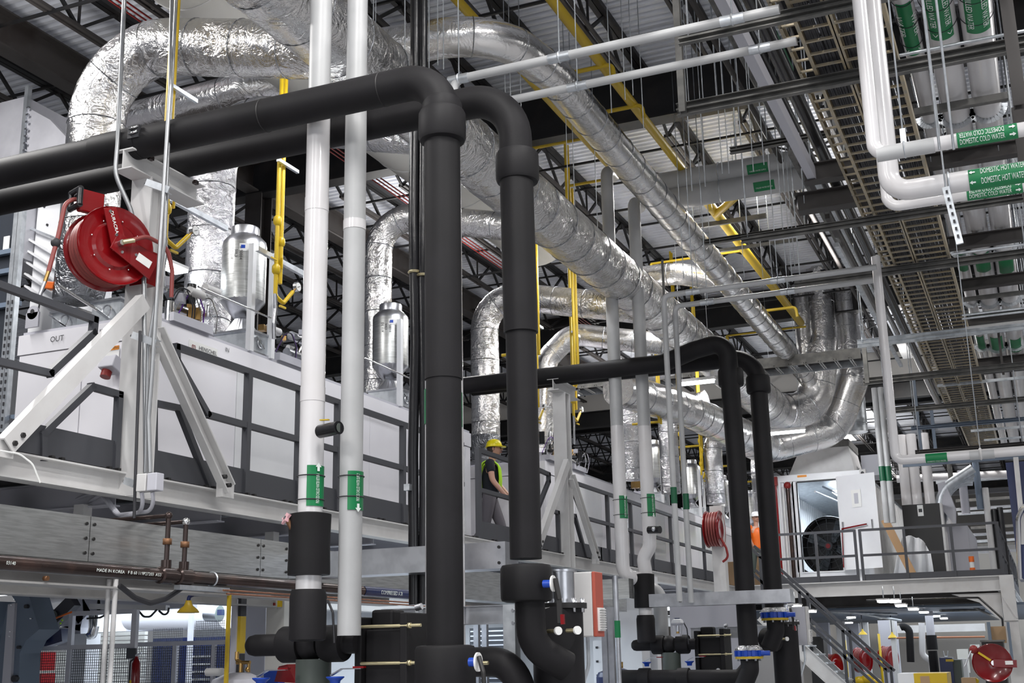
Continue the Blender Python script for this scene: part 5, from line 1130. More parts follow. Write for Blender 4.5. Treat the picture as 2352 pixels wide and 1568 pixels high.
# ================================================================ heat exchanger and pump groups
YH = 7.3
def pumpset(dy, near):
    w = 'nearest' if near else 'far'; O = Vector((0, dy, 0))
    def H(px, py, Y=YH): return P(px, py, Y=Y)+O
    def m(px, py, Y=YH): return H(px, py, Y)
    # ---- plate heat exchanger
    a = m(813, 1417); zt = a.z; zb = 1.02
    xa, xb = m(822, 1450).x, m(925, 1450).x
    t = thing('plate_heat_exchanger', '%s black foam-wrapped plate heat exchanger with yellow-green tie bars' % w, 'heat exchanger', (xa, YH+dy, zb))
    B().box((xa-0.026, YH+dy, zb), (xa+0.026, YH+dy+0.40, zt)).obj('end_plate', 'black_foam', t, bevel=0.008)
    B().box((xb-0.026, YH+dy, zb), (xb+0.030, YH+dy+0.40, zt+0.02)).obj('end_plate', 'black_foam', t, bevel=0.008)
    B().box((xa+0.03, YH+dy+0.05, zb), (xb-0.03, YH+dy+0.36, m(860, 1445).z)).obj('plate_pack', 'black_foam', t, bevel=0.01)
    q = m(860, 1400); B().box((xa+0.03, YH+dy+0.12, zt-0.1), (xa+0.20, YH+dy+0.3, m(860, 1398).z)).obj('top_block', 'black_foam', t, bevel=0.02)
    for py in (1438, 1523):
        z = m(870, py).z; B().cyl((xa+0.02, YH+dy+0.01, z), (xb+0.13, YH+dy+0.01, z), 0.0115, n=10).obj('tie_bar', 'zinc_yellow', t)
        B().cyl((xb+0.035, YH+dy+0.01, z), (xb+0.055, YH+dy+0.01, z), 0.02, n=6).obj('nut', 'zinc_yellow', t)
    q = m(966, 1392, 7.5); B().box((q.x-0.04, 7.5+dy, zt), (q.x-0.01, 7.55+dy, q.z)).obj('hanger_plate', 'galv', t); B().cyl((q.x-0.025, 7.48+dy, q.z-0.01), (q.x+0.02, 7.48+dy, q.z), 0.022).obj('roller', 'steel', t)
    if not near:
        q = P(1650, 1540, Y=YH+dy-0.01); B().cyl((q.x, YH+dy-0.02, q.z), (q.x, YH+dy, q.z), 0.035, n=20).obj('gauge', 'chrome', t); B().cyl((q.x, YH+dy-0.023, q.z), (q.x, YH+dy-0.019, q.z), 0.028, n=20).obj('gauge_face', 'paper', t)
    # ---- horizontal pipe with flange covers
    zc = m(620, 1481).z; t = thing('foam_pipe_run', '%s short black foam pipe run with bulging flange covers and rounded end' % w, 'pipe', (m(640, 1481).x, YH+dy, zc))
    e = m(568, 1481).x; c1, c2 = m(672, 1481).x, m(768, 1481).x
    B().lathe((e, YH+dy, zc), [(0.0, 0), (0.04, 0.006), (0.065, 0.03), (0.074, 0.07), (0.074, 0.28)], (1, 0, 0), n=26).obj('rounded_end', 'black_foam', t)
    for c in (c1, c2): B().lathe((c-0.085, YH+dy, zc), [(0.085, 0), (0.115, 0.006), (0.123, 0.02), (0.123, 0.15), (0.115, 0.168), (0.075, 0.17)], (1, 0, 0), n=30).obj('flange_cover', 'black_foam', t)
    B().lathe((c1+0.08, YH+dy, zc), [(0.09, 0), (0.112, 0.04), (0.118, 0.08), (0.10, 0.12), (0.085, 0.14)], (1, 0, 0), n=26).obj('valve_cover', 'black_foam', t)
    B().cyl((c2+0.08, YH+dy, zc), (xa, YH+dy, zc), 0.07, n=24).obj('pipe_piece', 'black_foam', t)
    B().cyl((m(720, 1530).x, YH+dy, zc-0.1), (m(720, 1530).x, YH+dy, 1.3), 0.12, n=24).obj('valve_body', 'olive', t)
    # ---- sleeves on the white riser
    x = XW1 if near else P(1478, 1360, Y=YH+dy).x
    yz = YW if near else YH+dy-0.25
    if not near: x = P(1480, 1360, Y=yz).x
    t = thing('foam_sleeve', ('black foam sleeve round the bottom of the left white riser with pink star handle' if near else 'black foam sleeve round the bottom of the far white riser'), 'sleeve', (x, yz, 1.9))
    def Z(py): return P(712, py, Y=YW).z
    z1, z0, z2, z3 = Z(1178), Z(1322), Z(1350), Z(1450)
    if not near:
        z1, z0, z2, z3 = [P(1478, v, Y=YH+dy).z for v in (1320, 1398, 1412, 1465)]
    B().lathe((x, yz, z0), [(0.09, 0), (0.138, 0.005), (0.14, 0.02), (0.136, (z1-z0)*0.5), (0.142, (z1-z0)-0.01), (0.10, (z1-z0))], n=30).obj('upper_sleeve', 'black_foam', t)
    B().cyl((x, yz, z2-0.02), (x, yz, z0+0.01), 0.085, n=24).obj('bare_pipe', 'pvc_white', t)
    B().lathe((x, yz, z3-0.06), [(0.10, 0), (0.12, 0.01), (0.122, (z2-z3)), (0.11, z2-z3+0.05)], n=28).obj('lower_sleeve', 'black_foam', t)
    fx = Vector((-0.035, -0.17, 0)); zz = z1-0.075
    h = Vector((x, yz, zz))+Vector((-0.10, -0.12, 0.03)); B().cyl((x-0.06, yz-0.09, zz-0.06), h, 0.018).obj('valve_stem', 'bronze_rust', t)
    b = B(); ax = Vector((-0.4, -0.8, 0.45)).normalized(); _, s_, u_ = frame(ax); pts = []
    for k in range(10):
        rr = 0.045 if k % 2 == 0 else 0.022; an = 2*math.pi*k/10; pts.append(h+(s_*math.cos(an)+u_*math.sin(an))*rr)
    b.prism(pts, ax*0.018); b.obj('star_handle', 'pink', t); B().cyl(h+ax*0.018, h+ax*0.022, 0.014).obj('handle_hub', 'chrome', t)
    # ---- valve actuator
    q = m(722, 1400, 7.0); t = thing('control_valve', '%s grey and white control valve actuator with clear neck' % w, 'valve', (q.x, 7.0+dy, zc))
    zq = m(722, 1378, 7.0).z; B().lathe((q.x, 7.0+dy, zq-0.035), [(0.06, 0), (0.088, 0.012), (0.088, 0.028)], n=8).obj('base_skirt', 'machine_grey', t)
    B().lathe((q.x, 7.0+dy, zq-0.007), [(0.088, 0), (0.072, 0.04), (0.04, 0.05)], n=8, smooth=False).obj('cover', 'paint_white', t)
    B().cyl((q.x, 7.0+dy, zq+0.03), (q.x, 7.0+dy, zq+0.055), 0.035, n=10).obj('knob', 'blue_dark', t)
    for s in (-0.045, 0.045): B().bar((q.x+s, 7.0+dy, zc+0.12), (q.x+s*1.2, 7.0+dy, zq-0.03), 0.012, 0.012).obj('yoke', 'steel', t)
    B().cyl((q.x, 7.0+dy, zc+0.16), (q.x, 7.0+dy, zq-0.04), 0.022).obj('neck', 'steel', t); B().cyl((q.x, 7.0+dy, zc+0.13), (q.x, 7.0+dy, zc+0.17), 0.02).obj('gland', 'brass', t); B().lathe((q.x, 7.0+dy, zc+0.10), [(0.05, 0), (0.055, 0.02), (0.03, 0.035)], n=8).obj('bonnet', 'machine_grey', t)
    B().tube([(q.x+0.07, 7.05+dy, zq), (q.x+0.11, 7.05+dy, zq-0.08), (q.x+0.12, 7.06+dy, zc)], 0.008, n=6, bend=0.04).obj('cable', 'ink', t)
    # ---- butterfly valves with red tipped levers
    for i, (px, py) in enumerate(((600, 1548), (770, 1545))):
        q = m(px, py, 7.1); t = thing('lever_valve', '%s blue butterfly valve with flat red-tipped lever, %s one' % (w, ('left', 'right')[i]), 'valve', (q.x, 7.1+dy, q.z-0.1))
        B().lathe((q.x, 7.1+dy, q.z-0.08), [(0.03, 0), (0.035, 0.03), (0.06, 0.05), (0.06, 0.058)], n=16).obj('stem_head', 'blue', t)
        B().bar((q.x-0.03, 7.1+dy, q.z-0.015), (q.x+0.05, 7.1+dy, q.z+0.025), 0.03, 0.008).obj('lever', 'steel', t); B().bar((q.x+0.05, 7.1+dy, q.z+0.025), (q.x+0.2, 7.1+dy, q.z+0.027), 0.03, 0.008).obj('lever', 'steel', t)
        B().bar((q.x+0.14, 7.1+dy, q.z+0.034), (q.x+0.22, 7.1+dy, q.z+0.034), 0.034, 0.012).obj('lever_grip', 'red', t)
    # ---- bottom header pipe (visible on the far group)
    z = m(600, 1600, 7.0).z if near else P(1500, 1555, Y=7.0+dy).z
    if not near:
        t = thing('foam_header_pipe', 'far black foam header pipe along the bottom with collars and elbow to the riser', 'pipe', (P(1500, 1555, Y=7+dy).x, 7+dy, 1.3))
        B().tube([P(1400, 1600, Y=7+dy), P(1405, 1556, Y=7+dy), P(1700, 1556, Y=7+dy), P(1722, 1530, Y=7+dy)], 0.10, n=24, bend=0.14).obj('pipe', 'black_foam', t)
        for px in (1485, 1575): q = P(px, 1558, Y=7+dy); B().lathe((q.x-0.1, 7+dy, q.z), [(0.1, 0), (0.135, 0.01), (0.135, 0.15), (0.1, 0.16)], (1, 0, 0), n=26).obj('flange_cover', 'black_foam', t)
    # ---- blue tank
    q = m(548, 1545, 7.9) if near else P(1415, 1535, Y=YH+dy+0.3); yy = q.y
    t = thing('blue_tank', ('round blue-grey tank top with brass valves at the bottom left of centre' if near else 'far blue expansion tank with brass fittings and gauge'), 'tank', (q.x, yy, 0.6))
    R = 0.21 if near else 0.27; zt_ = q.z+0.005
    B().lathe((q.x, yy, zt_), [(R, -0.5), (R, -0.10), (R*0.9, -0.05), (R*0.4, -0.005), (0.01, 0.0)], n=30).obj('shell', 'blue_dark' if not near else 'machine_grey', t)
    B().lathe((q.x, yy, zt_), [(R+0.004, -0.5), (R+0.004, -0.11)], n=30).obj('band', 'blue_dark', t)
    B().tube([(q.x+0.02, yy, zt_), (q.x+0.02, yy, zt_+0.07), (q.x-0.02, yy, zt_+0.09), (q.x-0.02, yy, zt_+0.15)], 0.016, n=8, bend=0.02).obj('brass_riser', 'brass', t)
    B().cyl((q.x-0.02, yy, zt_+0.07), (q.x+0.10, yy, zt_+0.07), 0.014).obj('brass_arm', 'brass', t); B().cyl((q.x+0.09, yy, zt_+0.07), (q.x+0.09, yy, zt_+0.0), 0.012).obj('brass_arm', 'brass', t); B().sphere((q.x+0.08, yy, zt_+0.02), 0.02, 6).obj('brass_valve', 'brass', t)
    if not near: B().cyl((q.x+0.03, yy-R-0.02, zt_-0.1), (q.x+0.03, yy-R+0.02, zt_-0.1), 0.04, n=20).obj('gauge', 'paper', t)
    # ---- aluminium support bars
    y8 = 8.0+dy; a, c = m(1040, 1393, 8.0), m(1163, 1432, 8.0); a0 = m(880, 1400, 8.0)
    if not near: a0, c = P(1585, 1440, Y=y8), P(1788, 1462, Y=y8); a = Vector((a.x, a.y, P(1740, 1437, Y=y8).z))
    t = thing('skid_frame', '%s galvanised skid frame of cross bar and upright' % w, 'frame', (c.x, y8, 1.0))
    B().ch((a0.x, y8, (a.z+c.z)/2), (c.x, y8, (a.z+c.z)/2), 0.06, abs(a.z-c.z), 0.006).obj('cross_bar', 'steel', t)
    p0 = m(1174, 1388, 7.6) if near else P(1787, 1440, Y=y8-0.1); zt_ = p0.z
    B().ch((p0.x, p0.y, 0), (p0.x, p0.y, zt_), 0.085, 0.085, 0.008, (0, 1, 0)).obj('upright', 'galv', t)
    for dz in (0.04, 0.12): B().cyl((p0.x+0.03, p0.y-0.05, zt_-dz), (p0.x+0.03, p0.y-0.04, zt_-dz), 0.012, n=6).obj('bolt', 'steel', t)
    # ---- control box with terracotta side
    yb = 8.3+dy; a, c = m(1243, 1465, 8.3), m(1358, 1312, 8.3)
    if not near: a, c = P(1800, 1482, Y=yb), P(1848, 1392, Y=yb)
    t = thing('control_box', ('grey control box with terracotta side and white louvre' if near else 'far grey control box with white louvred side by the stairs'), 'box', ((a.x+c.x)/2, yb, a.z))
    B().box((a.x, yb, a.z), (c.x, yb+0.17, c.z)).obj('housing', 'machine_grey' if not near else 'paint_light', t, bevel=0.01)
    B().box((c.x, yb-0.0, a.z-0.0), (c.x+0.025, yb+0.17, c.z)).obj('side_cover', 'terracotta' if near else 'paint_light', t, bevel=0.006)
    zl = a.z+0.04; B().box((c.x+0.025, yb+0.03, zl), (c.x+0.04, yb+0.15, zl+0.16)).obj('louvre_frame', 'paper', t)
    for k in range(9): B().box((c.x+0.038, yb+0.035, zl+0.012+k*0.0165), (c.x+0.052, yb+0.145, zl+0.02+k*0.0165)).obj('louvre_slat', 'paint_light', t)
    for k in range(3):
        x = a.x+(c.x-a.x)*(0.2+0.3*k); B().tube([(x, yb+0.1, a.z), (x, yb+0.1, a.z-0.2), (x-0.10, yb+0.05, a.z-0.5), (x-0.12, yb, 0.5)], 0.014, n=8, bend=0.2).obj('flex_conduit', 'galv', t)
    # ---- strainer: chrome cylinder, flange, big black body
    xs, ys = (m(1280, 1390, 7.75).x, 7.75+dy) if near else (P(1800, 1420, Y=YH+dy+0.45).x, YH+dy+0.45); zf = m(1280, 1393, 7.75).z if near else P(1800, 1432, Y=ys).z
    t = thing('strainer_vessel', '%s black insulated vessel with bolted flange and shiny top drum' % w, 'vessel', (xs, ys, 0))
    B().cyl((xs, ys, 0.2), (xs, ys, zf-0.02), 0.17, n=28).obj('vessel_body', 'black_foam', t); B().cyl((xs+0.03, ys, zf-0.015), (xs+0.03, ys, zf+0.02), 0.17, n=28).obj('flange', 'black_steel', t)
    B().cyl((xs+0.02, ys, zf+0.02), (xs+0.02, ys, zf+0.23), 0.10, n=24).obj('top_drum', 'steel', t); B().cyl((xs+0.02, ys, zf+0.225), (xs+0.02, ys, zf+0.24), 0.12, n=24).obj('drum_rim', 'steel', t)
    for k in range(10):
        an = 2*math.pi*k/10; px_, py_ = xs+0.03+0.145*math.cos(an), ys+0.145*math.sin(an); B().cyl((px_, py_, zf-0.04), (px_, py_, zf+0.05), 0.014, n=6).obj('bolt', 'steel', t)
    # ---- black disc, gauges, lever
    q = (m(1255, 1450, 7.55)) if near else P(1765, 1468, Y=YH+dy+0.2); yy = q.y
    t = thing('foam_flange_disc', '%s big round black flange cover with two dial gauges' % w, 'flange', q)
    B().cyl((q.x-0.02, yy+0.03, q.z), (q.x+0.08, yy-0.05, q.z), 0.155, n=32).obj('disc', 'black_foam', t)
    for dx in (0.03, 0.16): B().cyl((q.x+dx+0.02, yy-0.1, q.z), (q.x+dx+0.10, yy-0.14, q.z), 0.013).obj('gauge_stem', 'zinc_yellow', t); B().cyl((q.x+dx+0.10, yy-0.14, q.z), (q.x+dx+0.115, yy-0.152, q.z), 0.026, n=20).obj('gauge_face', 'paper', t)
    q = (m(1262, 1340, 7.2)) if near else P(1808, 1402, Y=YH+dy); yy = q.y
    t = thing('butterfly_valve_handle', '%s black lever handle with red tip on a blue valve neck' % w, 'valve', q)
    B().cyl((q.x-0.04, yy, q.z+0.0), (q.x+0.02, yy, q.z), 0.024).obj('neck', 'blue', t); B().cyl((q.x+0.02, yy, q.z), (q.x+0.03, yy, q.z), 0.05, n=18).obj('index_plate', 'paper', t)
    B().bar((q.x+0.04, yy, q.z+0.03), (q.x+0.07, yy-0.02, q.z-0.1), 0.03, 0.015).obj('lever', 'black_steel', t); B().bar((q.x+0.07, yy-0.02, q.z-0.1), (q.x+0.072, yy-0.02, q.z-0.24), 0.03, 0.015).obj('lever', 'black_steel', t); B().bar((q.x+0.09, yy-0.025, q.z-0.19), (q.x+0.092, yy-0.025, q.z-0.25), 0.022).obj('grip', 'red', t)
    if near:
        q = P(1088, 1520, Y=6.6); t = thing('butterfly_valve_handle', 'black grooved lever on the lowest blue valve beside the front riser foot', 'valve', q)
        B().cyl((q.x-0.05, 6.65, q.z), (q.x, 6.65, q.z), 0.026).obj('neck', 'blue', t); B().cyl((q.x, 6.65, q.z), (q.x+0.01, 6.65, q.z), 0.055, n=18).obj('index_plate', 'paper', t)
        B().tube([(q.x+0.02, 6.63, q.z+0.03), (q.x+0.06, 6.6, q.z-0.06), (q.x+0.08, 6.58, q.z-0.25)], 0.014, n=8, bend=0.05).obj('lever', 'black_steel', t)
        t = thing('foam_elbow', 'big black foam elbow curving down behind the galvanised upright at bottom centre', 'pipe', P(1180, 1530, Y=7.55))
        B().tube([P(1000, 1522, Y=7.5), P(1175, 1518, Y=7.5), P(1215, 1640, Y=7.5)], 0.095, n=28, bend=0.2).obj('elbow', 'black_foam', t)
        for py in (1522,):
            q = P(1115, py, Y=7.2); B().cyl((q.x-0.05, 7.2, q.z), (q.x+0.02, 7.2, q.z), 0.012).obj('bolt', 'zinc_yellow', t)
pumpset(0.0, True); pumpset(8.72, False)
# blue valves with yellow rims on the far risers
for X_, Y_, px, py, lb in ((X4, Y4, 1725, 1500, 'blue ribbed valve with yellow rim at the foot of the left far black riser'), (X5, Y5, 1787, 1412, 'blue ribbed valve with yellow rim at the foot of the right far black riser')):
    z = P(px, py, Y=Y_).z; t = thing('blue_valve', lb, 'valve', (X_, Y_, z))
    b = B(); b.cyl((X_, Y_, z-0.035), (X_, Y_, z+0.035), 0.16, n=28)
    for k in range(12): an = 2*math.pi*k/12; b.cbox((X_+0.16*math.cos(an), Y_+0.16*math.sin(an), z), (0.04, 0.04, 0.07), rz=an)
    b.cyl((X_+0.15, Y_-0.05, z), (X_+0.27, Y_-0.05, z), 0.03); b.obj('body', 'blue', t)
    B().cyl((X_, Y_, z-0.065), (X_, Y_, z-0.036), 0.17, n=28).obj('lower_rim', 'yellow_dull', t); B().lathe((X_, Y_, z+0.036), [(0.17, 0), (0.165, 0.03), (0.13, 0.06)], n=24).obj('foil_top', 'foil_crumple', t)
    for k in range(8): an = 2*math.pi*k/8; B().cyl((X_+0.14*math.cos(an), Y_+0.14*math.sin(an), z-0.09), (X_+0.14*math.cos(an), Y_+0.14*math.sin(an), z+0.07), 0.014, n=6).obj('bolt', 'steel', t)
    B().tube([(X_, Y_, z-0.07), (X_, Y_, z-0.2), (X_-0.1, Y_, z-0.4)], 0.11, n=20, bend=0.1).obj('foam_pipe', 'black_foam', t)
# far white elbow stub beside the sleeve
q = P(1515, 1340, Y=16.3); t = thing('white_pipe', 'short white elbow pipe rising behind the far black sleeve', 'pipe', q)
B().tube([P(1480, 1350, Y=16.3), P(1515, 1352, Y=16.3), P(1522, 1500, Y=16.3)], 0.095, n=22, bend=0.18).obj('pipe', 'pvc_grey', t)
# exit sign, compressed air label
q = P(838, 1388, Y=12.5); t = thing('exit_sign', 'small glowing green exit sign between the white riser and the black plates', 'sign', q)
B().cbox((q.x, 12.5, q.z), (0.26, 0.03, 0.16)).obj('lit_panel', 'exit_green', t); b = B(); b.cbox((q.x-0.05, 12.48, q.z), (0.03, 0.01, 0.08)); b.cbox((q.x-0.05, 12.48, q.z+0.06), (0.03, 0.01, 0.03)); b.cbox((q.x+0.05, 12.48, q.z), (0.06, 0.01, 0.02)); b.obj('pictogram', 'paper', t)
q = P(890, 1362, X=XI); wrap_band((XI, q.y, zi), (0, 1, 0), (1, -0.3, 0), 0.046, 0.9, 2.2, 'blue_dark', bpy.data.objects['iron_pipe'], 'air_marker')
wrap_text('COMPRESSED AIR', 0.05, (XI, q.y, zi), (0, 1, 0), (1, -0.2, -0.1), 0.048, 'tag_white', bpy.data.objects['iron_pipe'], 1.0)
# ================================================================ far hose reel on a pale column
q = P(1640, 1215, Y=21.0)
reel(q, 1.0, 'dark red hose reel hanging far away left of the far black risers', ax=(0.99, -0.02, 0), detail=False)
c = P(1650, 1300, Y=21.1); t = thing('pale_column', 'pale square steel column below the small far hose reel', 'column', (c.x, 21.2, 0))
B().box((c.x-0.11, 21.15, 0), (c.x+0.11, 21.35, P(1650, 1160, Y=21.1).z)).obj('shaft', 'paint_light', t)
tag(B().tube([P(1655, 1235, Y=20.9), P(1668, 1258, Y=20.9), P(1673, 1280, Y=20.9), P(1660, 1290, Y=20.9)], 0.02, n=8, bend=0.1).obj('loose_hose', 'red_matte'), 'loose hose end hanging from the far hose reel', 'hose')
# ================================================================ far platform with the container room
YM = 26.8; xl, xr_ = P(1745, 1330, Y=YM).x, P(2300, 1330, Y=YM).x
zd = P(2000, 1333, Y=YM).z
t = thing('far_platform', 'far raised steel platform carrying the white container room', 'platform', (xl, YM, zd-0.3))
B().box((xl-1.8, YM+0.05, zd-0.04), (xr_, 44, zd)).obj('deck_plate', 'galv', t)
B().ib((xl-0.2, YM, zd-0.15), (xr_+0.1, YM, zd-0.15), 0.2, 0.30, 0.02).obj('edge_beam', 'paint_light', t)
B().ib((xr_, YM, zd-0.15), (xr_, 44, zd-0.15), 0.2, 0.30, 0.02).obj('edge_beam', 'paint_light', t)
for y in (27.6, 29.5, 31.5, 33.5, 36, 38.5, 41): B().ib((xl, y, zd-0.36), (xr_, y, zd-0.36), 0.12, 0.28, 0.014).obj('cross_beam', 'girder_brown', t)
cx = P(2326, 1450, Y=YM).x
t = thing('platform_column', 'pale steel column with braced corner plate at the right under the far platform', 'column', (cx, YM, 0))
B().ib((cx, YM, 0), (cx, YM, zd-0.3), 0.26, 0.26, 0.02, (0, 1, 0)).obj('shaft', 'paint_light', t)
B().box((cx-0.13, YM-0.13, zd-0.3), (cx+0.13, YM+0.13, zd)).obj('head', 'paint_light', t)
B().prism([(cx-0.14, YM-0.02, zd-0.34), (P(2185, 1362, Y=YM).x, YM-0.02, zd-0.34), (P(2250, 1385, Y=YM).x, YM-0.02, zd-0.52), (cx-0.14, YM-0.02, zd-0.95)], (0, 0.03, 0)).obj('gusset', 'paint_light', t)
B().bar((cx-0.1, YM-0.14, zd-0.42), (cx+0.12, YM-0.14, zd-0.85), 0.04, 0.03).obj('stiffener', 'paint_light', t)
B().bar((cx-0.13, YM-0.14, zd-0.88), (cx+0.13, YM-0.14, zd-0.88), 0.04, 0.03).obj('stiffener', 'paint_light', t)
def frail(lab, xs, z0=zd, Y=YM, top=1.07, posts=()):
    t = thing('guard_rail', lab, 'rail', (xs[0], Y, z0))
    for z in (top, top*0.5): B().bar((xs[0], Y, z0+z), (xs[1], Y, z0+z), 0.05).obj('rail', 'rail_dark', t)
    for x in list(xs)+list(posts): B().bar((x, Y, z0), (x, Y, z0+top+0.02), 0.055).obj('post', 'rail_dark', t)
    B().box((xs[0], Y-0.006, z0+0.0), (xs[1], Y+0.006, z0+0.13)).obj('toe_board', 'rail_dark', t); return t
X_ = lambda px: P(px, 1270, Y=YM-0.05).x
tp = P(2000, 1216, Y=YM).z-zd
frail('dark guard rail in front of the container door, left section', (X_(1762), X_(1966)), top=tp, posts=(X_(1875),))
frail('dark guard rail in front of the black cabinet, right section', (X_(1978), X_(2298)), top=tp, posts=(X_(2080), X_(2189)))
t = thing('guard_rail', 'dark guard rail running back along the right side of the far platform', 'rail', (xr_, YM, zd))
for z in (tp, tp*0.5): B().bar((xr_+0.02, YM+0.2, zd+z), (xr_+0.02, 42, zd+z), 0.05).obj('rail', 'rail_dark', t)
for k in range(9): B().bar((xr_+0.02, YM+0.25+k*1.9, zd), (xr_+0.02, YM+0.25+k*1.9, zd+tp), 0.055).obj('post', 'rail_dark', t)
# container room
YK = 29.3; kx0, kx1 = P(1772, 1200, Y=YK).x, P(1994, 1200, Y=YK).x; kz = P(1990, 1082, Y=YK).z
t = thing('container_room', 'white corrugated shipping container room with an open door on the platform', 'container', (kx0, YK, zd))
dx0, dx1, dz0, dz1 = P(1838, 1200, Y=YK).x, P(1928, 1200, Y=YK).x, P(1880, 1312, Y=YK).z, P(1880, 1104, Y=YK).z
ky1 = 38.5; k = 0.08
B().box((dx0-0.12, YK, dz1), (kx1, YK+k, kz)).obj('wall_panel', 'paint_white', t); B().box((dx0-0.12, YK, zd), (kx1, YK+k, dz0)).obj('wall_panel', 'paint_white', t)
B().box((dx0-0.14, YK, dz0), (dx0, YK+k, dz1)).obj('door_post', 'paint_white', t); B().box((dx1, YK, dz0), (kx1, YK+k, dz1)).obj('wall_panel', 'paint_white', t)
b = B(); x = kx0; i = 0; pr = []
while x < dx0-0.14:
    pr += [(x, YK+0.05), (x+0.05, YK+0.05), (x+0.075, YK), (x+0.125, YK)]; x += 0.15
v0 = [b.bm.verts.new((a, c, zd)) for a, c in pr]; v1 = [b.bm.verts.new((a, c, kz)) for a, c in pr]
for i in range(len(pr)-1): b.face([v0[i], v0[i+1], v1[i+1], v1[i]])
b.obj('corrugated_front', 'paint_white', t)
b = B(); y = YK+0.1; pr = []
while y < ky1: pr += [(kx1, y), (kx1, y+0.11), (kx1-0.05, y+0.16), (kx1-0.05, y+0.25)]; y += 0.30
v0 = [b.bm.verts.new((a, c, zd)) for a, c in pr]; v1 = [b.bm.verts.new((a, c, kz)) for a, c in pr]
for i in range(len(pr)-1): b.face([v0[i], v0[i+1], v1[i+1], v1[i]])
b.obj('corrugated_side', 'paint_light', t)
b = B(); y = YK+0.1; pr = []
while y < ky1: pr += [(kx0, y), (kx0, y+0.11), (kx0+0.05, y+0.16), (kx0+0.05, y+0.25)]; y += 0.30
v0 = [b.bm.verts.new((a, c, zd)) for a, c in pr]; v1 = [b.bm.verts.new((a, c, kz)) for a, c in pr]
for i in range(len(pr)-1): b.face([v0[i], v0[i+1], v1[i+1], v1[i]])
b.obj('corrugated_side', 'paint_light', t)
B().box((kx0, ky1, zd), (kx1, ky1+0.1, kz)).obj('wall_panel', 'paint_light', t); B().box((kx0, YK+0.02, kz-0.08), (kx1, ky1, kz)).obj('roof_panel', 'galv', t)
B().box((kx0-0.02, YK-0.03, kz-0.12), (kx1+0.02, YK+0.05, kz+0.04)).obj('header', 'paint_white', t); B().box((kx1-0.08, YK-0.04, zd), (kx1+0.03, YK+0.08, kz)).obj('corner_post', 'paint_white', t)
B().box((kx1-0.09, YK-0.05, kz-0.13), (kx1+0.05, YK+0.1, kz+0.05)).obj('corner_casting', 'paint_light', t); B().cyl((kx1-0.02, YK-0.056, kz-0.04), (kx1-0.02, YK-0.05, kz-0.04), 0.04).obj('casting_hole', 'ink', t)
q = P(1842, 1096, Y=YK-0.04); B().cbox((q.x, YK-0.03, q.z+0.03), (0.22, 0.01, 0.05)).obj('warning_stripe', 'warn_orange', t); B().cbox((q.x, YK-0.03, q.z-0.03), (0.22, 0.01, 0.07)).obj('warning_text', 'paper', t)
B().box((dx0-0.03, YK-0.02, dz0-0.03), (dx1+0.03, YK+0.0, dz0)).obj('sill', 'paint_white', t)
for a, c in (((dx0-0.015, YK-0.01, dz0), (dx0-0.015, YK-0.01, dz1)), ((dx0, YK-0.01, dz1), (dx1, YK-0.01, dz1))): B().bar(a, c, 0.03).obj('door_seal', 'ink', t)
# door leaf swung open to the right
d = [P(1927, 1106, Y=YK-0.12), P(2009, 1093, Y=YK-0.5), P(2027, 1303, Y=YK-0.5), P(1945, 1309, Y=YK-0.12)]
h = (dz1-dz0); a = Vector((dx1+0.02, YK-0.08, dz0)); e = Vector((P(2018, 1200, Y=YK-0.4).x, YK-0.4, dz0-0.0))
dl = thing('container_door', 'white open container door leaf with red panic bar and a notice', 'door', a)
B().prism([a, e, e+Vector((0, 0, h+0.05)), a+Vector((0, 0, h+0.05))], (0.01, -0.05, 0)).obj('leaf', 'paint_white', dl)
u = (e-a).normalized(); n_ = Vector((u.y, -u.x, 0)); O_ = a+n_*0.062
zb_ = P(1960, 1212, Y=YK-0.3).z
for s in (0.12, 0.88): B().cbox(O_+u*(e-a).length*s+Vector((0, 0, zb_-dz0+0.05)), (0.04, 0.05, 0.22), rz=math.atan2(u.y, u.x)).obj('bar_bracket', 'chrome', dl)
B().cyl(O_+n_*0.05+u*0.1+Vector((0, 0, zb_-dz0)), O_+n_*0.05+u*(e-a).length*0.75+Vector((0, 0, zb_-dz0+0.06)), 0.018).obj('panic_bar', 'red', dl)
B().cyl(O_+n_*0.05+u*0.06+Vector((0, 0, 0.05)), O_+n_*0.05+u*0.1+Vector((0, 0, zb_-dz0)), 0.012).obj('latch_rod', 'red', dl)
m_ = O_+u*(e-a).length*0.52+Vector((0, 0, h*0.76)); B().prism([m_-u*0.12-Vector((0, 0, 0.2)), m_+u*0.12-Vector((0, 0, 0.2)), m_+u*0.12+Vector((0, 0, 0.2)), m_-u*0.12+Vector((0, 0, 0.2))], n_*0.003).obj('notice_sheet', 'paper', dl)
m_ += n_*0.004; B().prism([m_-u*0.05-Vector((0, 0, 0.12)), m_+u*0.05-Vector((0, 0, 0.12)), m_+u*0.05+Vector((0, 0, 0.12)), m_-u*0.05+Vector((0, 0, 0.12))], n_*0.002).obj('notice_print', 'machine_grey', dl)
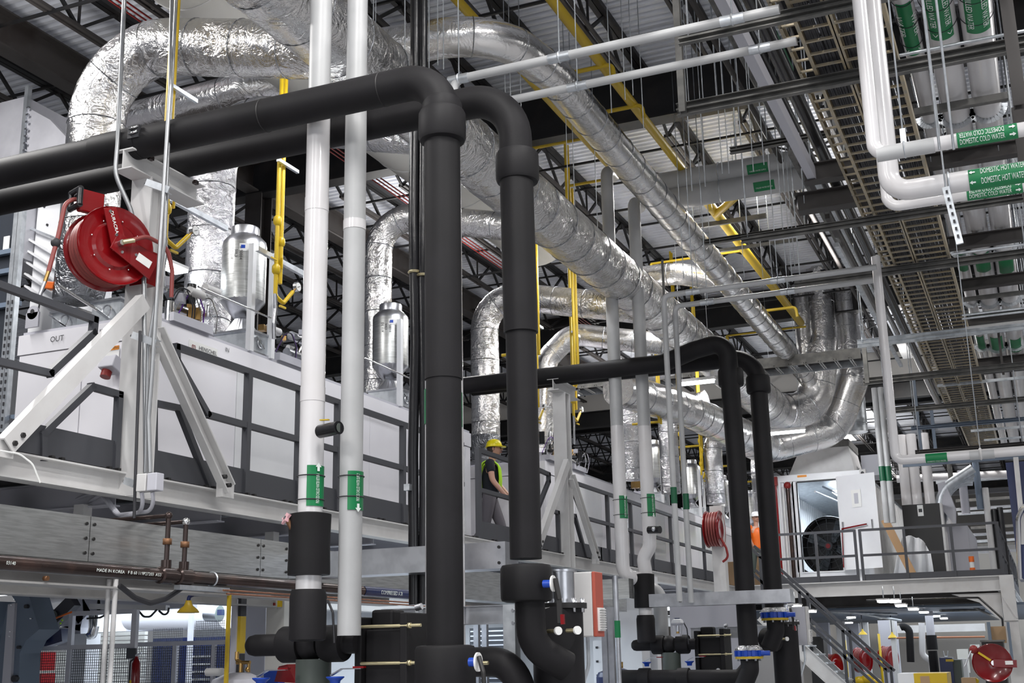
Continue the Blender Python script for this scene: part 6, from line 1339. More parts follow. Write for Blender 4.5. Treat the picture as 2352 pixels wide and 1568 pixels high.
# inside: lamp, fan, rails
t = thing('tube_lamp', 'bright tube lamp inside the container room', 'lamp', (dx1-0.25, YK+1.8, kz-0.3)); B().cbox((dx1-0.22, YK+1.9, kz-0.25), (0.16, 1.2, 0.06)).obj('diffuser', 'lamp_glow', t)
area('container_tube_light', ((kx0+kx1)/2, YK+3.5, kz-0.3), 0.3, 4, 110, (0, 0, 0), (0.75, 0.87, 1.0))
q = P(1903, 1255, Y=YK+1.6); t = thing('drum_fan', 'large round black drum fan standing inside the container doorway', 'fan', (q.x, YK+1.6, dz0)); R = 0.72; ax = Vector((-0.25, -1, 0)).normalized(); qc_ = Vector((q.x+0.08, YK+1.6, q.z))
B().lathe(qc_-ax*0.2, [(R, 0), (R*1.02, 0.02), (R*1.02, 0.38), (R, 0.4), (R*0.98, 0.38), (R*0.98, 0.02)], ax, n=40).obj('drum', 'black_steel', t)
b = B(); _, s_, u_ = frame(ax)
for k in range(16): an = 2*math.pi*k/16; b.cyl(qc_+ax*0.21, qc_+ax*0.21+(s_*math.cos(an)+u_*math.sin(an))*R, 0.006, n=4)
for rr in (0.25, 0.4, 0.55, 0.68): b.ring(qc_+ax*0.21, ax, rr, 0.006, n=36, m=4)
b.obj('grille', 'ink', t)
for k in range(4):
    an = math.pi/2*k+0.5; dd = s_*math.cos(an)+u_*math.sin(an); pp = ax.cross(dd); B().prism([qc_+dd*0.1-pp*0.05, qc_+dd*0.1+pp*0.08, qc_+dd*0.64+pp*0.16, qc_+dd*0.64-pp*0.12], ax*0.02+pp*0.0).obj('blade', 'glass_dark', t)
B().cyl(qc_+ax*0.22, qc_+ax*0.16, 0.1).obj('hub', 'ink', t); B().cyl(qc_+ax*0.235, qc_+ax*0.22, 0.06).obj('badge', 'red', t)
B().tube([qc_+Vector((-R*0.95, 0, 0.1)), qc_+Vector((-R*1.15, 0, 0)), qc_+Vector((-R*1.1, 0, -0.5)), qc_+Vector((-R*0.6, 0, -R-0.02))], 0.03, n=8, bend=0.15).obj('stand', 'black_steel', t)
for k, (dx, dz) in enumerate(((0.35, 0.35), (0.55, 0.25))): tag(B().cyl((dx0+dx, YK+0.3, kz-dz), (dx0+dx+0.6, YK+6, kz-dz-0.1), 0.025).obj('ceiling_conduit', ('steel', 'steelblue')[k]), 'pale conduit under the container ceiling, %s one' % ('left', 'right')[k], 'conduit')
# roof hood on the container
t = thing('roof_hood', 'grey trapezoid air hood on the container roof below the foil bend', 'hood', (-3.6, YK, kz))
h0, h1 = P(1808, 1083, Y=YK+0.2), P(1965, 1083, Y=YK+0.2); h2, h3 = P(1836, 1030, Y=YK+0.2), P(1948, 1024, Y=YK+0.2); zt_ = P(1890, 1012, Y=YK+0.2).z
B().prism([(h0.x, YK+0.2, kz), (h1.x, YK+0.2, kz), (h3.x, YK+0.2, h3.z), (h2.x, YK+0.2, h3.z)], (0, 1.6, 0)).obj('skirt', 'paint_light', t); B().box((h2.x-0.02, YK+0.18, h3.z), (h3.x+0.02, YK+1.8, zt_)).obj('cap', 'strut_steel', t)
B().cbox((h1.x+0.3, YK+1.5, kz+0.28), (0.5, 1.0, 0.5)).obj('side_box', 'machine_grey', t)
# red fire pipes at the container's left
for px, lb, m, r in ((1788, 'thin red fire sprinkler pipe left of the container door', 'red', 0.025), (1815, 'dark drain pipe with red cap beside the container door', 'iron_pipe', 0.05), (1804, 'pale vertical pipe left of the container door', 'paint_light', 0.03)):
    x = P(px, 1200, Y=YK-0.15).x; o = thing('wall_pipe', lb, 'pipe', (x, YK-0.15, zd)); B().cyl((x, YK-0.15, zd), (x+0.0, YK-0.15, kz-(0.25 if m != 'red' else 0.15)), r).obj('pipe', m, o)
    if m == 'iron_pipe': B().sphere((x, YK-0.15, kz-0.22), 0.09, 6).obj('cap', 'red_matte', o)
    if m == 'red': B().cbox((x-0.05, YK-0.15, kz-0.1), (0.2, 0.1, 0.2)).obj('alarm_box', 'red_matte', o)
# double green-ended pipes along the container side
for k, (px, lb) in enumerate(((2022, 'left'), (2036, 'right'))):
    Yp = 27.5; x = P(px+6, 1100, Y=Yp).x; t = thing('grey_riser', 'pale grey riser pipe with green marker right of the container, %s of two' % lb, 'pipe', (x, Yp, zd))
    B().cyl((x, Yp, P(px+20, 1200, Y=Yp).z), (x, Yp, 7.2), 0.065, n=16).obj('pipe', 'pvc_grey', t); z = P(px, 1088, Y=Yp).z; B().cyl((x, Yp, z-0.16), (x, Yp, z+0.16), 0.07, n=16).obj('marker', 'green_dark', t)
for i, px in enumerate((2080, 2104, 2133)):
    Yp = 33.0; x = P(px, 1120, Y=Yp).x; t = thing('white_riser', 'white riser pipe behind the lower white water pipe, %s of three' % ('left', 'middle', 'right')[i], 'pipe', (x, Yp, 4)); B().cyl((x, Yp, P(px, 1160, Y=Yp).z), (x, Yp, 7.0), 0.13, n=18).obj('pipe', 'pvc_white', t)
tag(B().cyl(P(2060, 1100, Y=33.5), P(2330, 1088, Y=33.5), 0.10, n=14).obj('cross_pipe', 'pvc_white'), 'white pipe crossing far behind the three white risers', 'pipe')
# black cabinet, cladding box, plank, sheet, delineator
q0, q1 = P(2071, 1160, Y=30.5), P(2158, 1160, Y=30.5); t = thing('black_cabinet', 'tall black cabinet on the platform right of the container', 'cabinet', ((q0.x+q1.x)/2, 30.5, zd))
B().box((q0.x, 30.5, zd), (q1.x, 33.0, q0.z)).obj('body', 'black_steel', t); B().box((q1.x, 30.5, zd), (q1.x+0.05, 34.5, q0.z)).obj('side_cladding', 'paint_light', t)
m_ = P(2114, 1172, Y=30.48); B().cbox((m_.x, 30.485, m_.z), (0.13, 0.01, 0.26)).obj('instruction_label', 'paper', t); B().cbox((m_.x, 30.478, m_.z), (0.08, 0.008, 0.08)).obj('label_print', 'ink', t)
q = P(2185, 1250, Y=32.5); tag(B().box((q1.x+0.05, 31.5, zd), (q1.x+0.5, 36, P(2190, 1205, Y=31.5).z)).obj('equipment_box', 'machine_grey'), 'dull grey equipment box right of the black cabinet', 'box')
a, c = P(2032, 1193, Y=28.6), P(2098, 1322, Y=28.3); tag(B().bar(a, c, 0.17, 0.04, (0, 1, 0)).obj('wooden_plank', 'wood'), 'brown wooden plank leaning between container and cabinet', 'plank')
b = B(); n = 16; v = []
for k in range(n+1):
    s = k/n; pxx = 2064+74*s; top = 1232+ (3*math.sin(s*14)) + (14 if s < 0.12 else 0)+ max(0, s-0.62)*95; y = 28.9+0.12*math.sin(s*17); A_, C_ = P(2052+94*s, 1322, Y=y), P(pxx, top, Y=y); v.append((b.bm.verts.new(A_), b.bm.verts.new((A_+C_)/2+Vector((0, 0.05, 0))), b.bm.verts.new(C_)))
for p_, q_ in zip(v, v[1:]): b.face([p_[0], q_[0], q_[1], p_[1]], True); b.face([p_[1], q_[1], q_[2], p_[2]], True)
o = b.obj('plastic_sheet', 'plastic_sheet'); sm = o.modifiers.new('thick', 'SOLIDIFY'); sm.thickness = 0.012; tag(o, 'crumpled white plastic sheet standing in front of the black cabinet', 'sheet')
q = P(2235, 1318, Y=30.5); t = thing('delineator_post', 'orange and white marker post on the platform near the right rail', 'post', (q.x, 30.5, zd)); zt_ = P(2230, 1277, Y=30.5).z; H_ = zt_-zd
for k in range(5): B().cyl((q.x, 30.5, zd+H_*k/5), (q.x, 30.5, zd+H_*(k+1)/5-0.003), 0.05 if k % 2 else 0.06, n=14).obj('band', 'orange' if k % 2 == 0 else 'paper', t)
# bent silver ducts right
t = thing('flex_duct_bundle', 'bundle of bent shiny grey ducts on top of the cabinet side at right', 'duct', P(2180, 1120, Y=31))
for k in range(4): B().tube([P(2158+k*3, 1205-k*4, Y=31+k*0.2), P(2160+k*4, 1125-k*9, Y=31+k*0.2), P(2235, 1075+k*10, Y=31+k*0.2)], 0.11, n=16, bend=0.7).obj('duct', 'galv', t)
B().prism([P(2153, 1110, Y=30.9), P(2170, 1105, Y=30.9), P(2193, 1165, Y=30.9), P(2193, 1205, Y=30.9), P(2160, 1165, Y=30.9)], (0, 0.5, 0)).obj('transition', 'machine_grey', t)
# far conduits, struts and trays behind the right rail
for i, (py, px0) in enumerate(((1108, 2150), (1150, 2195), (1170, 2192), (1180, 2200), (1212, 2230), (1228, 2230), (1243, 2240), (1252, 2230), (1268, 2245))):
    a, c = P(px0, py, Y=34+i*0.6), P(2400, py-10, Y=34+i*0.6); tag(B().bar(a, Vector((c.x, c.y, a.z)), 0.09, 0.07).obj('strut_bar', ('galv', 'strut_steel', 'steel')[i % 3]), 'pale strut bar in the dense rack behind the right platform rail', 'strut', 'strut bars behind the right platform rail')
for px, y0_, y1_, m, w_, lb in ((2283, 1170, 1320, 'black_pipe', 0.07, 'left of two black pipes'), (2296, 1165, 1320, 'black_pipe', 0.07, 'right of two black pipes'), (2262, 1120, 1318, 'paint_light', 0.08, 'pale pipe with green ring'), (2208, 1080, 1180, 'machine_grey', 0.1, 'grey upright'), (2240, 1060, 1170, 'steelblue', 0.08, 'bluish upright'), (2180, 1062, 1110, 'strut_steel', 0.06, 'dark upright')):
    a = P(px, y0_, Y=32.0); c = P(px, y1_, Y=32.0); tag(B().cyl((a.x, 32.0, c.z), (a.x, 32.0, a.z), w_, n=10).obj('vertical_pipe', m), lb+' standing behind the right end of the platform rail', 'pipe')
q = P(2342, 1200, Y=22); t = thing('blue_enclosure', 'deep blue enclosure with silver frame cut by the right edge', 'enclosure', (q.x, 22, 3))
B().box((P(2326, 1200, Y=22).x, 22, P(2340, 1330, Y=22).z), (P(2400, 1200, Y=22).x, 23, P(2340, 1060, Y=22).z)).obj('panel', 'blue_dark', t)
B().bar(P(2333, 1050, Y=21.9), P(2352, 1250, Y=21.9), 0.08).obj('frame', 'paint_light', t); B().tube([P(2343, 1330, Y=21.8), P(2338, 1190, Y=21.8), P(2352, 1158, Y=21.8), P(2400, 1150, Y=21.8)], 0.04, n=8, bend=0.3).obj('tube', 'chrome', t)
# ================================================================ stairs from the far platform
YS = 25.2; YS2 = 26.1
A_ = P(1845, 1483, Y=YS); Bq = P(1938, 1568, Y=YS); sl = (Bq.z-A_.z)/(Bq.x-A_.x)
xt = P(1745, 1345, Y=YS).x; zt0 = A_.z+(xt-A_.x)*sl; xb_ = xt-(zt0-0.1)/sl
t = thing('stair', 'grey steel staircase descending to the right from the far platform', 'stairs', (xt, YS, 0))
for y in (YS, YS2): B().ch((xt, y, zt0-0.14), (xb_, y, 0.1-0.14), 0.06, 0.28, 0.012, flip=1).obj('stringer', 'paint_light', t)
n = 14
for k in range(n): x = xt+(xb_-xt)*(k+0.5)/n; z = zt0+(0.1-zt0)*(k+0.5)/n; B().box((x-0.13, YS+0.03, z-0.03), (x+0.13, YS2-0.03, z)).obj('step', 'galv', t)
h0 = P(1735, 1268, Y=YS); hz = h0.z-(zt0+(h0.x-xt)*sl)
for i, y in enumerate((YS, YS2)):
    t = thing('stair_handrail', 'dark %s handrail of the steel staircase' % ('front', 'rear')[i], 'rail', (xt, y, zd))
    for k_ in (1.0, 0.52): B().bar((xt-0.25, y, zt0-0.25*sl+hz*k_), (xb_, y, 0.1+hz*k_), 0.055).obj('rail', 'rail_dark', t)
    for s in (0.02, 0.33, 0.66, 0.97): x = xt+(xb_-xt)*s; z = zt0+(0.1-zt0)*s; B().bar((x, y, z-0.1), (x, y, z+hz), 0.055).obj('post', 'rail_dark', t)
# ================================================================ shop floor under the far platform
area('under_platform_light', (-2.0, 33, 2.3), 5, 8, 200, (0, 0, 0), (0.86, 0.93, 1.0))
area('under_platform_light', (1.0, 40, 3.4), 8, 8, 260, (0, 0, 0), (0.86, 0.93, 1.0))
for i, (px, py) in enumerate(((2030, 1381), (2055, 1381), (2070, 1391), (2098, 1399), (2122, 1406), (1955, 1418), (2028, 1428), (2168, 1420), (2150, 1415), (1862, 1404), (1826, 1392), (1950, 1430))):
    q = P(px, py, Z=2.35); t = thing('batten_lamp', 'bright batten lamp under the far platform', 'lamp', q, 'batten lamps under the far platform')
    B().cbox((q.x, q.y, q.z), (0.17, 0.35, 0.03)).obj('diffuser', 'lamp_glow', t); B().cbox((q.x, q.y, q.z+0.03), (0.2, 0.4, 0.025)).obj('housing', 'paint_light', t); B().cyl((q.x, q.y, q.z+0.06), (q.x, q.y, 2.6), 0.01, n=5).obj('hanger', 'galv', t)
struct(B().box((P(1840, 1480, Y=46).x, 46, 0), (8, 46.2, 4.8)).obj('wall_partition', 'wall_cream'))
struct(B().box((-16, 58, 0), (14, 58.2, 6.0)).obj('wall_far_white', 'wall_white'))
struct(B().box((xl-3, 28, zd-0.55), (xr_+1, 44, zd-0.50)).obj('ceiling_2', 'steelblue'))
for i, (px, w_, y) in enumerate(((1893, 0.34, 34), (1935, 0.22, 33), (1960, 0.40, 36), (1990, 0.2, 35), (2043, 0.44, 33), (2055, 0.12, 31))):
    q = P(px, 1500, Y=y); tag(B().box((q.x-w_/2, y, 0), (q.x+w_/2, y+w_*0.7, 2.3)).obj('shop_column', ('machine_grey', 'paint_light', 'machine_grey', 'paint_light', 'machine_grey', 'paint_light')[i]), '%s column on the shop floor under the far platform, number %s from the stairs' % (('broad grey', 'slim pale', 'broad grey', 'slim pale', 'widest grey', 'slim pale')[i], ('one', 'two', 'three', 'four', 'five', 'six')[i]), 'column')
a, c = P(2060, 1445, Y=32.5), P(2262, 1446, Y=32.5); tag(B().box((a.x, 32.5, a.z-0.09), (c.x, 32.8, a.z+0.09)).obj('floor_beam', 'paint_light'), 'pale blue-grey beam crossing above the blue machine', 'beam')
tag(B().cyl(P(2040, 1465, Y=31.8), P(2262, 1462, Y=31.8), 0.025).obj('copper_tube', 'copper'), 'thin copper tube under the pale beam at lower right', 'tube')
for i, (px, py, y) in enumerate(((1980, 1515, 31.5), (2040, 1512, 31.5), (1912, 1530, 31.0))):
    reel(P(px, py, Y=y), 0.95, 'small dark red hose reel on the shop floor, %s of three' % ('middle', 'right', 'left')[i], ax=(0.92, -0.4, 0), detail=False)
for i, (px, py) in enumerate(((1982, 1457), (2050, 1464))):
    q = P(px, py, Y=31.0); t = thing('yellow_pendant', 'small yellow bell-shaped shade on the shop floor, %s of two' % ('left', 'right')[i], 'lamp', q); B().lathe(q, [(0.11, 0), (0.07, 0.05), (0.025, 0.09), (0.02, 0.13)], n=16).obj('shade', 'yellow', t); B().cyl((q.x, q.y, q.z+0.13), (q.x, q.y, 2.5), 0.01, n=5).obj('cord', 'ink', t)
for px, y0_, lb in ((1940, 1470, 'left'), (2018, 1455, 'right')):
    a = P(px, y0_, Y=31.2); tag(B().cyl((a.x, 31.2, 0), (a.x, 31.2, a.z), 0.03, n=8).obj('yellow_post', 'yellow'), 'slim yellow pipe on the shop floor, %s of two' % lb, 'pipe')
# black bent pipe, white elbow, blue machine, bins, big red reel
t = thing('black_bent_pipe', 'black bent insulated pipe at lower right behind the stairs', 'pipe', P(2090, 1500, Y=30)); B().tube([P(2068, 1440, Y=30), P(2088, 1432, Y=30), P(2092, 1520, Y=30)], 0.085, n=14, bend=0.15).obj('pipe', 'black_foam', t)
t = thing('white_elbow_pipe', 'pale blue-white elbow pipe left of the blue machine', 'pipe', P(2120, 1500, Y=30)); B().tube([P(2117, 1430, Y=30), P(2119, 1505, Y=30), P(2140, 1518, Y=30), P(2144, 1568, Y=30)], 0.07, n=16, bend=0.15).obj('pipe', 'pvc_white', t)
q = P(2140, 1475, Y=29.6); t = thing('foam_sleeve', 'black foam sleeve on the pale pipe left of the blue machine', 'sleeve', q); B().cyl((q.x, 29.6, q.z-0.16), (q.x, 29.6, q.z+0.16), 0.12, n=18).obj('sleeve', 'black_foam', t); B().cyl((q.x, 29.6, q.z+0.16), (q.x, 29.6, 2.4), 0.09, n=16).obj('pipe', 'machine_grey', t); B().cyl((q.x, 29.6, 0.6), (q.x, 29.6, q.z-0.18), 0.10, n=16).obj('lower_sleeve', 'black_foam', t)
q0, q1 = P(2157, 1510, Y=29), P(2190, 1543, Y=29); t = thing('blue_machine', 'dark blue box machine with yellow label at lower right', 'machine', ((q0.x+q1.x)/2, 29, 0)); B().box((q0.x, 29, 0.4), (q1.x, 29.5, q0.z)).obj('housing', 'blue_dark', t); B().box((q1.x, 29.1, 0.4), (q1.x+0.17, 29.6, q0.z-0.05)).obj('side_unit', 'olive', t)
B().cbox(((q0.x+q1.x)/2+0.08, 28.99, q0.z-0.06), (0.16, 0.01, 0.05)).obj('label', 'yellow', t); B().tube([((q0.x+q1.x)/2-0.05, 29.2, q0.z+0.14), ((q0.x+q1.x)/2-0.03, 29.2, q0.z+0.02), ((q0.x+q1.x)/2+0.03, 29.2, q0.z+0.02), ((q0.x+q1.x)/2+0.05, 29.2, q0.z+0.14)], 0.012, n=6).obj('hook', 'galv', t)
q = P(2212, 1540, Y=30); tag(B().box((q.x-0.09, 30, 0.5), (q.x+0.1, 30.4, P(2212, 1512, Y=30).z)).obj('pale_cabinet', 'paint_light'), 'pale narrow cabinet right of the blue machine', 'cabinet')
q = P(2210, 1498, Y=32); tag(B().box((q.x-0.12, 32, 1.0), (q.x+0.12, 32.3, P(2210, 1490, Y=32).z)).obj('control_cabinet', 'cream'), 'cream control cabinet with small screen behind the pale cabinet', 'cabinet')
q0, q1 = P(2228, 1480, Y=31), P(2252, 1516, Y=31); tag(B().box((q0.x, 31, q1.z), (q1.x, 31.3, q0.z)).obj('beige_box', 'cream'), 'beige electrical box left of the big red reel', 'box')
q0, q1 = P(2098, 1546, Y=24), P(2180, 1600, Y=24); t = thing('yellow_crate', 'yellow fabric-covered crate at the bottom right', 'crate', (q0.x, 24, 0)); B().box((q0.x, 24, 0.3), (q1.x, 25, q0.z)).obj('cover', 'yellow', t); B().box((q0.x-0.28, 24, 0.3), (q0.x, 25, q0.z)).obj('liner', 'plastic_sheet', t); B().box((q0.x+0.11, 23.99, 0.3), (q0.x+0.27, 24.0, q0.z-0.05)).obj('cardboard_label', 'cardboard', t)
for i, (px, py, m, sc_) in enumerate(((2225, 1562, 'yellow', 0.12), (2237, 1560, 'yellow', 0.1), (1975, 1560, 'yellow', 0.14), (1993, 1556, 'yellow', 0.15), (2012, 1562, 'yellow', 0.12), (1955, 1562, 'yellow', 0.10))):
    q = P(px, py, Y=27); tag(B().sphere((q.x, 27, q.z-0.03), sc_, 6, (1, 0.8, 0.7)).obj('yellow_bag', m), 'lumpy yellow bag in the heap at lower right, %s' % ('leftmost of the box pair', 'right of the box pair', 'second by the stairs', 'third by the stairs', 'last by the stairs', 'first by the stairs')[i], 'bag')
q0, q1 = P(2208, 1556, Y=27), P(2246, 1600, Y=27); tag(B().box((q0.x, 26.9, 0.5), (q1.x, 27.4, q0.z)).obj('cardboard_box', 'cardboard'), 'open cardboard box of yellow bags at the bottom right', 'box')
q = P(2281, 1522, Y=22); t = thing('large_hose_reel', 'big round bright red hose reel at lower right before a black cabinet', 'hose reel', q); ax = Vector((0.25, -1, 0)).normalized()
B().lathe(q, [(0.03, -0.02), (0.27, -0.015), (0.305, 0.015), (0.31, 0.0), (0.30, -0.03), (0.05, -0.04)], ax, n=40).obj('disc', 'red', t); B().cyl(q-ax*0.14, q-ax*0.02, 0.2, n=24).obj('drum', 'red_matte', t); B().lathe(q-ax*0.16, [(0.03, 0), (0.3, 0), (0.3, 0.01)], ax, n=36).obj('back_disc', 'red', t)
B().cyl(q+ax*0.02, q+ax*0.03, 0.04).obj('hub', 'chrome', t); s_ = ax.cross(Vector((0, 0, 1))).normalized()*-1
B().bar(q+ax*0.03+s_*0.0, q+ax*0.03+s_*0.36-Vector((0, 0, 0.02)), 0.12, 0.012, ax).obj('arm_plate', 'red', t); B().bar(q+ax*0.04+s_*0.18, q+ax*0.04+s_*0.30, 0.06, 0.008, ax).obj('plate', 'paper', t)
B().bar(q+ax*0.03-s_*0.22+Vector((0, 0, 0.17)), q+ax*0.03-s_*0.04+Vector((0, 0, 0.04)), 0.035, 0.006, ax).obj('yellow_label', 'yellow', t)
B().sphere(q-s_*0.28+Vector((0, 0, 0.22)), 0.07, 7).obj('swivel', 'red_matte', t); B().cyl(q-s_*0.32+Vector((0, -0.05, 0.2)), q-s_*0.45+Vector((0, -0.05, -0.05)), 0.012).obj('nozzle_arm', 'steel', t)
q0, q1 = P(2254, 1474, Y=22.6), P(2318, 1600, Y=22.6); t = thing('black_cabinet', 'black cabinet standing behind the big red hose reel', 'cabinet', ((q0.x+q1.x)/2, 22.6, 0)); B().box((q0.x, 22.6, 0), (q1.x, 23.2, q0.z)).obj('body', 'black_steel', t); B().box((q0.x-0.02, 22.58, q0.z), (q1.x+0.02, 23.2, q0.z+0.03)).obj('top', 'strut_steel', t)
for i, (px, py) in enumerate(((2292, 1455), (2300, 1462))): q = P(px, py, Y=26+i); tag(B().box((q.x-0.14, 26+i, q.z-0.12), (q.x+0.14, 26.4+i, q.z+0.14)).obj('carton', 'cardboard'), 'brown carton on the shelf above the black cabinet, %s' % ('front', 'back')[i], 'carton')
for px, w_ in ((2271, 0.06), (2316, 0.05)): q = P(px, 1440, Y=25.8); tag(B().box((q.x-w_/2, 25.8, 1.2), (q.x+w_/2, 25.9, P(px, 1428, Y=25.8).z)).obj('rack_upright', 'steelblue'), '%s upright of the carton rack' % ('left' if px < 2300 else 'right'), 'rack')
q0, q1 = P(1858, 1462, Y=27.5), P(1898, 1560, Y=27.5); tag(B().box((q0.x, 27.5, 0), (q1.x, 28, q0.z)).obj('dark_rack', 'black_steel'), 'black equipment rack below the staircase', 'rack')
# black water pipe under platform, right
t = thing('black_ceiling_pipe', 'thin black pipe bending down beside the gusset plate under the platform', 'pipe', P(2230, 1373, Y=26.4)); B().tube([P(1990, 1378, Y=26.4), P(2222, 1372, Y=26.4), P(2248, 1372, Y=26.4), P(2302, 1420, Y=26.4), P(2306, 1470, Y=26.4)], 0.02, n=8, bend=0.08).obj('pipe', 'black_pipe', t)
for i, (px0, py0, px1, py1) in enumerate(((1870, 1390, 2070, 1425), (2220, 1385, 2290, 1420), (1900, 1405, 2060, 1410), (2160, 1402, 2260, 1400))):
    tag(B().cyl(P(px0, py0, Y=29), P(px1, py1, Y=30.5), 0.03, n=8).obj('ceiling_conduit', ('galv', 'strut_steel')[i % 2]), 'conduit slung under the far platform, %s' % ('long left one', 'short right one beside the gusset', 'left lower one', 'right lower one')[i], 'conduit')
# strip lamps near the ducts
for px0, py0, px1, py1, Y, lb in ((1560, 882, 1640, 875, 20.5, 'glowing tube lamp below the trunk duct left of the far black risers'), (1770, 995, 1848, 990, 25.5, 'glowing tube lamp right of the far black risers under the foil bend'), (690, 333, 880, 292, 8.9, 'glowing tube lamp hidden just behind the second black pipe')):
    a, c = P(px0, py0, Y=Y), P(px1, py1, Y=Y); z = (a.z+c.z)/2; t = thing('tube_lamp', lb, 'lamp', (a.x, Y, z)); B().cbox(((a.x+c.x)/2, Y, z), (c.x-a.x, 0.09, 0.05)).obj('diffuser', 'lamp_glow', t); B().cbox(((a.x+c.x)/2, Y, z+0.05), (c.x-a.x+0.05, 0.12, 0.05)).obj('housing', 'paint_light', t)
    for s in (0.1, 0.9): x = a.x+(c.x-a.x)*s; B().cyl((x, Y, z+0.07), (x, Y, 9.9), 0.004, n=4).obj('wire', 'galv', t)
q = P(382, 610, Y=9.6); t = thing('tube_lamp', 'small glowing lamp behind the valves right of the near column', 'lamp', q); B().cbox(q, (0.16, 0.5, 0.03)).obj('diffuser', 'lamp_glow', t); B().cbox(q+Vector((0, 0, 0.03)), (0.18, 0.5, 0.03)).obj('housing', 'paint_light', t)
# ================================================================ robot cell under the near platform
area('cell_light', (-8.5, 11.5, 2.3), 5.0, 3.0, 190, (0, 0, 0), (0.80, 0.90, 1.0)); area('cell_light', (-9.5, 15.5, 2.3), 5.0, 3.0, 200, (0, 0, 0), (0.80, 0.90, 1.0))
area('walkway_light', (-7, 22, 2.3), 2.5, 7, 130, (0, 0, 0), (0.84, 0.92, 1.0))
YQ = 9.6
def Q(px, py, Y=YQ): return P(px, py, Y=Y)
# cell rear machinery wall
struct(B().box((-20, 18.4, 0), (-5.5, 18.6, 2.75)).obj('wall_cell', 'wall_white'))
# blue grey robot frame at the far left
Yr = 8.6; t = thing('steel_machine', 'tall blue-grey steel machine side with round holes at the lower left corner', 'machine', P(40, 1500, Y=Yr))
pl = [(10, 1340), (62, 1340), (68, 1372), (90, 1445), (60, 1470), (45, 1500), (42, 1600), (-10, 1600), (-5, 1500), (18, 1386), (36, 1382)]
B().prism([P(x, y, Y=Yr) for x, y in pl], (0, 0.25, 0)).obj('side_plate', 'steelblue', t)
B().prism([P(x, y, Y=Yr-0.03) for x, y in ((18, 1388), (34, 1384), (22, 1600), (2, 1600))], (0, 0.03, 0)).obj('front_edge', 'machine_grey', t)
for px, py, r in ((58, 1392, 0.018), (40, 1486, 0.014), (31, 1558, 0.030)): q = P(px, py, Y=Yr-0.035); B().cyl(q, q+Vector((0, 0.04, 0)), r, n=18).obj('hole', 'ink', t)
for px, py in ((25, 1389), (22, 1450), (21, 1461), (69, 1420)): q = P(px, py, Y=Yr-0.04); B().cyl(q, q+Vector((0, 0.03, 0)), 0.006, n=8).obj('screw', 'chrome', t)
B().box((P(-20, 1345, Y=Yr+0.4).x, Yr+0.4, 1.0), (P(4, 1345, Y=Yr+0.4).x, Yr+0.8, 2.2)).obj('back_plate', 'steelblue', t)
# robot arm head with orange cable
t = thing('robot_arm', 'dark robot arm joint with hoses behind the mesh fence', 'robot', P(110, 1460, Y=9.2))
B().cyl(P(86, 1463, Y=9.2), P(86, 1463, Y=9.5), 0.055, n=22).obj('joint', 'dark_cabinet', t); B().bar(P(80, 1470, Y=9.4), P(172, 1378, Y=9.4), 0.13, 0.09, (0, 1, 0)).obj('arm', 'rail_dark', t); B().bar(P(95, 1475, Y=9.35), P(150, 1458, Y=9.35), 0.12, 0.10, (0, 1, 0)).obj('forearm', 'blue_dark', t)
B().cyl(P(120, 1412, Y=9.3), P(112, 1420, Y=9.6), 0.045, n=18).obj('motor', 'olive', t)
for px, py, m in ((120, 1440, 'hiviz'), (139, 1431, 'hiviz'), (143, 1424, 'hiviz')): B().sphere(P(px, py, Y=9.15), 0.01, 5).obj('indicator', m, t)
tag(B().tube([Q(58, 1490, 9.0), Q(66, 1462, 9.0), Q(90, 1440, 9.0), Q(130, 1418, 9.0), Q(165, 1405, 9.0)], 0.009, n=8, bend=0.1).obj('orange_cable', 'orange'), 'bright orange cable looping over the robot arm', 'cable')
# aluminium fence
def fence(pts_posts, rails, panels, Y, lab):
    t = thing('mesh_fence', lab, 'fence', Q(pts_posts[0][0], 1568, Y))
    for px, ytop, w_ in pts_posts:
        q = Q(px, 1500, Y); z = Q(px, ytop, Y).z; B().box((q.x-w_/2, Y, 0.3), (q.x+w_/2, Y+0.04, z)).obj('post', 'sheet_bright', t)
    for a, c in rails: B().bar(Q(*a, Y)+Vector((0, 0.02, 0)), Vector((Q(*c, Y).x, Y+0.02, Q(*a, Y).z)), 0.03, 0.04).obj('rail', 'sheet_bright', t)
    for x0, x1, yt in panels:
        a, c = Q(x0, yt, Y), Q(x1, yt, Y); b = B(); z1_, z0_ = a.z, 0.75; s = 0.024
        x = a.x
        while x < c.x: b.box((x, Y+0.018, z0_), (x+0.004, Y+0.022, z1_)); x += s
        z = z0_
        while z < z1_: b.box((a.x, Y+0.018, z), (c.x, Y+0.022, z+0.004)); z += s
        b.obj('wire_mesh', 'ink', t, kind='stuff')
    return t
fence([(52, 1487, 0.035), (157, 1406, 0.045), (303, 1400, 0.055)], [((52, 1490), (157, 1487)), ((160, 1409), (303, 1402)), ((160, 1486), (303, 1482))], [(54, 152, 1492), (163, 296, 1490)], 9.0, 'aluminium framed wire mesh gate of the robot cell, left section')
fence([(400, 1480, 0.045), (488, 1480, 0.03)], [((306, 1480), (520, 1480))], [(308, 396, 1484), (404, 485, 1484), (491, 520, 1484)], 9.6, 'aluminium framed wire mesh fence of the robot cell, right section')
fence([(433, 1405, 0.05)], [], [(350, 418, 1443), (448, 515, 1425)], 11.0, 'second row of dark wire mesh behind the yellow bell lamp')
q = Q(302, 1500, 8.98); B().cbox((q.x+0.0, 8.98, q.z), (0.10, 0.02, 0.09)).obj('lock_box', 'dark_cabinet', bpy.data.objects['mesh_fence'])
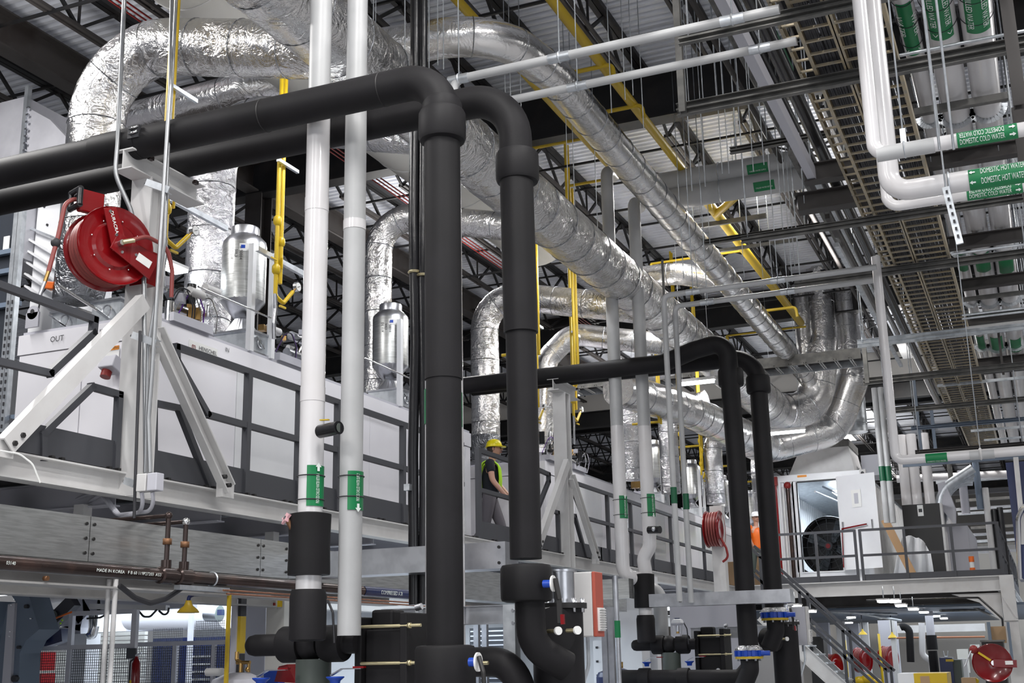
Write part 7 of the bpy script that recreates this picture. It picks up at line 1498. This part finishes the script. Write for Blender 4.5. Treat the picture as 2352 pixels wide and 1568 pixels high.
# grey arched duct
t = thing('arched_cable_duct', 'pale blue-grey arched machine duct curving down behind the fence', 'duct', Q(230, 1370, 10))
pts = [Q(172, 1480, 10.0), Q(172, 1440, 10.0), Q(180, 1405, 10.0), Q(205, 1380, 10.0), Q(240, 1370, 10.0), Q(440, 1360, 10.0)]
for a, c in zip(pts, pts[1:]): B().bar(a, c, 0.30, 0.17, (0, 1, 0), 0.012).obj('duct_piece', 'machine_grey', t)
B().box((Q(165, 1500, 9.9).x, 9.9, 0.8), (Q(197, 1500, 9.9).x, 10.1, Q(180, 1455, 9.9).z)).obj('foot_panel', 'paint_white', t)
tag(B().tube([Q(215, 1412, 9.7), Q(216, 1440, 9.7), Q(210, 1462, 9.7), Q(206, 1455, 9.7)], 0.05, n=14, bend=0.05).obj('chrome_pipe', 'chrome'), 'short fat shiny pipe hanging behind the mesh gate', 'pipe')
# white machine body with roll
t = thing('white_roll_machine', 'large white rounded machine body behind the yellow bell lamp', 'machine', Q(400, 1420, 11.5))
B().cyl(Q(300, 1412, 11.6), Vector((Q(520, 1412, 11.6).x, 11.6, Q(300, 1412, 11.6).z-0.02)), 0.17, n=28).obj('roll', 'machine_white', t)
B().box((Q(200, 1385, 12.0).x, 12.0, 1.98), (Q(530, 1385, 12).x, 12.3, 2.35)).obj('upper_body', 'paint_white', t); B().box((Q(290, 1440, 11.8).x, 11.8, Q(400, 1446, 11.8).z), (Q(440, 1440, 11.8).x, 12, Q(400, 1432, 11.8).z)).obj('trim_rail', 'machine_grey', t)
B().cyl(Q(476, 1408, 11.3), Q(505, 1409, 11.3), 0.09, n=20).obj('end_cap', 'steel', t); B().cbox(Q(507, 1406, 11.2), (0.06, 0.05, 0.06)).obj('sensor', 'blue_dark', t)
for k, (a, c) in enumerate((((165, 1392), (265, 1391)), ((180, 1372), (300, 1370)), ((60, 1378), (175, 1375)))): tag(B().cyl(Q(*a, 10.6+k*0.3), Q(*c, 10.6+k*0.3), 0.02+0.01*k).obj('machine_rail', ('galv', 'steel', 'paint_light')[k]), ('galvanised rail under the arched duct', 'steel rail above the arched duct', 'pale rail above the robot arm')[k], 'rail')
tag(B().bar(Q(210, 1392, 9.5), Q(385, 1396, 9.5), 0.06, 0.05).obj('light_bar', 'paint_light'), 'pale light bar with dark end cap under the hose loop', 'bar')
for k, pts in enumerate(([(318, 1402), (330, 1416), (345, 1416), (360, 1400)], [(365, 1402), (376, 1412), (386, 1408), (388, 1395)], [(200, 1420), (230, 1418), (255, 1405)], [(100, 1398), (130, 1402), (150, 1395), (170, 1382)])):
    tag(B().tube([Q(x, y, 9.4) for x, y in pts], 0.010, n=6, bend=0.06).obj('black_cable', 'ink'), ('sagging black cable left below the light bar', 'short black cable loop at the light bar end', 'black cable crossing the mesh gate top', 'black cable above the robot arm')[k], 'cable')
# yellow bell lamp
q = Q(432, 1407, 8.0); t = thing('yellow_bell_lamp', 'yellow bell-shaped lamp shade hanging at the left under the platform', 'lamp', q)
B().lathe(q, [(0.083, 0), (0.086, 0.006), (0.07, 0.028), (0.035, 0.055), (0.024, 0.085), (0.024, 0.095)], n=28).obj('shade', 'yellow_lamp', t)
B().tube([(q.x, 8.0, q.z+0.09), (q.x, 8.0, q.z+0.125), (q.x+0.05, 8.0, q.z+0.14), (q.x+0.28, 8.0, q.z+0.14)], 0.016, n=10, bend=0.03).obj('arm', 'blue_dark', t)
# yellow posts, grey cabinets
a = Q(517, 1568, 7.6); c = Q(521, 1363, 7.6); tag(B().box((a.x-0.012, 7.6, 0.5), (a.x+0.014, 7.62, c.z)).obj('yellow_strap', 'yellow_dull'), 'slim yellow upright strip in front of the grey cabinets', 'strip')
t = thing('guard_post', 'grey light-curtain post with black and yellow stripes', 'post', Q(545, 1500, 9.0))
B().box((Q(528, 1500, 9.0).x, 9.0, 0.4), (Q(540, 1500, 9).x, 9.08, Q(535, 1376, 9).z)).obj('column', 'machine_grey', t)
B().box((Q(541, 1500, 9.02).x, 9.02, Q(545, 1500, 9.02).z), (Q(550, 1500, 9.02).x, 9.1, Q(545, 1415, 9.02).z)).obj('stripe', 'yellow_dull', t); B().box((Q(541, 1500, 9.02).x, 9.02, Q(545, 1414, 9.02).z), (Q(550, 1500, 9.02).x, 9.1, 2.3)).obj('stripe', 'ink', t); B().box((Q(541, 1500, 9.02).x, 9.02, 0.4), (Q(550, 1500, 9.02).x, 9.1, Q(545, 1501, 9.02).z)).obj('stripe', 'ink', t)
t = thing('grey_cabinet', 'tall grey cabinet with three round holes near the top', 'cabinet', Q(580, 1500, 10)); B().box((Q(552, 1500, 10).x, 10, 0.3), (Q(608, 1500, 10).x, 10.5, Q(580, 1366, 10).z)).obj('body', 'machine_grey', t)
for px in (566, 578, 590): q = Q(px, 1375, 9.99); B().cyl(q, q+Vector((0, 0.02, 0)), 0.022, n=16).obj('hole', 'ink', t)
t = thing('beige_column', 'beige square column with a small switch plate left of the black sleeve', 'column', Q(630, 1500, 9.6)); B().box((Q(609, 1500, 9.6).x, 9.6, 0.3), (Q(650, 1500, 9.6).x, 9.9, Q(630, 1366, 9.6).z)).obj('shaft', 'cream', t); B().cbox(Q(627, 1385, 9.59), (0.09, 0.02, 0.11)).obj('switch_plate', 'cream', t); B().cbox(Q(628, 1388, 9.57), (0.03, 0.02, 0.03)).obj('switch', 'red_matte', t)
q = Q(643, 1378, 8.8); tag(B().cbox(q, (0.03, 0.03, 0.11)).obj('yellow_tag', 'yellow'), 'small yellow tag hanging under the pale beam left of the black sleeve', 'tag')
# extinguisher, red box, pallets, tube
q = Q(315, 1550, 8.9); t = thing('fire_extinguisher', 'red fire extinguisher hanging on the mesh gate post', 'extinguisher', q); B().lathe((q.x, 8.88, q.z-0.2), [(0.03, 0), (0.038, 0.02), (0.038, 0.30), (0.015, 0.345), (0.015, 0.36)], n=18).obj('bottle', 'red', t); B().bar((q.x-0.01, 8.88, q.z+0.165), (q.x+0.05, 8.88, q.z+0.19), 0.015).obj('lever', 'steel', t); B().tube([(q.x, 8.88, q.z+0.15), (q.x-0.05, 8.86, q.z+0.12), (q.x-0.05, 8.86, q.z-0.1)], 0.008, n=6, bend=0.03).obj('hose', 'ink', t); B().cbox((q.x-0.02, 8.85, q.z-0.06), (0.03, 0.01, 0.04)).obj('label', 'yellow', t)
for k, (x0, x1, y0_, y1_) in enumerate(((74, 98, 1497, 1540), (72, 96, 1546, 1600))): a, c = Q(x0, y1_, 10.6), Q(x1, y0_, 10.6); tag(B().box((a.x, 10.6, a.z), (c.x, 10.8, c.z)).obj('red_crate', 'red'), 'red crate behind the mesh gate, %s one' % ('upper', 'lower')[k], 'crate')
t = thing('slatted_blind', 'pale slatted louvre wall behind the mesh gate', 'louvre', Q(150, 1520, 12.5))
for k in range(22): z = 0.9+k*0.055; B().box((Q(40, 1500, 12.5).x, 12.5, z), (Q(330, 1500, 12.5).x, 12.56, z+0.042)).obj('slat', 'cream', t)
t = thing('dark_machine', 'dark machine bulk behind the right mesh section', 'machine', Q(450, 1520, 12)); B().box((Q(350, 1500, 12.6).x, 12.6, 0.2), (Q(545, 1500, 12.6).x, 13, 1.9)).obj('body', 'blue_dark', t)
for k in range(10): z = 0.85+k*0.09; B().box((Q(432, 1500, 12.55).x, 12.55, z), (Q(478, 1500, 12.55).x, 12.6, z+0.02)).obj('shelf', 'paint_light', t)
B().cyl(Q(475, 1543, 8.6), Q(512, 1543, 8.6), 0.032, n=18).obj('tube', 'paint_light', t)
q = Q(620, 1545, 8.8); tag(B().box((q.x-0.06, 8.8, 0.9), (q.x+0.08, 8.9, q.z+0.02)).obj('blue_bin', 'blue'), 'blue bin edge under the foam pipe run', 'bin'); q = Q(648, 1540, 8.4); tag(B().prism([Q(630, 1565, 8.4), Q(640, 1530, 8.4), Q(660, 1525, 8.4), Q(680, 1568, 8.4)], (0, 0.2, 0)).obj('red_guard', 'red'), 'red sheet metal guard under the foam pipe run', 'guard')
# hanging overhead motor boxes (white beam end at left)
t = thing('white_box_beam', 'white box beam end sticking out above the robot frame', 'beam', Q(120, 1350, 8.8)); B().box((Q(30, 1340, 8.8).x, 8.8, Q(60, 1357, 8.8).z), (Q(205, 1340, 8.8).x, 9.3, Q(60, 1330, 8.8).z)).obj('beam', 'paint_light', t)
for k in range(4): tag(B().cbox(Q(218, 1352+k*5, 9.4), (0.12, 0.1, 0.012)).obj('fin', 'paint_white'), 'white cooling fin beside the slim pale pipes', 'fin', 'white cooling fins')
# centre background under the platform: white machines right of the pumps
Yw = 17.5
for i, (x0, x1, y0_, y1_, m, lb) in enumerate(((1080, 1160, 1440, 1568, 'dark_cabinet', 'dark slatted machine behind the front riser foot'), (1365, 1395, 1470, 1568, 'paint_white', 'white riveted cabinet right of the control box'), (1395, 1470, 1400, 1500, 'paint_white', 'white machine back behind the far sleeve'), (1440, 1470, 1470, 1500, 'machine_grey', 'grey printer-like box behind the far foam pipe end'), (1540, 1700, 1385, 1440, 'machine_grey', 'dim grey machine behind the far heat exchanger'), (1240, 1262, 1480, 1568, 'paint_light', 'pale slatted box seen between strainer and elbow'))):
    a, c = P(x0, y1_, Y=Yw+i*0.1), P(x1, y0_, Y=Yw+i*0.1); t = thing('background_machine', lb, 'machine', ((a.x+c.x)/2, Yw+i*0.1, 0)); B().box((a.x, Yw+i*0.1, 0.3), (c.x, Yw+0.4+i*0.1, c.z)).obj('housing', m, t)
    if i in (0, 5):
        for k in range(12): z = c.z-0.06-k*0.07; B().box((a.x+0.02, Yw+i*0.1-0.02, z), (c.x-0.02, Yw+i*0.1, z+0.02)).obj('slat', 'steel' if i == 0 else 'paint_light', t)
    if i == 1:
        for k in range(3): B().cbox((a.x+0.06, Yw+0.09, c.z-0.1-k*0.2), (0.03, 0.02, 0.03)).obj('rivet', 'ink', t)
x = P(1416, 1420, Y=14.0).x; t = thing('green_banded_pipe', 'vertical pipe with bright green sleeve behind the control box', 'pipe', (x, 14, 0)); B().cyl((x, 14, 1.0), (x, 14, 2.5), 0.035, n=14).obj('pipe', 'steel', t); B().cyl((x, 14, P(1416, 1464, Y=14).z), (x, 14, P(1416, 1425, Y=14).z), 0.042, n=14).obj('band', 'green_tag', t)
for i, px in enumerate((1388, 1403, 1093, 1112)):
    x = P(px, 1480, Y=13.0).x; tag(B().box((x-0.03, 13, 0.3), (x+0.03, 13.06, 2.1)).obj('frame_post', 'steel'), 'bright aluminium profile post %s' % ('right of the control box, left one', 'right of the control box, right one', 'behind the front riser foot, left one', 'behind the front riser foot, right one')[i], 'post')
# lamps glowing under the near platform
for i, (px, py, Y) in enumerate(((12, 1362, 12.0), (290, 1352, 13.0), (395, 1362, 14.5), (95, 1370, 14.0), (1465, 1402, 19), (1525, 1398, 21), (1600, 1402, 21), (1660, 1398, 22))):
    q = P(px, py, Y=Y); t = thing('batten_lamp', 'glowing batten lamp under the near platform', 'lamp', q, 'batten lamps under the near platform'); B().cbox(q, (0.9 if i < 4 else 0.5, 0.15, 0.05)).obj('diffuser', 'lamp_soft', t); B().cbox(q+Vector((0, 0, 0.04)), (0.95 if i < 4 else 0.55, 0.18, 0.03)).obj('housing', 'paint_light', t)
# ================================================================ people
def limb(pts, rs, name, m, parent, sub=2):
    me = bpy.data.meshes.new(name); vs = [Vector(p) for p in pts]
    edges = [(i, i+1) for i in range(len(vs)-1)]; org = Vector((0, 0, 0)); q = parent
    while q is not None: org += q.location; q = q.parent
    me.from_pydata([v-org for v in vs], edges, []); o = bpy.data.objects.new(name, me); COL.objects.link(o); o.parent = parent
    o.modifiers.new('skin', 'SKIN'); me.skin_vertices.new() if not me.skin_vertices else None
    for i, r in enumerate(rs): me.skin_vertices[0].data[i].radius = (r, r) if not isinstance(r, tuple) else r
    me.skin_vertices[0].data[0].use_root = True
    s = o.modifiers.new('sub', 'SUBSURF'); s.levels = sub; s.render_levels = sub; me.materials.append(MATS[m])
    for p in me.polygons: p.use_smooth = True
    o.modifiers['skin'].use_smooth_shade = True
    return o
def body(joints, edges, rad, name, m, parent):
    names = list(joints); me = bpy.data.meshes.new(name); org = parent.location
    me.from_pydata([Vector(joints[n])-org for n in names], [(names.index(a), names.index(b)) for a, b in edges], [])
    o = bpy.data.objects.new(name, me); COL.objects.link(o); o.parent = parent; mo = o.modifiers.new('skin', 'SKIN'); mo.use_smooth_shade = True
    if not me.skin_vertices: me.skin_vertices.new()
    for i, n in enumerate(names):
        r = rad[n]; me.skin_vertices[0].data[i].radius = r if isinstance(r, tuple) else (r, r)
    me.skin_vertices[0].data[names.index('pelvis')].use_root = True
    s = o.modifiers.new('sub', 'SUBSURF'); s.levels = 2; s.render_levels = 2; me.materials.append(MATS[m]); return o
def person(base, fwd, lab, shirt, vest, trousers, hat, h=1.0, cls='navy'):
    """walking figure; fwd = heading"""
    f = Vector(fwd).normalized(); l = Vector((0, 0, 1)).cross(f); U = Vector((0, 0, 1)); b = Vector(base)
    t = thing('person', lab, 'person', b)
    def p(x, y, z): return b+(f*x+l*y+U*z)*h
    J = {'pelvis': p(0, 0, 0.95), 'waist': p(0.01, 0, 1.10), 'chest': p(0.03, 0, 1.30), 'neck': p(0.04, 0, 1.47), 'head0': p(0.06, 0, 1.55), 'head1': p(0.07, 0, 1.68), 
         'shl': p(0.02, 0.17, 1.42), 'ell': p(0.10, 0.24, 1.15), 'wrl': p(0.26, 0.20, 0.97), 'hdl': p(0.31, 0.19, 0.91),
         'shr': p(0.02, -0.17, 1.42), 'elr': p(0.07, -0.25, 1.14), 'wrr': p(0.24, -0.27, 0.93), 'hdr': p(0.29, -0.27, 0.87),
         'hil': p(0, 0.09, 0.90), 'knl': p(0.16, 0.10, 0.50), 'anl': p(0.22, 0.10, 0.09), 'tol': p(0.38, 0.10, 0.04),
         'hir': p(0, -0.09, 0.90), 'knr': p(-0.06, -0.10, 0.49), 'anr': p(-0.30, -0.10, 0.13), 'tor': p(-0.17, -0.10, 0.04)}
    E = [('pelvis', 'waist'), ('waist', 'chest'), ('chest', 'neck'), ('neck', 'head0'), ('head0', 'head1'), ('chest', 'shl'), ('shl', 'ell'), ('ell', 'wrl'), ('wrl', 'hdl'), ('chest', 'shr'), ('shr', 'elr'), ('elr', 'wrr'), ('wrr', 'hdr'),
         ('pelvis', 'hil'), ('hil', 'knl'), ('knl', 'anl'), ('anl', 'tol'), ('pelvis', 'hir'), ('hir', 'knr'), ('knr', 'anr'), ('anr', 'tor')]
    Rd = {'pelvis': (0.09, 0.08), 'waist': (0.09, 0.08), 'chest': (0.10, 0.085), 'neck': 0.055, 'head0': (0.06, 0.07), 'head1': (0.08, 0.09), 'shl': 0.062, 'ell': 0.045, 'wrl': 0.03, 'hdl': 0.032, 'shr': 0.062, 'elr': 0.045, 'wrr': 0.03, 'hdr': 0.032,
          'hil': 0.07, 'knl': 0.05, 'anl': 0.036, 'tol': 0.03, 'hir': 0.07, 'knr': 0.05, 'anr': 0.042, 'tor': 0.035}
    Rd = {k: (tuple(v*h for v in r) if isinstance(r, tuple) else r*h) for k, r in Rd.items()}
    bd = body(J, E, Rd, 'body', 'skin', t)
    # clothes as slightly larger skins of their own
    limb([J['pelvis']-U*0.08*h, J['pelvis']+U*0.04*h, J['waist'], J['chest'], p(0.035, 0, 1.44)], [(0.15*h, 0.135*h), (0.152*h, 0.135*h), (0.15*h, 0.13*h), (0.165*h, 0.138*h), (0.09*h, 0.07*h)], 'shirt', shirt, t)
    for s in ('l', 'r'):
        a, c = J['sh'+s], J['el'+s]; limb([a+(p(0.03, 0, 1.40)-a)*0.5, a, a+(c-a)*0.65], [0.09*h, 0.078*h, 0.066*h], 'sleeve', shirt, t)
        limb([p(0, 0, 0.98), J['hi'+s], J['kn'+s], J['an'+s]+U*0.02*h], [0.13*h, 0.112*h, 0.078*h, 0.062*h], 'trouser_leg', trousers, t)
        an, to = J['an'+s], J['to'+s]; limb([an-U*0.02*h, (an+to)/2-U*0.02*h, to], [0.055*h, 0.05*h, 0.042*h], 'shoe', 'ink', t)
        # fingers and thumb
        wv = (J['hd'+s]-J['wr'+s]).normalized(); sd = wv.cross(U).normalized()
        for k in range(4):
            o_ = J['hd'+s]+sd*(0.021-0.014*k)*h; L_ = (0.075, 0.085, 0.08, 0.062)[k]*h; limb([o_-wv*0.01, o_+wv*L_*0.5-U*0.006, o_+wv*L_*0.85-U*0.028*h], [0.0095*h, 0.0085*h, 0.0075*h], 'finger', 'skin', t, 1)
        o_ = J['hd'+s]-wv*0.02; limb([o_, o_+sd*0.035*h+wv*0.02*h, o_+sd*0.04*h+wv*0.05*h], [0.011*h, 0.010*h, 0.008*h], 'thumb', 'skin', t, 1)
    if vest:
        for y in (0.095, -0.095):
            limb([p(-0.115, y, 1.02), p(-0.125, y, 1.22), p(-0.10, y, 1.42), p(0.03, y, 1.475), p(0.15, y, 1.38), p(0.165, y, 1.18), p(0.15, y, 1.02)], [(0.055*h, 0.018*h)]*7, 'vest_panel', vest, t)
        limb([p(-0.135, -0.14, 1.05), p(-0.145, 0, 1.05), p(-0.135, 0.14, 1.05)], [(0.02*h, 0.03*h)]*3, 'vest_band', 'navy_cloth', t)
    # head details
    hc = p(0.075, 0, 1.645)
    B().sphere(hc, 0.1*h, 10, (0.88, 0.82, 1.15)).obj('head', 'skin', t)
    B().sphere(hc-f*0.02*h+U*0.012*h, 0.104*h, 10, (0.86, 0.86, 1.05)).obj('hair', 'hair', t)
    B().sphere(hc+f*0.045*h-U*0.02*h, 0.075*h, 8, (0.8, 0.85, 1.1)).obj('face', 'skin', t)
    for s in (-1, 1):
        B().sphere(hc+l*s*0.085*h-U*0.01*h-f*0.005, 0.022*h, 6, (0.7, 0.7, 1.3)).obj('ear', 'skin', t); B().sphere(hc+f*0.103*h+l*s*0.03*h+U*0.005*h, 0.011*h, 6).obj('eye', 'ink', t)
    B().cyl(hc+f*0.098*h, hc+f*0.125*h-U*0.022*h, 0.008*h, 0.015*h, n=8).obj('nose', 'skin', t); B().cbox(hc+f*0.108*h-U*0.052*h, (0.02*h, 0.045*h, 0.008*h), rz=math.atan2(f.y, f.x)).obj('mouth', 'hose_red', t)
    if hat:
        b_ = B(); c_ = hc+U*0.028*h-f*0.0; b_.lathe(c_, [(0.122*h, 0), (0.120*h, 0.03*h), (0.108*h, 0.07*h), (0.078*h, 0.105*h), (0.03*h, 0.122*h), (0.001, 0.124*h)], n=28); b_.obj('hard_hat', hat, t)
        b_ = B(); b_.lathe(c_, [(0.10*h, -0.004), (0.135*h, -0.006), (0.136*h, 0.002), (0.11*h, 0.01)], n=28); k0 = [v for v in b_.bm.verts]
        for v in k0:
            d_ = v.co-c_; a_ = d_.dot(f)
            if a_ > 0: v.co += f*a_*0.35
        b_.obj('hat_brim', hat, t)
        for k in (-1, 0, 1): B().tube([c_+l*k*0.02*h-f*0.10*h+U*0.075*h, c_+l*k*0.02*h+U*0.126*h, c_+l*k*0.02*h+f*0.10*h+U*0.075*h], 0.006*h, n=6, bend=0.08).obj('hat_ridge', hat, t)
    return t
pb = P(1126, 1200, X=-7.3); person((-7.3, pb.y, ZD+0.03), (0.93, 0.30, 0), 'person in yellow helmet, navy shirt and hi-viz vest walking on the platform', 'navy_cloth', 'hiviz', 'grey_cloth', 'hat_yellow', 0.985)
q = P(1738, 1250, Y=27.9); person((q.x, 27.9, zd), (0.5, -0.8, 0), 'person in orange shirt and white helmet half hidden between the far black risers', 'orange', None, 'olive', 'paint_white', 0.95)
q = P(1693, 1250, Y=27.7); person((q.x+0.08, 27.7, zd), (0.3, 0.9, 0), 'person in green vest mostly hidden left of the far black risers', 'hiviz', 'hiviz', 'olive', None, 0.9)
for i, (px, py) in enumerate(((1712, 1325), (1748, 1320), (1675, 1320))):
    q = P(px, py, Y=28.4); tag(B().box((q.x-0.16, 28.4, zd), (q.x+0.16, 28.6, P(px, (1255, 1262, 1290)[i], Y=28.4).z)).obj('board', 'cardboard' if i else 'wood'), 'brown board standing behind the people on the far platform, %s' % ('middle', 'right', 'left')[i], 'board')

# lamp housings, including those of the added fill lamps
for i, (x, y, z) in enumerate(FILL_TUBES):
    t = thing('tube_lamp', 'added slim fill lamp clipped to the far side of the trunk duct', 'lamp', (x, y, z), 'added fill lamps behind the trunk duct')
    B().cbox((x+0.015, y, z+0.03), (0.06, 1.25, 0.03), ry=math.radians(38)).obj('housing', 'paint_light', t); B().bar((x+0.02, y, z+0.04), (-5.25, y, 6.9), 0.02).obj('bracket', 'galv', t)
lamp_labels = ['high bay lamp above the photographer, left one', 'high bay lamp above the photographer, right one', 'short high bay lamp over the near end of the ladder trays', 'high bay lamp over the near right of the rack', 'high bay lamp over the near left machines',
        'small added fill lamp far behind the front black riser', 'lateral added fill lamp hidden behind the twin white insulated pipes', 'high bay lamp far right of the rack', 'far high bay lamp over the far machine row', 'far high bay lamp beyond the exhaust stacks',
        'high bay lamp far right near the wall', 'high bay lamp behind the photographer, right one', 'high bay lamp behind the photographer, left one', 'very far high bay lamp before the back wall', 'last high bay lamp near the back wall']
for (x, y, z, a_, b_, pw), lb in zip(LAMPS, lamp_labels):
    if y < 0: continue
    t = thing('high_bay_fill_lamp', lb, 'lamp', (x, y, z)); B().cbox((x, y, z+0.05), (a_+0.06, b_+0.06, 0.08)).obj('housing', 'paint_light', t)
    for s in (-1, 1): B().cyl((x, y+s*b_*0.4, z+0.08), (x, y+s*b_*0.4, 9.97), 0.005, n=4).obj('wire', 'galv', t)
